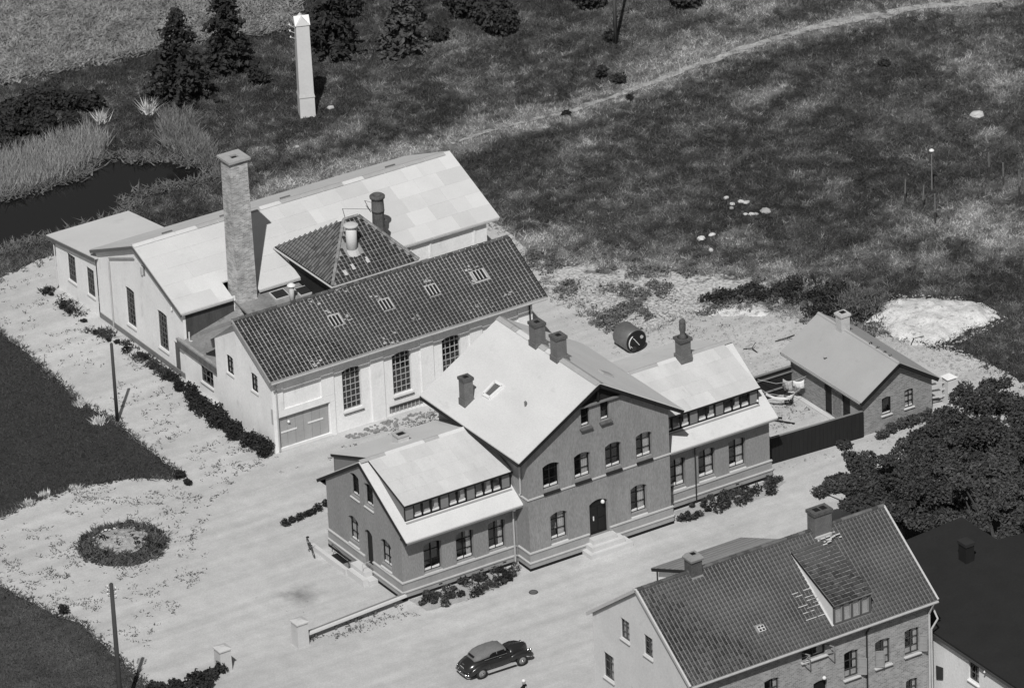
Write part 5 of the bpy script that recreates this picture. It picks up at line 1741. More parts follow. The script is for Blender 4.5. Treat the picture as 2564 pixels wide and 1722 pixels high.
for k in range(22):
    f0, f1 = k / 22, (k + .93) / 22
    for s in (1, -1):
        yb = SYR + s * 3.5
        a = Vector((SX0, yb + (SYR - yb) * f0, SZE + (SZR - SZE) * f0))
        b = Vector((SX0, yb + (SYR - yb) * f1, SZE + (SZR - SZE) * f1 - .02))
        slab_piece('roof_board', sd, a, (SX1 - SX0, 0, 0), b - a, (0, 0, .03), SB)
for s in (1, -1):
    MB().bar((SX0, SYR + s * 3.5, SZE - .1), (SX0, SYR, SZR - .1), .06, .16).build('verge_board', BLACK, sd)
MB().box(SX0, SX1, SYB - .02, SYB + .03, SZE - .18, SZE - .02).build('eaves_board', BLACK, sd)
MB().cyl((SX0 + .2, SYB - .2, .0), (SX0 + .2, SYB - .2, SZE - .1), .04, .04, 8).build('downpipe', IRON, sd)

# ================================================================ building with the black felt roof on the right
db = thing('felt_roofed_building', 'white walled building with broad black felt roof at the right edge', 'building', (20, -26, 0))
EX0, EX1, EYF, EYB = 15.62, 23.2, -40.0, -17.4
ez = [(0, 0), (EYB - EYF, 0), (EYB - EYF, 4.3), (0, 4.3)]
dwn = [(EYB + 28.0, EYB + 28.84, 2.86, 4.12)]
wall(db, (EX0, EYB, 0), NY, NX, ez, [opening(*q) for q in dwn], .15, WHITEWASH)
window(db, (EX0, EYB, 0), NY, NX, *dwn[0], nx=2, nz=3, inset=.08, frame=M('grey sash', .1), curtain=(.0, .4, 0), sill=(.1, .1, WHITE, .05))
wall(db, (EX1, EYF, 0), PY, PX, ez, [], .1, WHITEWASH)
wall(db, (EX1, EYB, 0), NX, PY, [(0, 0), (EX1 - EX0, 0), (EX1 - EX0, 4.9), (0, 4.3)], [], .1, WHITEWASH)
slab(db, 'roof', (15.42, -41, 4.32), (22.9, -41, 5.0), (22.9, -17.35, 5.0), (15.42, -17.1, 4.32), .12, FELTDARK)
slab(db, 'roof', (22.9, -41, 5.0), (30, -41, 4.5), (30, -20.6, 4.5), (22.9, -20.4, 5.0), .12, FELTDARK)
MB().box(15.4, 15.5, -41, -25.2, 4.05, 4.2).build('fascia', M('brown fascia', .08, .2), db)
cb_ = MB().box(20.35, 20.85, -21.25, -20.6, 4.6, 5.85).build('chimney', M('black chimney', .018, .3, 3), db)
MB().box(20.3, 20.9, -21.3, -20.55, 5.7, 5.87).build('cap', M('black cap', .03, .3), cb_)
wp = [on((EX0, 0, 0), (1, 0, 0), 'X5', *q) for q in ((475, 1380), (530, 1400), (530, 1495), (478, 1490))]
MB().prism([Vector(q) + Vector((-.03, 0, 0)) for q in wp], (-.04, 0, 0)).build('wall_hatch', M('grey hatch', .05, .3), db)
MB().lathe([(.02, -.06), (.06, 0), (.02, .08)], (15.4, -29.6, 4.0), 8).build('wall_insulator', WHITE, db)

# ================================================================ yard furniture round the main house
# side stair at the left gable end: landing, cellar stair wall, rail
ss = thing('side_steps', 'pale concrete landing and low wall at the side door', 'steps', (-.5, 4.5, 0))
MB().box(-.62, -.135, 2.85, 4.25, 0, .56).build('landing', CONC, ss)
MB().box(-.92, -.63, 2.5, 4.1, 0, .36).build('step', CONC, ss)
MB().box(-.62, -.14, 2.3, 2.84, 0, .28).build('step', CONC, ss)
MB().box(-1.0, -.78, 4.12, 7.7, 0, .3).build('low_wall', CONC, ss)
MB().box(-.77, -.15, 4.27, 4.8, 0.02, .3).build('cellar_head', PANELG, ss)
MB().box(-.5, -.15, 4.82, 6.4, 0.02, .06).build('cellar_opening', BLACK, ss)
MB().tube([(-.8, 4.1, .3), (-.8, 4.1, .85), (-.55, 6.2, .8), (-.5, 6.3, .3)], .018, 6).build('handrail', IRON, ss)
MB().tube([(-.62, 3.0, .56), (-.62, 3.0, 1.0), (-.15, 3.0, 1.05)], .015, 6).build('handrail', ZINC, ss)
# bicycle leaning at the wall
bp_ = (gz('Z5', 365, 945) + gz('Z5', 425, 1058)) / 2
d2 = gz('Z5', 425, 1058) - gz('Z5', 365, 945)
bi = thing('bicycle', 'old black bicycle parked at the low wall by the gable end', 'bicycle', (bp_[0], bp_[1], 0), rz=math.atan2(d2[1], d2[0]))
bi.rotation_euler = (math.radians(8), 0, math.atan2(d2[1], d2[0]))
for x in (-.5, .5):
    wh = MB().ring((x, 0, .31), (0, 1, 0), .29, .022, 22, 6).build('wheel', IRON, bi, local=True)
    sp = MB()
    for k in range(10):
        a = 2 * math.pi * k / 10
        sp.cyl((x, 0, .31), (x + .28 * math.cos(a), 0, .31 + .28 * math.sin(a)), .004, .004, 4, False)
    sp.build('spokes', ZINC, wh, local=True)
MB().tube([(-.5, 0, .31), (-.12, 0, .3), (.36, 0, .66), (-.2, 0, .72), (-.12, 0, .3)], .018, 6).tube([(-.5, 0, .31), (-.2, 0, .72), (-.22, 0, .82)], .014, 6).tube([(.5, 0, .31), (.34, 0, .86)], .016, 6).build('frame', BLACK, bi, local=True)
MB().tube([(.24, -.22, .9), (.34, -.1, .9), (.34, .1, .9), (.24, .22, .9)], .014, 6).build('handlebar', ZINC, bi, local=True)
MB().lathe([(.02, 0), (.09, .02), (.08, .06), (.02, .07)], (-.24, 0, .82), 10).build('saddle', BLACK, bi, True, True)
MB().ring((-.12, .03, .3), (0, 1, 0), .08, .01, 14, 4).build('chainring', ZINC, bi, local=True)
for s in (-1, 1):
    MB().box(-.16, -.06, s * .1 - .03, s * .1 + .03, .28 + s * .1, .3 + s * .1).build('pedal', BLACK, bi, local=True)
# gate pillars
PIL = M('plastered pillar', .5, .12, 2, .15, 14)
for k, (x, y, lab, h_) in enumerate(((-6.66, -.84, 'plastered gate pillar with sloping cap at the end of the white rail', 1.3), (-11.15, -.78, 'plastered gate pillar standing among bushes at the bottom', 1.2))):
    g_ = thing('gate_pillar', lab, 'gate pillar', (x, y, 0), 'gate pillars')
    MB().loft([[(x + sx * s, y + sy * s, z) for sx, sy in ((-1, -1), (1, -1), (1, 1), (-1, 1))] for s, z in ((.33, 0), (.31, h_))]).build('shaft', PIL, g_)
    MB().loft([[(x + sx * s, y + sy * s, z) for sx, sy in ((-1, -1), (1, -1), (1, 1), (-1, 1))] for s, z in ((.37, h_), (.37, h_ + .07), (.12, h_ + .17))]).build('cap', LEDGE, g_)
    MB().box(x + .315, x + .36, y - .12, y + .12, .1, .85).build('gate_hinge_board', IRON, g_)
rl = thing('rail_barrier', 'low white rail on short posts from the pillar to the house', 'rail', (-3, -.6, 0))
MB().bar((-6.3, -.85, .46), (-.06, -.36, .46), .16, .12).build('rail', M('white rail', .62, .08), rl)
MB().bar((-6.3, -.72, .53), (-.06, -.23, .53), .1, .03).build('rail_top', PANELG, rl)
for k in range(5):
    f = (k + .5) / 5
    MB().box(-6.3 + 6.2 * f - .05, -6.3 + 6.2 * f + .05, -.8 + .48 * f, -.7 + .48 * f, 0, .41).build('post', CHIMB, rl)
# manhole
mhp = gz('T8', 1313, 922)
mo = thing('manhole_cover', 'round iron manhole cover in the gravel drive', 'manhole', (mhp[0], mhp[1], 0))
MB().lathe([(.2, 0), (.2, .03), (.17, .035)], (mhp[0], mhp[1], .012), 18).build('cover', M('manhole iron', .12, .3, 6), mo)
MB().ring((mhp[0], mhp[1], .035), (0, 0, 1), .22, .022, 20, 5).build('rim', IRON, mo)

# ================================================================ car
CARP = M('dark car paint', .022, .1, 3, .05, rough=.22, spec=.5, local=True)
CANV = M('grey canvas hood', .16, .25, 4, .3, 20, local=True)
CHROME = M('chrome', .6, .05, 3, .02, rough=.18, metal=1.0, local=True)
RUB = M('tyre rubber', .025, .2, 5, rough=.8, local=True)
GLD = M('car glass', .012, .1, 3, rough=.08, spec=.6, local=True)
car = thing('convertible_car', 'dark prewar convertible with grey canvas hood parked in the yard', 'car', (0.08, -8.78, 0.012), rz=math.radians(-1.5))


def sup(x, wd, z0, z1, n=18, e=3.2, taper=.8, dy=0):
    """body cross-section ring at x: rounded shoulders, narrower at the top"""
    zc, hz = (z0 + z1) / 2, (z1 - z0) / 2
    out = []
    for i in range(n):
        a = 2 * math.pi * i / n
        cy = math.copysign(abs(math.cos(a)) ** (2 / e), math.cos(a))
        sz = math.copysign(abs(math.sin(a)) ** (2 / e), math.sin(a))
        tp = 1 - (1 - taper) * max(0, sz)
        out.append((x, cy * wd * tp + dy, zc + sz * hz))
    return out


body = MB().loft([sup(-1.98, .3, .34, .5), sup(-1.92, .45, .3, .66), sup(-1.75, .56, .28, .82), sup(-1.5, .62, .26, .94), sup(-1.15, .66, .25, 1.0), sup(-.6, .67, .25, 1.0), sup(.0, .67, .25, .99), sup(.5, .63, .25, .98), sup(.62, .6, .25, .97)])
body.build('body', CARP, car, True, True)
hood = MB().loft([sup(.55, .54, .4, 1.0, taper=.7), sup(.9, .46, .4, 1.0, taper=.62), sup(1.3, .36, .4, .98, taper=.55), sup(1.62, .25, .4, .95, taper=.5), sup(1.76, .15, .42, .86, taper=.5)])
hood.build('bonnet', CARP, car, True, True)
MB().bar((.62, 0, 1.0), (1.7, 0, .95), .02, .02).build('bonnet_trim', CHROME, car, local=True)
MB().loft([sup(1.70, .13, .42, .8, taper=.5), sup(1.79, .11, .44, .78, taper=.5)]).build('grille', CHROME, car, True, True)
top = MB().loft([sup(-1.45, .36, .86, 1.0, taper=.9), sup(-1.3, .5, .88, 1.14, taper=.82), sup(-1.05, .56, .9, 1.28, taper=.78), sup(-.7, .57, .92, 1.36, taper=.78), sup(-.3, .57, .94, 1.38, taper=.78), sup(.05, .56, .96, 1.36, taper=.78), sup(.3, .53, 1.0, 1.28, taper=.78), sup(.36, .5, 1.02, 1.22, taper=.8)])
tpo = top.build('canvas_top', CANV, car, True, True)
MB().bar((-1.37, -.22, 1.1), (-1.37, .22, 1.1), .1, .13, (-.75, 0, .66)).build('rear_window', GLD, tpo, local=True)
for s in (-1, 1):
    MB().prism([(.28, s * .585, 1.0), (-.22, s * .6, 1.0), (-.22, s * .55, 1.22), (.2, s * .53, 1.22)], (0, s * .012, 0)).build('side_window', GLD, car, local=True)
    MB().prism([(-.27, s * .6, 1.0), (-.72, s * .6, 1.0), (-.62, s * .565, 1.16), (-.45, s * .55, 1.22), (-.27, s * .55, 1.22)], (0, s * .012, 0)).build('side_window', GLD, car, local=True)
    MB().box(-.05 - .12, -.05, s * .675 - .012, s * .675 + .012, .9, .92).build('door_handle', CHROME, car, local=True)
    MB().bar((.3, s * .62, .985), (-1.0, s * .64, .99), .02, .015).build('waist_trim', CHROME, car, local=True)
    MB().box(-.85, .82, s * .6 - .1, s * .6 + .1, .22, .29).build('running_board', CHROME if False else ZINC, car, local=True)
    # fenders: front and rear, pontoon shapes over the wheels
    fr_ = []
    for x, wd, z0, z1 in ((.45, .05, .5, .62), (.62, .09, .42, .74), (.85, .12, .44, .82), (1.15, .14, .5, .85), (1.45, .145, .46, .8), (1.68, .12, .36, .7), (1.82, .06, .36, .56)):
        fr_.append(sup(x, wd, z0, z1, 14, 2.2, .85, s * .6))
    MB().loft(fr_).build('front_fender', CARP, car, True, True)
    fr_ = []
    for x, wd, z0, z1 in ((-.62, .04, .5, .62), (-.8, .09, .46, .78), (-1.08, .13, .5, .84), (-1.4, .13, .42, .8), (-1.7, .11, .32, .64), (-1.9, .06, .3, .48)):
        fr_.append(sup(x, wd, z0, z1, 14, 2.2, .85, s * .62))
    MB().loft(fr_).build('rear_fender', CARP, car, True, True)
    MB().lathe([(.03, -.05), (.09, 0), (.1, .06), (.03, .09)], (1.72, s * .5, .68), 12, 'x').build('headlight', CHROME, car, True, True)
    MB().lathe([(.02, -.03), (.035, 0), (.02, .02)], (-1.9, s * .55, .5), 8, 'x').build('tail_light', CHROME, car, True, True)
    for x in (-1.2, 1.16):
        wh = MB().lathe([(.2, -.07), (.28, -.075), (.305, -.04), (.305, .04), (.28, .075), (.2, .07)], (x, s * .64, .305), 24, 'y').build('wheel', RUB, car, True, True)
        MB().lathe([(.21, 0), (.2, s * .03), (.12, s * .045), (.1, s * .06), (.02, s * .075)] if s > 0 else [(.02, -.075), (.1, -.06), (.12, -.045), (.2, -.03), (.21, 0)], (x, s * .68, .305), 20, 'y').build('rim', M('grey rim', .2, .1, local=True), wh, True, True)
        MB().lathe([(.085, 0), (.07, s * .03), (.02, s * .045)] if s > 0 else [(.02, -.045), (.07, -.03), (.085, 0)], (x, s * .74, .305), 14, 'y').build('hub_cap', CHROME, wh, True, True)
for x, b in ((-2.02, -1), (1.9, 1)):
    MB().tube([(x - b * .22, -.62, .36), (x, -.5, .36), (x + b * .03, 0, .36), (x, .5, .36), (x - b * .22, .62, .36)], .045, 8).build('bumper', CHROME, car, True, True)
MB().bar((-1.955, -.14, .62), (-1.955, .14, .62), .012, .11, (-.35, 0, 1)).build('number_plate', WHITE, car, local=True)
for y in (-.06, .08):
    MB().bar((-1.97, y - .03, .62), (-1.97, y + .03, .62), .006, .06, (-.35, 0, 1)).build('plate_mark', BLACK, car, local=True)
MB().box(-1.87, -1.83, -.09, .09, .74, .77).build('boot_handle', CHROME, car, local=True)
MB().prism([(.34, -.44, 1.22), (.34, .44, 1.22), (.56, .5, 1.0), (.56, -.5, 1.0)], (.012, 0, .008)).build('windscreen', GLD, car, local=True)
MB().lathe([(.02, -.02), (.05, 0), (.02, .03)], (.5, -.62, 1.06), 8, 'x').build('mirror', CHROME, car, local=True)

# ================================================================ person at the bottom edge, arm held out
hp_ = gz('Z6', 1595, 1062, 1.5)
pr_o = thing('person', 'person in dark jacket and white cap holding out one arm', 'person', (hp_[0], hp_[1], 0.012), rz=math.radians(25))
sk_v = [(0, 0, .86), (0, 0, 1.05), (0, .01, 1.24), (0, .01, 1.33), (0, -.005, 1.40), (.09, 0, .82), (.1, -.02, .46), (.1, .02, .08), (.1, -.1, .04), (-.09, 0, .82), (-.1, .03, .46), (-.11, .06, .08), (-.11, -.05, .04),
        (.17, 0, 1.27), (.22, .02, 1.02), (.2, -.06, .82), (-.17, 0, 1.28), (-.38, -.05, 1.33), (-.62, -.08, 1.36)]
sk_e = [(0, 1), (1, 2), (2, 3), (3, 4), (0, 5), (5, 6), (6, 7), (7, 8), (0, 9), (9, 10), (10, 11), (11, 12), (2, 13), (13, 14), (14, 15), (2, 16), (16, 17), (17, 18)]
sk_r = [.13, .13, .14, .06, .055, .085, .06, .045, .04, .085, .06, .045, .04, .07, .05, .035, .07, .05, .032]
pm = bpy.data.meshes.new('body')
pm.from_pydata(sk_v, sk_e, [])
bo = obj('body', pm, pr_o, M('dark jacket', .018, .2, 6, local=True))
sm_ = bo.modifiers.new('skin', 'SKIN')
for i, r in enumerate(sk_r):
    pm.skin_vertices[0].data[i].radius = (r, r * .85)
pm.skin_vertices[0].data[0].use_root = True
bo.modifiers.new('sub', 'SUBSURF').render_levels = 2
SKIN = M('skin', .32, .1, 8, local=True)
hd = MB().lathe([(.02, -.13), (.06, -.11), (.082, -.04), (.088, .03), (.08, .09), (.05, .13), (.01, .145)], (0, -.01, 1.5), 14).build('head', SKIN, pr_o, True, True)
MB().lathe([(.012, 0), (.02, .02), (.008, .045)], (0, -.1, 1.47), 6).build('nose', SKIN, hd, True, True)
for s in (-1, 1):
    MB().lathe([(.005, -.01), (.012, 0), (.005, .01)], (s * .032, -.088, 1.52), 6).build('eye', BLACK, hd, True, True)
    MB().lathe([(.005, -.03), (.02, 0), (.005, .03)], (s * .088, 0, 1.5), 6).build('ear', SKIN, hd, True, True)
MB().lathe([(.095, 0), (.1, .03), (.085, .09), (.02, .12)], (0, 0, 1.555), 14).build('cap', WHITE, pr_o, True, True)
MB().box(-.05, .05, -.135, -.115, 1.1, 1.28).build('shirt_front', WHITE, pr_o, local=True)
for bx, by, bz, dx in ((-.64, -.08, 1.36, -1), (.2, -.06, .8, 0)):
    hn = MB()
    hn.box(bx - .045, bx + .035, by - .03, by + .03, bz - .025, bz + .03)
    for k in range(4):
        y = by - .03 + k * .02
        ln = (.07, .08, .075, .06)[k]
        e = (bx + dx * (.03 + ln), y, bz - .02) if dx else (bx, y, bz - .03 - ln)
        hn.cyl((bx, y, bz), e, .01, .007, 6)
    hn.cyl((bx, by - .03, bz), (bx + (dx or .3) * .05, by - .07, bz + .02), .011, .008, 6)
    hn.build('hand', SKIN, pr_o, local=True)

# ================================================================ poles, posts and lamp
def pole(name, lab, cat, x, y, h_, r0, r1, mat=POLE, ins=0, grp=None):
    o = thing(name, lab, cat, (x, y, 0), grp)
    MB().cyl((x, y, -.1), (x, y, h_), r0, r1, 10).build('shaft', mat, o, True)
    MB().lathe([(r1, 0), (r1 * .6, .05), (.01, .07)], (x, y, h_), 10).build('top', mat, o)
    for k in range(ins):
        s = 1 if k % 2 else -1
        z = h_ - .25 - .22 * (k // 2) - .1 * (k % 2)
        MB().tube([(x, y, z), (x + s * .16, y - s * .12, z), (x + s * .16, y - s * .12, z + .1)], .014, 5).build('bracket', IRON, o)
        MB().lathe([(.03, 0), (.045, .03), (.035, .1), (.015, .13)], (x + s * .16, y - s * .12, z + .08), 8).build('insulator', WHITE, o, True)
    return o


pole('wooden_pole', 'short wooden pole at the edge of the left lawn', 'pole', -1.95, 26.66, 4.72, .1, .085)
pole('wooden_pole', 'tall wooden line pole at the bottom left corner with insulators', 'pole', -17.95, -2.45, 7.85, .14, .1, ins=6)
p3 = gz('T2', 1870, 295)
pole('wooden_pole', 'wooden line pole in the far meadow at the top edge', 'pole', p3[0], p3[1], 8.0, .12, .09, M('grey pole wood', .14, .3, 2, .3), ins=0)
o3 = thing('line_bracket', 'white insulators on a bracket high on the far pole', 'insulators', (p3[0], p3[1], 5.2))
for k in range(5):
    s = 1 if k % 2 else -1
    MB().lathe([(.03, 0), (.08, .04), (.06, .16), (.02, .2)], (p3[0] + s * (.35 + .1 * k), p3[1], 4.9 + .25 * k), 8).build('insulator', WHITE, o3, True)
    MB().tube([(p3[0], p3[1], 4.9 + .25 * k), (p3[0] + s * (.35 + .1 * k), p3[1], 4.92 + .25 * k)], .02, 5).build('arm', IRON, o3)
lp = gz('T3', 1702, 1290)
lo_ = thing('lamp_post', 'thin lamp post with white dome lamp in the right meadow', 'lamp post', (lp[0], lp[1], 0))
MB().cyl((lp[0], lp[1], -.1), (lp[0], lp[1], 2.5), .04, .03, 8).build('post', M('grey post', .2, .2), lo_)
MB().lathe([(.03, 0), (.16, .02), (.15, .08), (.07, .14), (.02, .16)], (lp[0], lp[1], 2.5), 12).build('lamp_head', WHITE, lo_, True)
PW = M('fence post wood', .16, .3, 3, .3)
for k, (x, y, t, dx, lab) in enumerate(((1518, 1380, 1205, 8, 'leftmost fence post standing in the right meadow'), (1635, 1422, 1250, 18, 'leaning fence post just left of the thickest post'), (1725, 1522, 1300, -3, 'thick fence post nearest below the lamp post'),
                                        (2090, 1200, 1018, -4, 'thin fence post farthest back near the right edge'), (2186, 1262, 1088, -4, 'grey fence post in the middle of the right edge row'), (2295, 1345, 1135, -6, 'dark footed fence post second from the right edge'), (2330, 1420, 1140, -4, 'fence post cut by the right edge of the picture'))):
    b = gz('T3', x, y)
    h_ = (y - t) * .37 / 42
    o = thing('fence_post', lab, 'post', (b[0], b[1], 0), 'posts of the meadow fence')
    MB().cyl((b[0], b[1], -.1), (b[0] + dx * .008, b[1], h_), .05, .04, 7).build('shaft', PW, o)
    MB().cyl((b[0], b[1], -.1), (b[0] + dx * .003, b[1], h_ * .42), .056, .052, 7).build('tarred_foot', POLE, o)

# ================================================================ old boiler drum
tk = thing('boiler_drum', 'large riveted iron boiler drum lying on the waste ground', 'boiler drum', (25.3, 17.2, 0))
SHELL = M('scuffed drum steel', .16, .3, 2, .25, rough=.4, spec=.5, metal=.3)
MB().lathe([(.65, 0), (.69, .03), (.69, 1.3), (.65, 1.35)], (25.35, 16.75, .69), 28, 'y').build('shell', SHELL, tk, True)
MB().lathe([(.63, 0), (.65, -.02), (.55, -.035), (.02, -.04)], (25.35, 16.75, .69), 28, 'y').build('end_plate', BLACK, tk)
MB().bar((25.15, 16.69, .93), (25.5, 16.69, .46), .03, .09, (0, -1, 0)).build('white_stripe', WHITE, tk)
MB().bar((24.95, 16.69, .5), (25.1, 16.69, .35), .03, .06, (0, -1, 0)).build('white_stripe', WHITE, tk)
for k in range(5):
    a0, a1 = math.radians(120 + k * 18), math.radians(138 + k * 18)
    MB().bar((25.35 + .5 * math.cos(a0), 16.69, .64 + .5 * math.sin(a0)), (25.35 + .5 * math.cos(a1), 16.69, .64 + .5 * math.sin(a1)), .03, .06, (0, -1, 0)).build('rim_mark', WHITE, tk)
MB().lathe([(.1, 0), (.1, -.05), (.02, -.055)], (25.68, 16.7, .9), 10, 'y').build('flange', ZINC, tk)
MB().lathe([(.16, 0), (.16, -.04), (.02, -.045)], (25.15, 16.7, .3), 12, 'y').build('manhole_lid', IRON, tk)

# ================================================================ stones, rubble and spoil heaps
def stone_mesh(seed):
    r = np.random.default_rng(seed)
    mb = MB()
    n, m = 7, 5
    rings = []
    for j in range(m):
        t = math.pi * (j + .5) / m
        rings.append([((math.sin(t) + .0) * math.cos(2 * math.pi * i / n) * r.uniform(.75, 1.1), math.sin(t) * math.sin(2 * math.pi * i / n) * r.uniform(.75, 1.1), -math.cos(t) * .7 * r.uniform(.8, 1.1)) for i in range(n)])
    mb.loft(rings)
    m_ = mb.mesh('stone')
    m_.materials.append(STONE)
    return m_


SM = [stone_mesh(k) for k in range(5)]


def stone(name, lab, cat, x, y, s, grp=None, k=0, flat=.7, mat=None):
    z = float(height(np.array([[x, y]]))[0])
    o = obj(name, SM[k % 5] if mat is None else SM[k % 5].copy())
    if mat is not None:
        o.data.materials.clear()
        o.data.materials.append(mat)
    o.location = (x, y, z + s * flat * .35)
    o.scale = (s, s * random.uniform(.7, 1.1), s * flat)
    o.rotation_euler = (0, 0, random.random() * 6)
    return tag(o, lab, cat, grp)


for k, (t, x, y, s, lab) in enumerate((('T3', 2010, 790, .5, 'big white boulder lying in the meadow at far right'), ('T3', 575, 1440, .34, 'smooth white boulder at the right of the stone ring'),
                                       ('T6', 140, 80, .26, 'left one of three white stones below the stone ring'), ('T6', 215, 60, .24, 'upper right of three white stones below the stone ring'), ('T6', 205, 152, .22, 'lowest of three white stones below the stone ring'),
                                       ('T1', 2240, 742, .26, 'white block lying beside the transformer tower'), ('T1', 2010, 990, .18, 'small white scrap in the grass behind the hall'))):
    p = gz(t, x, y)
    stone('boulder', lab, 'boulder', p[0], p[1], s, 'white boulders in the meadow', k)
for k, (x, y, s) in enumerate(((310, 1360, .2), (350, 1400, .2), (410, 1380, .22), (440, 1385, .18), (455, 1375, .16), (345, 1430, .17), (440, 1470, .16), (480, 1465, .2), (510, 1460, .17))):
    p = gz('T3', x, y)
    stone('ring_stone', 'pale stone of the broken ring in the meadow, ' + ('top left corner', 'upper left inner', 'largest in the top row', 'right in the top row', 'far right in the top row', 'left side lower', 'left end of the bottom row', 'middle of the bottom row', 'right end of the bottom row')[k], 'stone', p[0], p[1], s, 'stones of the broken ring', k)


def heap(name, lab, cat, outline, hgt, mat, seed, st=.15):
    poly = np.array([gz('T6', x, y)[:2] for x, y in outline])
    lo, hi = poly.min(0) - .4, poly.max(0) + .4
    gx_, gy_ = np.arange(lo[0], hi[0], st), np.arange(lo[1], hi[1], st)
    A, B = np.meshgrid(gx_, gy_)
    P = np.stack([A.ravel(), B.ravel()], 1)
    sdv = -sdist(P, poly)
    z = hgt * sm(sdv, -.1, 1.4) * (.75 + .3 * vnoise(P[:, 0], P[:, 1], 1.2, seed)) + .22 * (fbm(P[:, 0], P[:, 1], 1.7, seed + 1, 5, .65) - .5) * 2 * sm(sdv, -.2, .4) - .12 * (sdv < 0)
    n1, n2 = len(gx_), len(gy_)
    i_ = (np.arange(n2 - 1)[:, None] * n1 + np.arange(n1 - 1)[None]).ravel()
    f = np.stack([i_, i_ + 1, i_ + n1 + 1, i_ + n1], 1)
    keep = (sdv[f] > -.35).any(1)
    o = np_mesh(name, np.concatenate([P, z[:, None]], 1), f[keep], mat)
    o.data.polygons.foreach_set('use_smooth', [True] * len(o.data.polygons))
    return tag(o, lab, cat)


heap('spoil_heap', 'broad heap of white lime spoil behind the brick outbuilding', 'heap', ((1370, 500), (1480, 475), (1700, 480), (1900, 490), (2000, 505), (2120, 570), (2165, 600), (2080, 650), (1950, 690), (1840, 770), (1700, 800), (1560, 800), (1430, 740), (1330, 640), (1250, 640), (1330, 560)), .58, LIME, 3)
heap('earth_mound', 'rounded grassy earth mound between outbuilding chimney and white heap', 'mound', ((1040, 560), (1100, 480), (1200, 440), (1300, 470), (1390, 540), (1380, 600), (1250, 610), (1100, 600)), .9, M('dry earth', .12, .6, 1.8, .5, 9, bmp=.9), 8)
P = gz('T6', 1215, 540)[None, :2] + np.random.default_rng(72).normal(size=(500, 2)) * .9
tag(blades('mound_grass', np.concatenate([P, np.maximum(.1, .75 - .3 * np.linalg.norm(P - gz('T6', 1215, 540)[:2], axis=1))[:, None]], 1), .2, .08, leaf_mat('dry mound grass', .13, .5, 2, .2), per=4, lean=.8, seed=71), 'dry grass on the earth mound', kind='stuff')
heap('lime_bank', 'low white bank of rubble left of the outbuilding roof', 'bank', ((100, 560), (280, 510), (500, 520), (640, 570), (600, 610), (420, 600), (200, 610)), .3, LIME, 12)
# tufts, weeds: what nobody could count
rg = np.random.default_rng(21)


def lift(P, dz=0.0):
    return np.concatenate([P, (height(P) + dz)[:, None]], 1)


GRASSM = None


def toned(o, per, P, gain=1.0):
    attr(o.data, 'tone', np.repeat(mead(np.asarray(P)[:, :2]) * gain, per * 3))
    return o


def tone_mat(name, gain, lo=None):
    m, t, b = base_mat(name, .85, .15)
    v, p = grass_tone(t)
    v = mth(t, 'MULTIPLY', v, gain)
    if lo:
        v = mth(t, 'ADD', v, lo)
    t.links.new(v, b.inputs['Base Color'])
    return m


GRASSM = tone_mat('meadow blades', 1.9)
view = DP((-60, -60), (2400, -60), (2400, 1000), (1800, 720), (1500, 740), (1180, 540), (1000, 470), (500, 520), (120, 580), (-60, 660))
P = scatter(view, 110000, rg)
ok = (sdist(P, YARD) > 0.05) & (sdist(P, POND) > 0.1) & (sdist(P, FIELD) > 0) & (sdist(P, WASTE) > -.3)
tr_d = np.min(np.linalg.norm(P[:, None, :] - cl[None, ::3, :], axis=2), axis=1)
ok &= (tr_d > .25)
tag(toned(blades('meadow_grass', lift(P[ok]), .13, .06, GRASSM, per=3, lean=.9, seed=1), 3, P[ok]), 'rough uncut meadow grass', kind='stuff')
P = scatter(FIELD, 60000, rg)
inv = in_poly(P, DP((-80, -80), (900, -80), (900, 300), (-80, 300)))
CROP = leaf_mat('crop leaf', .27, .8, .7, .2)
tag(blades('field_crop', lift(P[inv]), .22, .2, CROP, per=3, lean=1.4, seed=2), 'leafy crop filling the upper left field', kind='stuff')
for k, (lw, n) in enumerate(((LAWN_A, 9000), (LAWN_B, 8000))):
    P = scatter(lw, n, rg)
    tag(blades('lawn_grass', np.concatenate([P, np.full((n, 1), .03)], 1), .07, .07, (M('lawn blade', .05, .4, .6, .3), M('rough lawn blade', .075, .75, .5, .4, stretch=(1, 2, 1)))[k], per=2, lean=.8, seed=3 + k), 'short lawn grass', kind='stuff')
# reeds and sedge at the pond
REEDS = leaf_mat('dry reed', .33, .5, 1.5, .2)
r1 = DP((0, 352), (60, 345), (130, 318), (200, 300), (248, 318), (232, 355), (150, 400), (60, 430), (0, 445), (-40, 450), (-40, 360))
r2 = DP((365, 262), (420, 250), (450, 300), (495, 345), (490, 385), (455, 392), (420, 350), (370, 330))
P = scatter(r1, 2600, rg)
tag(blades('reed_bed', lift(P, -.05), .72, .06, REEDS, per=3, lean=.35, seed=8, hvar=.6), 'tall pale reeds on the far bank of the pond', kind='stuff')
P = scatter(r2, 1100, rg)
tag(blades('reed_bed', lift(P, -.05), .5, .07, leaf_mat('grey reed', .22, .5, 1.5, .2), per=4, lean=.5, seed=9, hvar=.5), 'greyer reeds at the pond tip beside the chimney', kind='stuff')
SEDGE = leaf_mat('pond sedge', .15, .5, 2.0, .2)
bank = [np.array(q) for q in POND]
P = []
for a, b in zip(bank, bank[1:] + bank[:1]):
    n = int(np.linalg.norm(b - a) * 30)
    P.append(a + (b - a) * rg.random((n, 1)) + rg.normal(size=(n, 2)) * .3)
P = np.concatenate(P)
P = P[sdist(P, YARD) > .2]
tag(blades('bank_sedge', np.concatenate([P, np.full((len(P), 1), -.12)], 1), .22, .12, SEDGE, per=4, lean=1.3, seed=10), 'matted sedge hanging over the pond edge', kind='stuff')


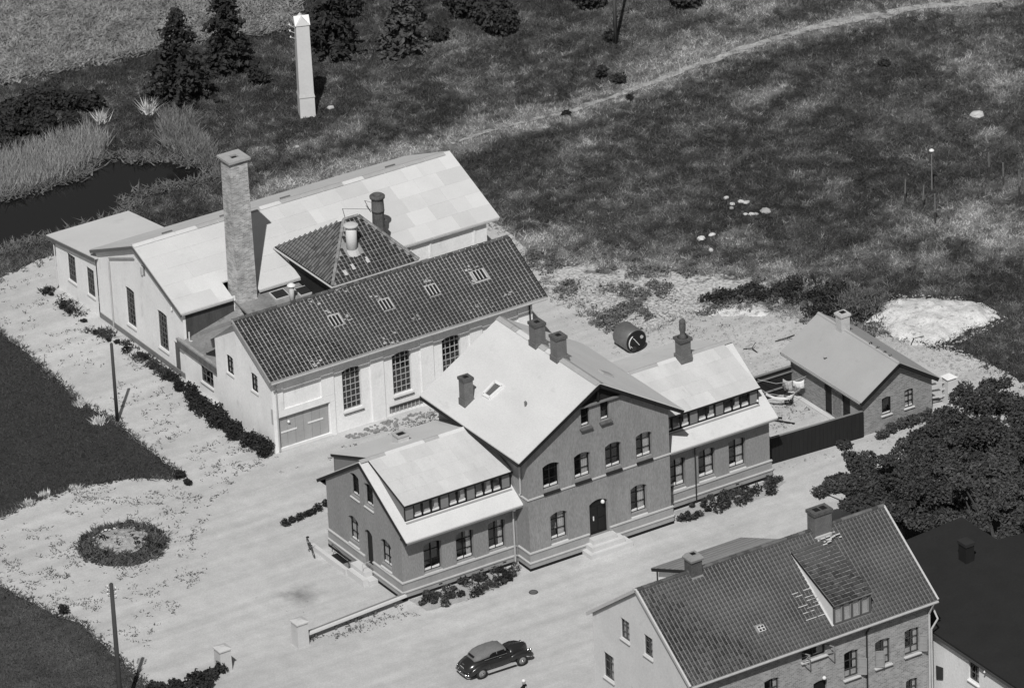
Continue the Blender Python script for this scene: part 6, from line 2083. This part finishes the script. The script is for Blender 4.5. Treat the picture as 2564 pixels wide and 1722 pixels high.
# bushes and shrubs
BUSHD = leaf_mat('dark shrub leaf', .035, .45, 1.5, .2)
BUSHM = leaf_mat('grey green shrub leaf', .075, .45, 1.5, .25)


def bush(name, lab, cat, x, y, r, h_, mat, n=500, leaf=.1, seed=0, grp=None, z=None, lobes=5):
    zb = float(height(np.array([[x, y]]))[0]) if z is None else z
    o = thing(name, lab, cat, (x, y, zb), grp)
    rb_ = np.random.default_rng(seed + 31)
    bl = []
    for k in range(lobes):
        a = rb_.random() * 6.28
        q = rb_.random() * .55
        bl.append(((x + r * q * math.cos(a), y + r * q * math.sin(a), zb + h_ * rb_.uniform(.35, .62)), (r * rb_.uniform(.42, .62), r * rb_.uniform(.42, .62), h_ * rb_.uniform(.35, .5))))
    leaf_cloud('foliage', bl, n, leaf, mat, o, seed=seed, shell=.5, clump=9)
    st_ = MB()
    for k in range(4):
        a = rb_.random() * 6.28
        st_.cyl((x, y, zb - .05), (x + r * .4 * math.cos(a), y + r * .4 * math.sin(a), zb + h_ * .55), .03, .012, 5)
    st_.build('stem', POLE, o)
    return o


k = 0
for (x, y, r, h_) in ((20, 240, 1.3, 1.3), (70, 225, 1.5, 1.4), (120, 215, 1.6, 1.5), (180, 225, 1.5, 1.5), (50, 275, 1.4, 1.3), (110, 265, 1.5, 1.4), (160, 262, 1.3, 1.2), (10, 310, 1.2, 1.1)):
    p = G(x, y + 30)
    bush('pond_bush', ('dark bush by the pond, %s of the clump' % ('far left', 'back left', 'back middle', 'back right', 'front left', 'front middle', 'front right', 'lowest left')[k]), 'bush', p[0], p[1], r, h_, BUSHD, 1100, .13, k, 'dark bushes by the pond')
    k += 1
for k, (x, y, r, h_, n, lab) in enumerate(((590, 195, .9, 1.1, 600, 'small bush left of the transformer tower'), (1000, 90, 1.2, 1.0, 700, 'dark bush right of the tall pale tree'), (1390, 95, .5, .9, 200, 'upright weed clump near the far pole'), (1370, 175, .5, .8, 250, 'dark upright tuft above the track'), (1410, 190, .55, .7, 250, 'dark tuft just right of the upright tuft above the track'),
                                           (1290, 265, .3, .4, 120, 'small dark tuft on the track bend'), (1435, 225, .4, .4, 140, 'small dark tuft by the middle of the track'), (2020, 150, .5, .4, 150, 'low tuft high in the right meadow'))):
    p = G(x, y)
    bush('meadow_bush', lab, 'bush', p[0], p[1], r, h_, BUSHD, n, .11, 40 + k, 'bushes in the meadow')


# trees
def conifer(lab, x, y, h_, r, mat, seed, lean=0.0, top=None):
    zb = float(height(np.array([[x, y]]))[0])
    o = thing('conifer_tree', lab, 'tree', (x, y, zb), 'conifers behind the pond')
    MB().cyl((x, y, zb - .2), (x, y, zb + h_ * .95), .16, .03, 8).build('trunk', POLE, o)
    rc = np.random.default_rng(seed)
    V_, F_ = [], []
    nb_ = 130
    cv = []
    for i in range(nb_):
        f = (i + rc.random()) / nb_
        z = h_ * (.08 + .9 * f)
        L_ = r * (1 - f) ** .62 * rc.uniform(.45, 1.25) + .12
        a = i * 2.4 + rc.random()
        dv = np.array((math.cos(a), math.sin(a), 0))
        m_ = int(26 * L_ / r * (1.2 - .5 * f)) + 9
        tt = rc.random(m_) ** .7
        pts = np.array((x, y, zb + z)) + dv * (L_ * tt)[:, None] + np.array((0, 0, -1)) * (L_ * .4 * tt ** 1.6)[:, None] + rc.normal(size=(m_, 3)) * .07
        cv.append(pts)
    pts = np.concatenate(cv)
    n = len(pts)
    nr_ = rc.normal(size=(n, 3)) * .7 + np.array((0, 0, .7))
    nr_ /= np.linalg.norm(nr_, axis=1)[:, None]
    a = np.cross(nr_, rc.normal(size=(n, 3)))
    a /= np.linalg.norm(a, axis=1)[:, None]
    b = np.cross(nr_, a)
    s = .17 * (.6 + rc.random(n))[:, None]
    v = np.stack([pts - a * s, pts - b * s * .5, pts + a * s, pts + b * s * .5], 1).reshape(-1, 3)
    np_mesh('crown', v, np.arange(4 * n).reshape(n, 4), mat, o)


CONM = leaf_mat('spruce needle', .035, .5, 2, .1)
CONP = leaf_mat('pale spruce needle', .085, .5, 2, .15)
for (t, x, y, h_, r, lab, sd_, mt) in (('T1', 1230, 690, 6.1, 2.3, 'dark spruce left of the transformer tower, nearest of the pair', 1, CONM), ('T1', 1540, 480, 6.2, 1.6, 'dark slim spruce behind the nearest one', 2, CONM),
                                       ('T1', 2240, 350, 5.5, 1.9, 'dark bushy spruce close behind the transformer tower', 3, CONM), ('T2', 430, 345, 4.2, 1.5, 'paler spruce at the top with layered branches', 4, CONP)):
    p = gz(t, x, y)
    conifer(lab, p[0], p[1], h_, r, mt, sd_)


def broadleaf(name, lab, x, y, trunk_h, blobs, n, leaf, mat, seed, limbs=6, r0=.22):
    zb = float(height(np.array([[x, y]]))[0])
    o = thing(name, lab, 'tree', (x, y, zb))
    t_ = MB()
    t_.cyl((x, y, zb - .2), (x, y, zb + trunk_h), r0, r0 * .7, 10)
    rb_ = np.random.default_rng(seed)
    for b in blobs[:limbs]:
        c_ = np.array(b[0])
        m1 = np.array((x, y, zb + trunk_h * .9)) * .5 + c_ * .5 + rb_.normal(size=3) * .15
        t_.cyl((x, y, zb + trunk_h * .9), m1, r0 * .5, r0 * .3, 7)
        t_.cyl(m1, c_, r0 * .3, r0 * .1, 6)
        for _ in range(3):
            t_.cyl(c_, c_ + rb_.normal(size=3) * np.array(b[1]) * .5, r0 * .1, .01, 5)
    t_.build('trunk', POLE, o)
    leaf_cloud('crown', blobs, n, leaf, mat, o, seed=seed, shell=.62, flat=.5, clump=14)
    return o


BL = leaf_mat('dark broad leaf', .062, .5, .9, .22, .6, 4)


def blobs_at(spec, z):
    out = []
    for x, y, r, dz in spec:
        p = G(x, y, z + dz)
        out.append(((p[0], p[1], z + dz), (r, r, r * .72)))
    return out


def env(spec, z, per, jit, seed):
    re_ = np.random.default_rng(seed)
    out = []
    for x, y, r, dz in spec:
        for q in range(per):
            s_1 = 1.0 if q else 0.0
            xx, yy, zz = x + s_1 * re_.normal() * jit, y + s_1 * re_.normal() * jit * .8, z + dz + s_1 * re_.normal() * .5
            p_ = G(xx, yy, zz)
            rr = r * (re_.uniform(.4, .7) if q else .85)
            out.append(((p_[0], p_[1], zz), (rr, rr, rr * .62)))
    return out


sp1 = [(1905, 1102, .8, -.2), (1940, 1105, .9, 0), (1960, 1150, .9, -.4), (2020, 1150, 1.1, -.4), (2090, 1175, 1.0, -.6), (1965, 1065, .9, .2), (1985, 1125, 1.0, -.2), (2050, 1080, 1.3, .4), (2060, 1140, 1.2, -.2), (2125, 1050, 1.4, .6), (2130, 1120, 1.3, .2), (2010, 1100, 1.1, .2), (2160, 1180, 1.0, -.6)]
g0 = G(2060, 1265)
broadleaf('broadleaf_tree', 'dark leafy tree overhanging the drive behind the corner house', g0[0], g0[1], 2.2, env(sp1, 3.5, 6, 26, 1), 52000, .09, BL, 1, 14)
sp2 = [(2165, 950, 1.0, .2), (2225, 915, 1.2, .5), (2290, 920, 1.2, .5), (2350, 940, 1.3, .5), (2170, 1010, 1.2, -.1), (2255, 985, 1.4, .4), (2345, 1010, 1.4, .4), (2125, 990, .8, -.3), (2060, 1035, 1.0, -.4), (2090, 1000, .8, -.5), (2300, 1050, 1.3, 0)]
g0 = G(2260, 1150)
broadleaf('broadleaf_tree', 'big rounded dark tree at the right edge beside the gate post', g0[0], g0[1], 2.2, env(sp2, 3.2, 6, 32, 2), 44000, .09, BL, 2, 14)
sp3 = [(2200, 1120, 1.1, .3), (2170, 1075, 1.0, .4), (2230, 1165, 1.0, -.2), (2290, 1085, 1.2, .4), (2350, 1110, 1.2, .3), (2300, 1165, 1.1, .2), (2350, 1190, 1.1, .1), (2300, 1215, .8, 0), (2250, 1110, 1.2, .2)]
g0 = G(2270, 1330)
broadleaf('broadleaf_tree', 'spreading tree leaning over the black felt roof', g0[0], g0[1], 2.4, env(sp3, 3.6, 6, 30, 3), 40000, .09, leaf_mat('mid dark leaf', .08, .45, .9, .22, .6, 4), 3, 12)
for k, (x, y, r, h_, lab) in enumerate(((1130, 60, 1.4, 2.0, 'round dark tree at the top, right of the pale spruce'), (1060, 20, 1.5, 2.6, 'dark tree at the top edge behind the round one'), (1340, 5, 1.2, 2.0, 'dark tree at the top edge left of the far pole'), (1560, 2, 1.2, 1.6, 'dark bush crown at the top edge right of the far pole'), (930, 40, 1.0, 1.8, 'dark crown at the top edge beside the pale spruce'), (780, 20, 1.2, 2.4, 'dark crown at the top edge right of the tower'))):
    p = G(x, y + 10)
    zb = float(height(p[None, :2])[0])
    bl = [((p[0] + r * .5 * math.cos(a), p[1] + r * .5 * math.sin(a), zb + h_ * q), (r * .62, r * .62, h_ * .4)) for a, q in ((0, .5), (2, .6), (4, .5), (1, .75), (5, .35))]
    broadleaf('broadleaf_tree', lab, p[0], p[1], h_ * .5, bl, 2600, .13, leaf_mat('far tree leaf %d' % k, .05, .5, 1.2, .2), 20 + k, 5, .12)

# hedge along the workshop end, shrubs along the hall
hg = ((3.0, 29.0), (2.75, 27.8), (2.6, 26.6), (2.55, 25.6), (2.5, 24.6), (2.45, 23.6), (2.4, 22.7), (2.4, 21.8), (2.4, 20.9), (2.45, 20.0), (2.5, 19.2), (2.5, 18.5))
HD = leaf_mat('hedge leaf', .028, .4, 2, .2)
for k, (x, y) in enumerate(hg):
    lab = '%s dark shrub from the drive in the hedge along the workshop end' % ('twelfth', 'eleventh', 'tenth', 'ninth', 'eighth', 'seventh', 'sixth', 'fifth', 'fourth', 'third', 'second', 'first')[k]
    bush('hedge_shrub', lab, 'shrub', x - .1, y, .85 if k > 1 else .55, .95 if k > 1 else .6, HD, 900, .075, 60 + k, 'hedge along the workshop end', 0.012)
for k, (t, x, y, h_) in enumerate((('Y1', 380, 1530, .6), ('T4', 1660, 1360, 1.0), ('T4', 1725, 1380, 1.1))):
    p = gz(t, x, y)
    o = thing('young_conifer', 'spiky young conifer in the hedge, ' + ('nearest the link wall', 'left of the pair by the corner', 'right of the pair by the corner')[k], 'shrub', (p[0], p[1], 0), 'spiky conifers in the hedge')
    leaf_cloud('crown', [((p[0], p[1], h_ * .25 + .3 * j * h_), (.16 - .04 * j, .16 - .04 * j, h_ * .22)) for j in range(4)], 260, .06, HD, o, seed=80 + k)
    MB().cyl((p[0], p[1], 0), (p[0], p[1], h_), .03, .01, 5).build('stem', POLE, o)
n = 17
for k in range(n):
    f = k / (n - 1)
    x, y = 2.7 - .2 * math.sin(f * 5) + random.uniform(-.22, .22), 43.2 - 13.3 * f + random.uniform(-.4, .4)
    s = random.choice((.14, .2, .26, .34, .48))
    bush('border_shrub', 'low dark shrub in the row along the hall, %s from the pond end' % ('first second third fourth fifth sixth seventh eighth ninth tenth eleventh twelfth thirteenth fourteenth fifteenth sixteenth seventeenth'.split()[k]), 'shrub', x, y, s, s * .9, HD, 150, .07, 90 + k, 'shrub row along the hall', 0.012, 3)
bw_n = 900
bw_y = 29.3 + 14.2 * rg.random(bw_n)
bw_x = 2.85 - .2 * np.sin((43.2 - bw_y) / 13.3 * 5) + rg.normal(size=bw_n) * .22
bk_ = fbm(bw_x, bw_y, 1.1, 91, 4) > .46
tag(blades('border_weeds', np.stack([bw_x[bk_], bw_y[bk_], np.full(bk_.sum(), .014)], 1), .16, .1, leaf_mat('border weed', .06, .6, 2, .2), per=4, lean=.9, seed=44), 'weedy strip along the foot of the hall', kind='stuff')
# front beds of the main house
for nm, lab, poly, n, seed in (('flower_bed', 'bushy flower bed along the left wing front', [(.2, -.2), (.4, -1.7), (2.4, -1.95), (4.6, -1.75), (6.4, -1.2), (6.6, -.25)], 46, 1), ('flower_bed', 'bushy flower bed along the right wing front', [(16.5, -.25), (16.2, -1.5), (18.5, -1.7), (21.8, -1.7), (23.2, -.9), (22.6, -.2)], 52, 2)):
    o = thing(nm, lab, 'flower bed', (np.mean([q[0] for q in poly]), -.9, 0.012))
    sh = sheet('bed_soil', rough_outline(poly, .2, .06, seed), .0, M('chalky bed soil', .36, .3, 2, .35, 14))
    sh.parent = o
    sh.location = -o.location + Vector((0, 0, .022))
    C_ = scatter(poly, n, np.random.default_rng(seed))
    for j, c_ in enumerate(C_):
        r = random.uniform(.16, .34)
        leaf_cloud('plant', [((c_[0], c_[1], .17), (r, r, r * .8))], 120, .06, (BUSHM, HD)[j % 3 == 0], o, seed=seed * 100 + j)
# shrubs by the outbuilding, left garden border, bottom-left hedge
for k, (x, y, r, h_, lab) in enumerate(((30.3, .2, .5, .6, 'shrub at the fence end of the outbuilding front'), (31.0, .3, .55, .7, 'second shrub in front of the outbuilding window'), (31.8, .35, .6, .75, 'third shrub in front of the outbuilding'), (32.6, .35, .6, .7, 'fourth shrub below the outbuilding right window'), (33.4, .4, .5, .6, 'last shrub at the right corner of the outbuilding'))):
    bush('outbuilding_shrub', lab, 'shrub', x, y, r, h_, BUSHM, 420, .08, 130 + k, 'shrubs before the outbuilding', 0.012)
for k in range(7):
    f = k / 6
    p = gz('Z5', 575 - 510 * f, 430 + 235 * f ** .8)
    bush('garden_shrub', 'dark garden shrub left of the gable end, %s from the house' % ('first', 'second', 'third', 'fourth', 'fifth', 'sixth', 'seventh')[k], 'shrub', p[0], p[1], .38, .42, BUSHD, 230, .06, 140 + k, 'curved garden hedge at the gable end', 0.012, 4)
for k, (x, y, r, h_) in enumerate(((1080, 1560, .7, .6), (1190, 1550, .7, .6), (1290, 1520, .8, .8), (1380, 1500, .6, .6), (1440, 1480, .6, .6), (1500, 1440, .45, .7), (1240, 1580, .8, .7), (1400, 1560, .7, .6))):
    p = gz('T7', x, y + 25)
    bush('roadside_bush', 'dark bush at the bottom edge near the pillar, %s' % ('far left', 'second from left', 'tallest one', 'right of the tallest', 'before the pillar', 'against the pillar', 'lower middle', 'lower right')[k], 'bush', p[0], p[1], r, h_, BUSHD, 520, .085, 150 + k, 'bushes at the bottom edge', 0.012)
for k, (t, x, y, r, h_, lab) in enumerate((('T7', 430, 1075, .42, .6, 'round dark bush at the point of the bottom left lawn'), ('T7', 1220, 150, .4, .55, 'dark bush at the tip of the left lawn'), ('T7', 1270, 190, .35, .4, 'lower bush beside the left lawn tip'))):
    p = gz(t, x, y)
    bush('lawn_bush', lab, 'bush', p[0], p[1], r, h_, BUSHD, 320, .07, 170 + k, None, 0.02)
# round island bed
ic = (G(180, 1255) + G(378, 1232)) / 2
ib = thing('round_bed', 'round island flower bed with pale stony top in the gravel yard', 'flower bed', (ic[0], ic[1], 0.012))
na, nr_b = 56, 14
vsb, fsb = [], []
for q in range(nr_b + 1):
    for k in range(na):
        a = 2 * math.pi * k / na
        R_ = 2.25 * (1 + .05 * math.sin(3 * a + 1) + .04 * math.sin(7 * a)) * q / nr_b
        f = q / nr_b
        z = .5 * (1 - f ** 2.2) + .05 * math.sin(5 * a + q * 1.7) * (1 - f) + random.uniform(-.035, .035) * (f < .98)
        vsb.append((ic[0] + R_ * math.cos(a), ic[1] + R_ * math.sin(a), .01 + max(z, 0)))
for q in range(nr_b):
    for k in range(na):
        l = (k + 1) % na
        fsb.append((q * na + k, q * na + l, (q + 1) * na + l, (q + 1) * na + k))
MB().add([v_ for v_, k in zip(vsb, range(len(vsb)))], [f_ for f_ in fsb if f_[0] >= 9 * na]).build('turf_rim', M('rank turf', .06, .5, 1.5, .4, 12, bmp=.6), ib, True)
MB().add(vsb, [f_ for f_ in fsb if f_[0] < 9 * na]).build('stony_top', M('stony soil', .34, .45, 2.6, .5, 12, bmp=.9, blot=.45, blot_v=.08, blot_scale=3.5), ib, True)
rb_ = np.random.default_rng(5)
an_ = rb_.random(700) * 6.28
rr_ = 2.3 - .95 * rb_.random(700) ** 1.6
pts = np.stack([ic[0] + rr_ * np.cos(an_), ic[1] + rr_ * np.sin(an_), .5 * (1 - (rr_ / 2.32) ** 2.2)], 1)
o = blades('rim_grass', pts, .17, .1, leaf_mat('rank grass', .1, .6, 1.2, .2), ib, per=4, lean=.9, seed=4)
o['kind'] = 'stuff'
for k in range(26):
    a = random.random() * 6.28
    r = random.uniform(.1, 2.1)
    leaf_cloud('plant', [((ic[0] + r * math.cos(a), ic[1] + r * math.sin(a), .42 if r < 1.4 else .3), (.2, .2, .14))], 70, .055, HD if k % 2 else BUSHM, ib, seed=200 + k)
for k in range(26):
    a = .6 + 2.6 * k / 26 + random.uniform(-.08, .08)
    r = 1.42 + random.uniform(-.12, .12)
    q = random.uniform(.06, .13)
    piece('edge_stone', SM[k % 5], ib, (ic[0] + r * math.cos(a), ic[1] + r * math.sin(a), .34), (q, 0, 0), (0, q * .9, 0), (0, 0, q * .7))
for k, (t, x, y, sz) in enumerate((('T1', 1010, 755, .5), ('T1', 680, 815, .42), ('T4', 540, 1190, .22), ('T4', 665, 1310, .24), ('T7', 520, 215, .16), ('T7', 305, 255, .16), ('T7', 200, 315, .16))):
    p = gz(t, x, y + 12)
    o = thing('pale_tuft', ('pale feathery grass tuft below the nearest spruce', 'pale feathery grass tuft beside the dark pond bushes', 'upper of two pale tufts on the left lawn', 'lower of two pale tufts on the left lawn, by the pole', 'white flowering tuft on the lawn edge nearest the round bed', 'middle white flowering tuft on the lawn edge', 'leftmost white flowering tuft on the lawn edge')[k], 'grass tuft', (p[0], p[1], 0))
    q = np.random.default_rng(k).normal(size=(60, 2)) * .13
    blades('blades', np.stack([p[0] + q[:, 0], p[1] + q[:, 1], np.zeros(60)], 1), sz * 1.3, .07, leaf_mat('feathery grass %d' % k, .6, .2, 3, .1), o, per=3, lean=.5, seed=50 + k)
# weeds and clods scattered on the gravel
wpoly = DP((0, 1190), (200, 1110), (420, 1110), (560, 1010), (600, 1060), (480, 1150), (470, 1300), (330, 1480), (230, 1440), (0, 1320))
P = np.concatenate([scatter(wpoly, 1500, rg), scatter(DP((0, 650), (110, 620), (400, 860), (640, 1040), (560, 1080), (420, 1070), (270, 950), (0, 740)), 520, rg), scatter(DP((640, 1075), (760, 1020), (1000, 935), (1000, 960), (880, 1000), (760, 1060)), 260, rg),
                    scatter(DP((1200, 640), (1400, 620), (1700, 690), (1700, 760), (1500, 780), (1250, 700)), 300, rg), scatter(DP((1730, 900), (1880, 940), (1760, 1000)), 60, rg), scatter(DP((880, 1380), (1200, 1300), (1230, 1320), (930, 1410), (720, 1470), (700, 1455)), 200, rg)])
cl_n = np.repeat(P, 2, 0) + rg.normal(size=(2 * len(P), 2)) * .08
cl_n = cl_n[fbm(cl_n[:, 0], cl_n[:, 1], .9, 55, 4) > .5]
cl_n = cl_n[(sdist(cl_n, LAWN_A) > 0) & (sdist(cl_n, LAWN_B) > 0)]
tag(blades('gravel_weeds', np.concatenate([cl_n, np.full((len(cl_n), 1), .014)], 1), .06, .07, leaf_mat('weed leaf', .1, .5, 3, .2), per=3, lean=1.1, seed=12), 'small weeds speckling the gravel', kind='stuff')
# scrub on the waste ground
P = scatter(WASTE, 2600, rg)
P = P[sdist(P, YARD) > -.5]
nz_ = vnoise(P[:, 0], P[:, 1], 1.3, 77)
P = P[nz_ > .12]
bl = [((a, b, float(c_) + .14), (.26, .26, .17)) for a, b, c_ in lift(P)]
tag(leaf_cloud('waste_scrub', bl, 12000, .07, leaf_mat('grey scrub', .17, .5, 1, .25), seed=300), 'grey scrub over the chalky waste ground', kind='stuff')
P = scatter(SCRUBDARK, 60, rg)
tag(leaf_cloud('dark_scrub', [((a, b, float(c_) + .15), (.4, .4, .28)) for a, b, c_ in lift(P)], 2600, .09, BUSHD, seed=301), 'dark scrub strip beyond the white bank', kind='stuff')
P = scatter(DP((1760, 640), (1900, 640), (2000, 690), (1990, 730), (1900, 740), (1800, 715), (1770, 690)), 70, rg)
tag(leaf_cloud('nettle_patch', [((a, b, float(c_) + .2), (.5, .5, .35)) for a, b, c_ in lift(P)], 4200, .09, BUSHD, seed=302), 'dark nettle patch behind the outbuilding roof', kind='stuff')
# stone rubble along the foot of the workshop
P = scatter([(7.0, 17.2), (9.5, 16.9), (13.5, 17.0), (14.5, 17.7), (9.5, 17.9), (7.2, 17.7)], 150, rg)
rv, rf = [], []
for k, (a, b) in enumerate(P):
    s = random.uniform(.05, .13)
    m_ = SM[k % 5]
    n0 = len(rv)
    ca, sa = math.cos(k), math.sin(k)
    rv += [(a + s * (v_.co.x * ca - v_.co.y * sa), b + s * (v_.co.x * sa + v_.co.y * ca), .02 + s * .3 + s * .7 * v_.co.z) for v_ in m_.vertices]
    rf += [tuple(n0 + q for q in pl.vertices) for pl in m_.polygons]
mm = bpy.data.meshes.new('rubble')
mm.from_pydata(rv, [], rf)
tag(obj('rubble', mm, None, M('mixed rubble', .22, .8, 5, .3)), 'loose stone rubble along the workshop foot', kind='stuff')
# broken chalk and brick bits over the bare ground behind
Q = np.concatenate([scatter(DP((1230, 640), (1420, 640), (1700, 690), (1880, 740), (1780, 800), (1790, 900), (1700, 880), (1560, 800), (1400, 770)), 1800, rg), scatter(DP((1990, 770), (2170, 790), (2300, 850), (2330, 900), (2200, 870), (2080, 820)), 700, rg), scatter(DP((1960, 1010), (2120, 960), (2120, 990), (1960, 1040), (1760, 1075), (1760, 1060)), 120, rg), scatter(DP((1770, 900), (1900, 935), (1760, 990)), 120, rg), scatter(WASTE, 700, rg), scatter([gz('T6', *q)[:2] for q in ((1230, 560), (1480, 455), (1900, 470), (2180, 590), (2200, 640), (1860, 800), (1560, 840), (1250, 700))], 900, rg)])
rv, rf = [], []
for k, (a, b) in enumerate(Q):
    s = random.uniform(.025, .075) * (1.7 if k % 9 == 0 else 1)
    m_ = SM[k % 5]
    n0 = len(rv)
    ca, sa = math.cos(k), math.sin(k)
    zz = .012 + s * .25
    rv += [(a + s * (v_.co.x * ca - v_.co.y * sa), b + s * (v_.co.x * sa + v_.co.y * ca), zz + s * .7 * v_.co.z) for v_ in m_.vertices]
    rf += [tuple(n0 + q for q in pl.vertices) for pl in m_.polygons]
mm = bpy.data.meshes.new('chalk_rubble')
mm.from_pydata(rv, [], rf)
tag(obj('chalk_rubble', mm, None, M('chalk and brick bits', .36, .9, 3, .4)), 'broken chalk and brick bits on the bare ground', kind='stuff')
# ragged grass along the edge of the bare ground and the lawns
E_ = []
for poly, n_, sg in ((YARD, 9, .35), (LAWN_A, 14, .12), (LAWN_B, 14, .14)):
    pl = [np.array(q) for q in poly]
    for a, b in zip(pl, pl[1:] + pl[:1]):
        m_ = int(np.linalg.norm(b - a) * n_)
        if m_ and m_ < 1500:
            E_.append(a + (b - a) * rg.random((m_, 1)) + rg.normal(size=(m_, 2)) * sg)
E_ = np.concatenate(E_)
E_ = E_[in_poly(E_, DP((-80, -80), (2450, -80), (2450, 1700), (-80, 1700)))]
E_ = E_[~in_poly(E_, [(3.3, 28), (24, 28), (24, 44), (3.3, 44)])]
tag(toned(blades('edge_grass', lift(E_, .015), .16, .08, GRASSM, per=4, lean=.9, seed=33), 4, E_, .9), 'ragged grass fringing the bare ground and lawns', kind='stuff')
# dead branches on the waste ground
for k, (x, y, L_, lab) in enumerate(((640, 775, 1.3, 'dead forked branch on the chalk left of the outbuilding'), (1560, 800, 1.2, 'long thin dead branch on the chalk right of the outbuilding'), (520, 850, .9, 'short dead branch lying left of the forked one'))):
    p = gz('T6', x, y)
    o = thing('dead_branch', lab, 'branch', (p[0], p[1], 0))
    mb = MB()
    a = -.3 + k
    mb.tube([(p[0], p[1], .05), (p[0] + L_ * .5 * math.cos(a), p[1] + L_ * .5 * math.sin(a), .16), (p[0] + L_ * math.cos(a + .3), p[1] + L_ * math.sin(a + .3), .06)], .03, 5)
    mb.tube([(p[0] + L_ * .5 * math.cos(a), p[1] + L_ * .5 * math.sin(a), .16), (p[0] + L_ * .8 * math.cos(a - .6), p[1] + L_ * .8 * math.sin(a - .6), .3)], .02, 5)
    mb.build('limb', IRON, o)
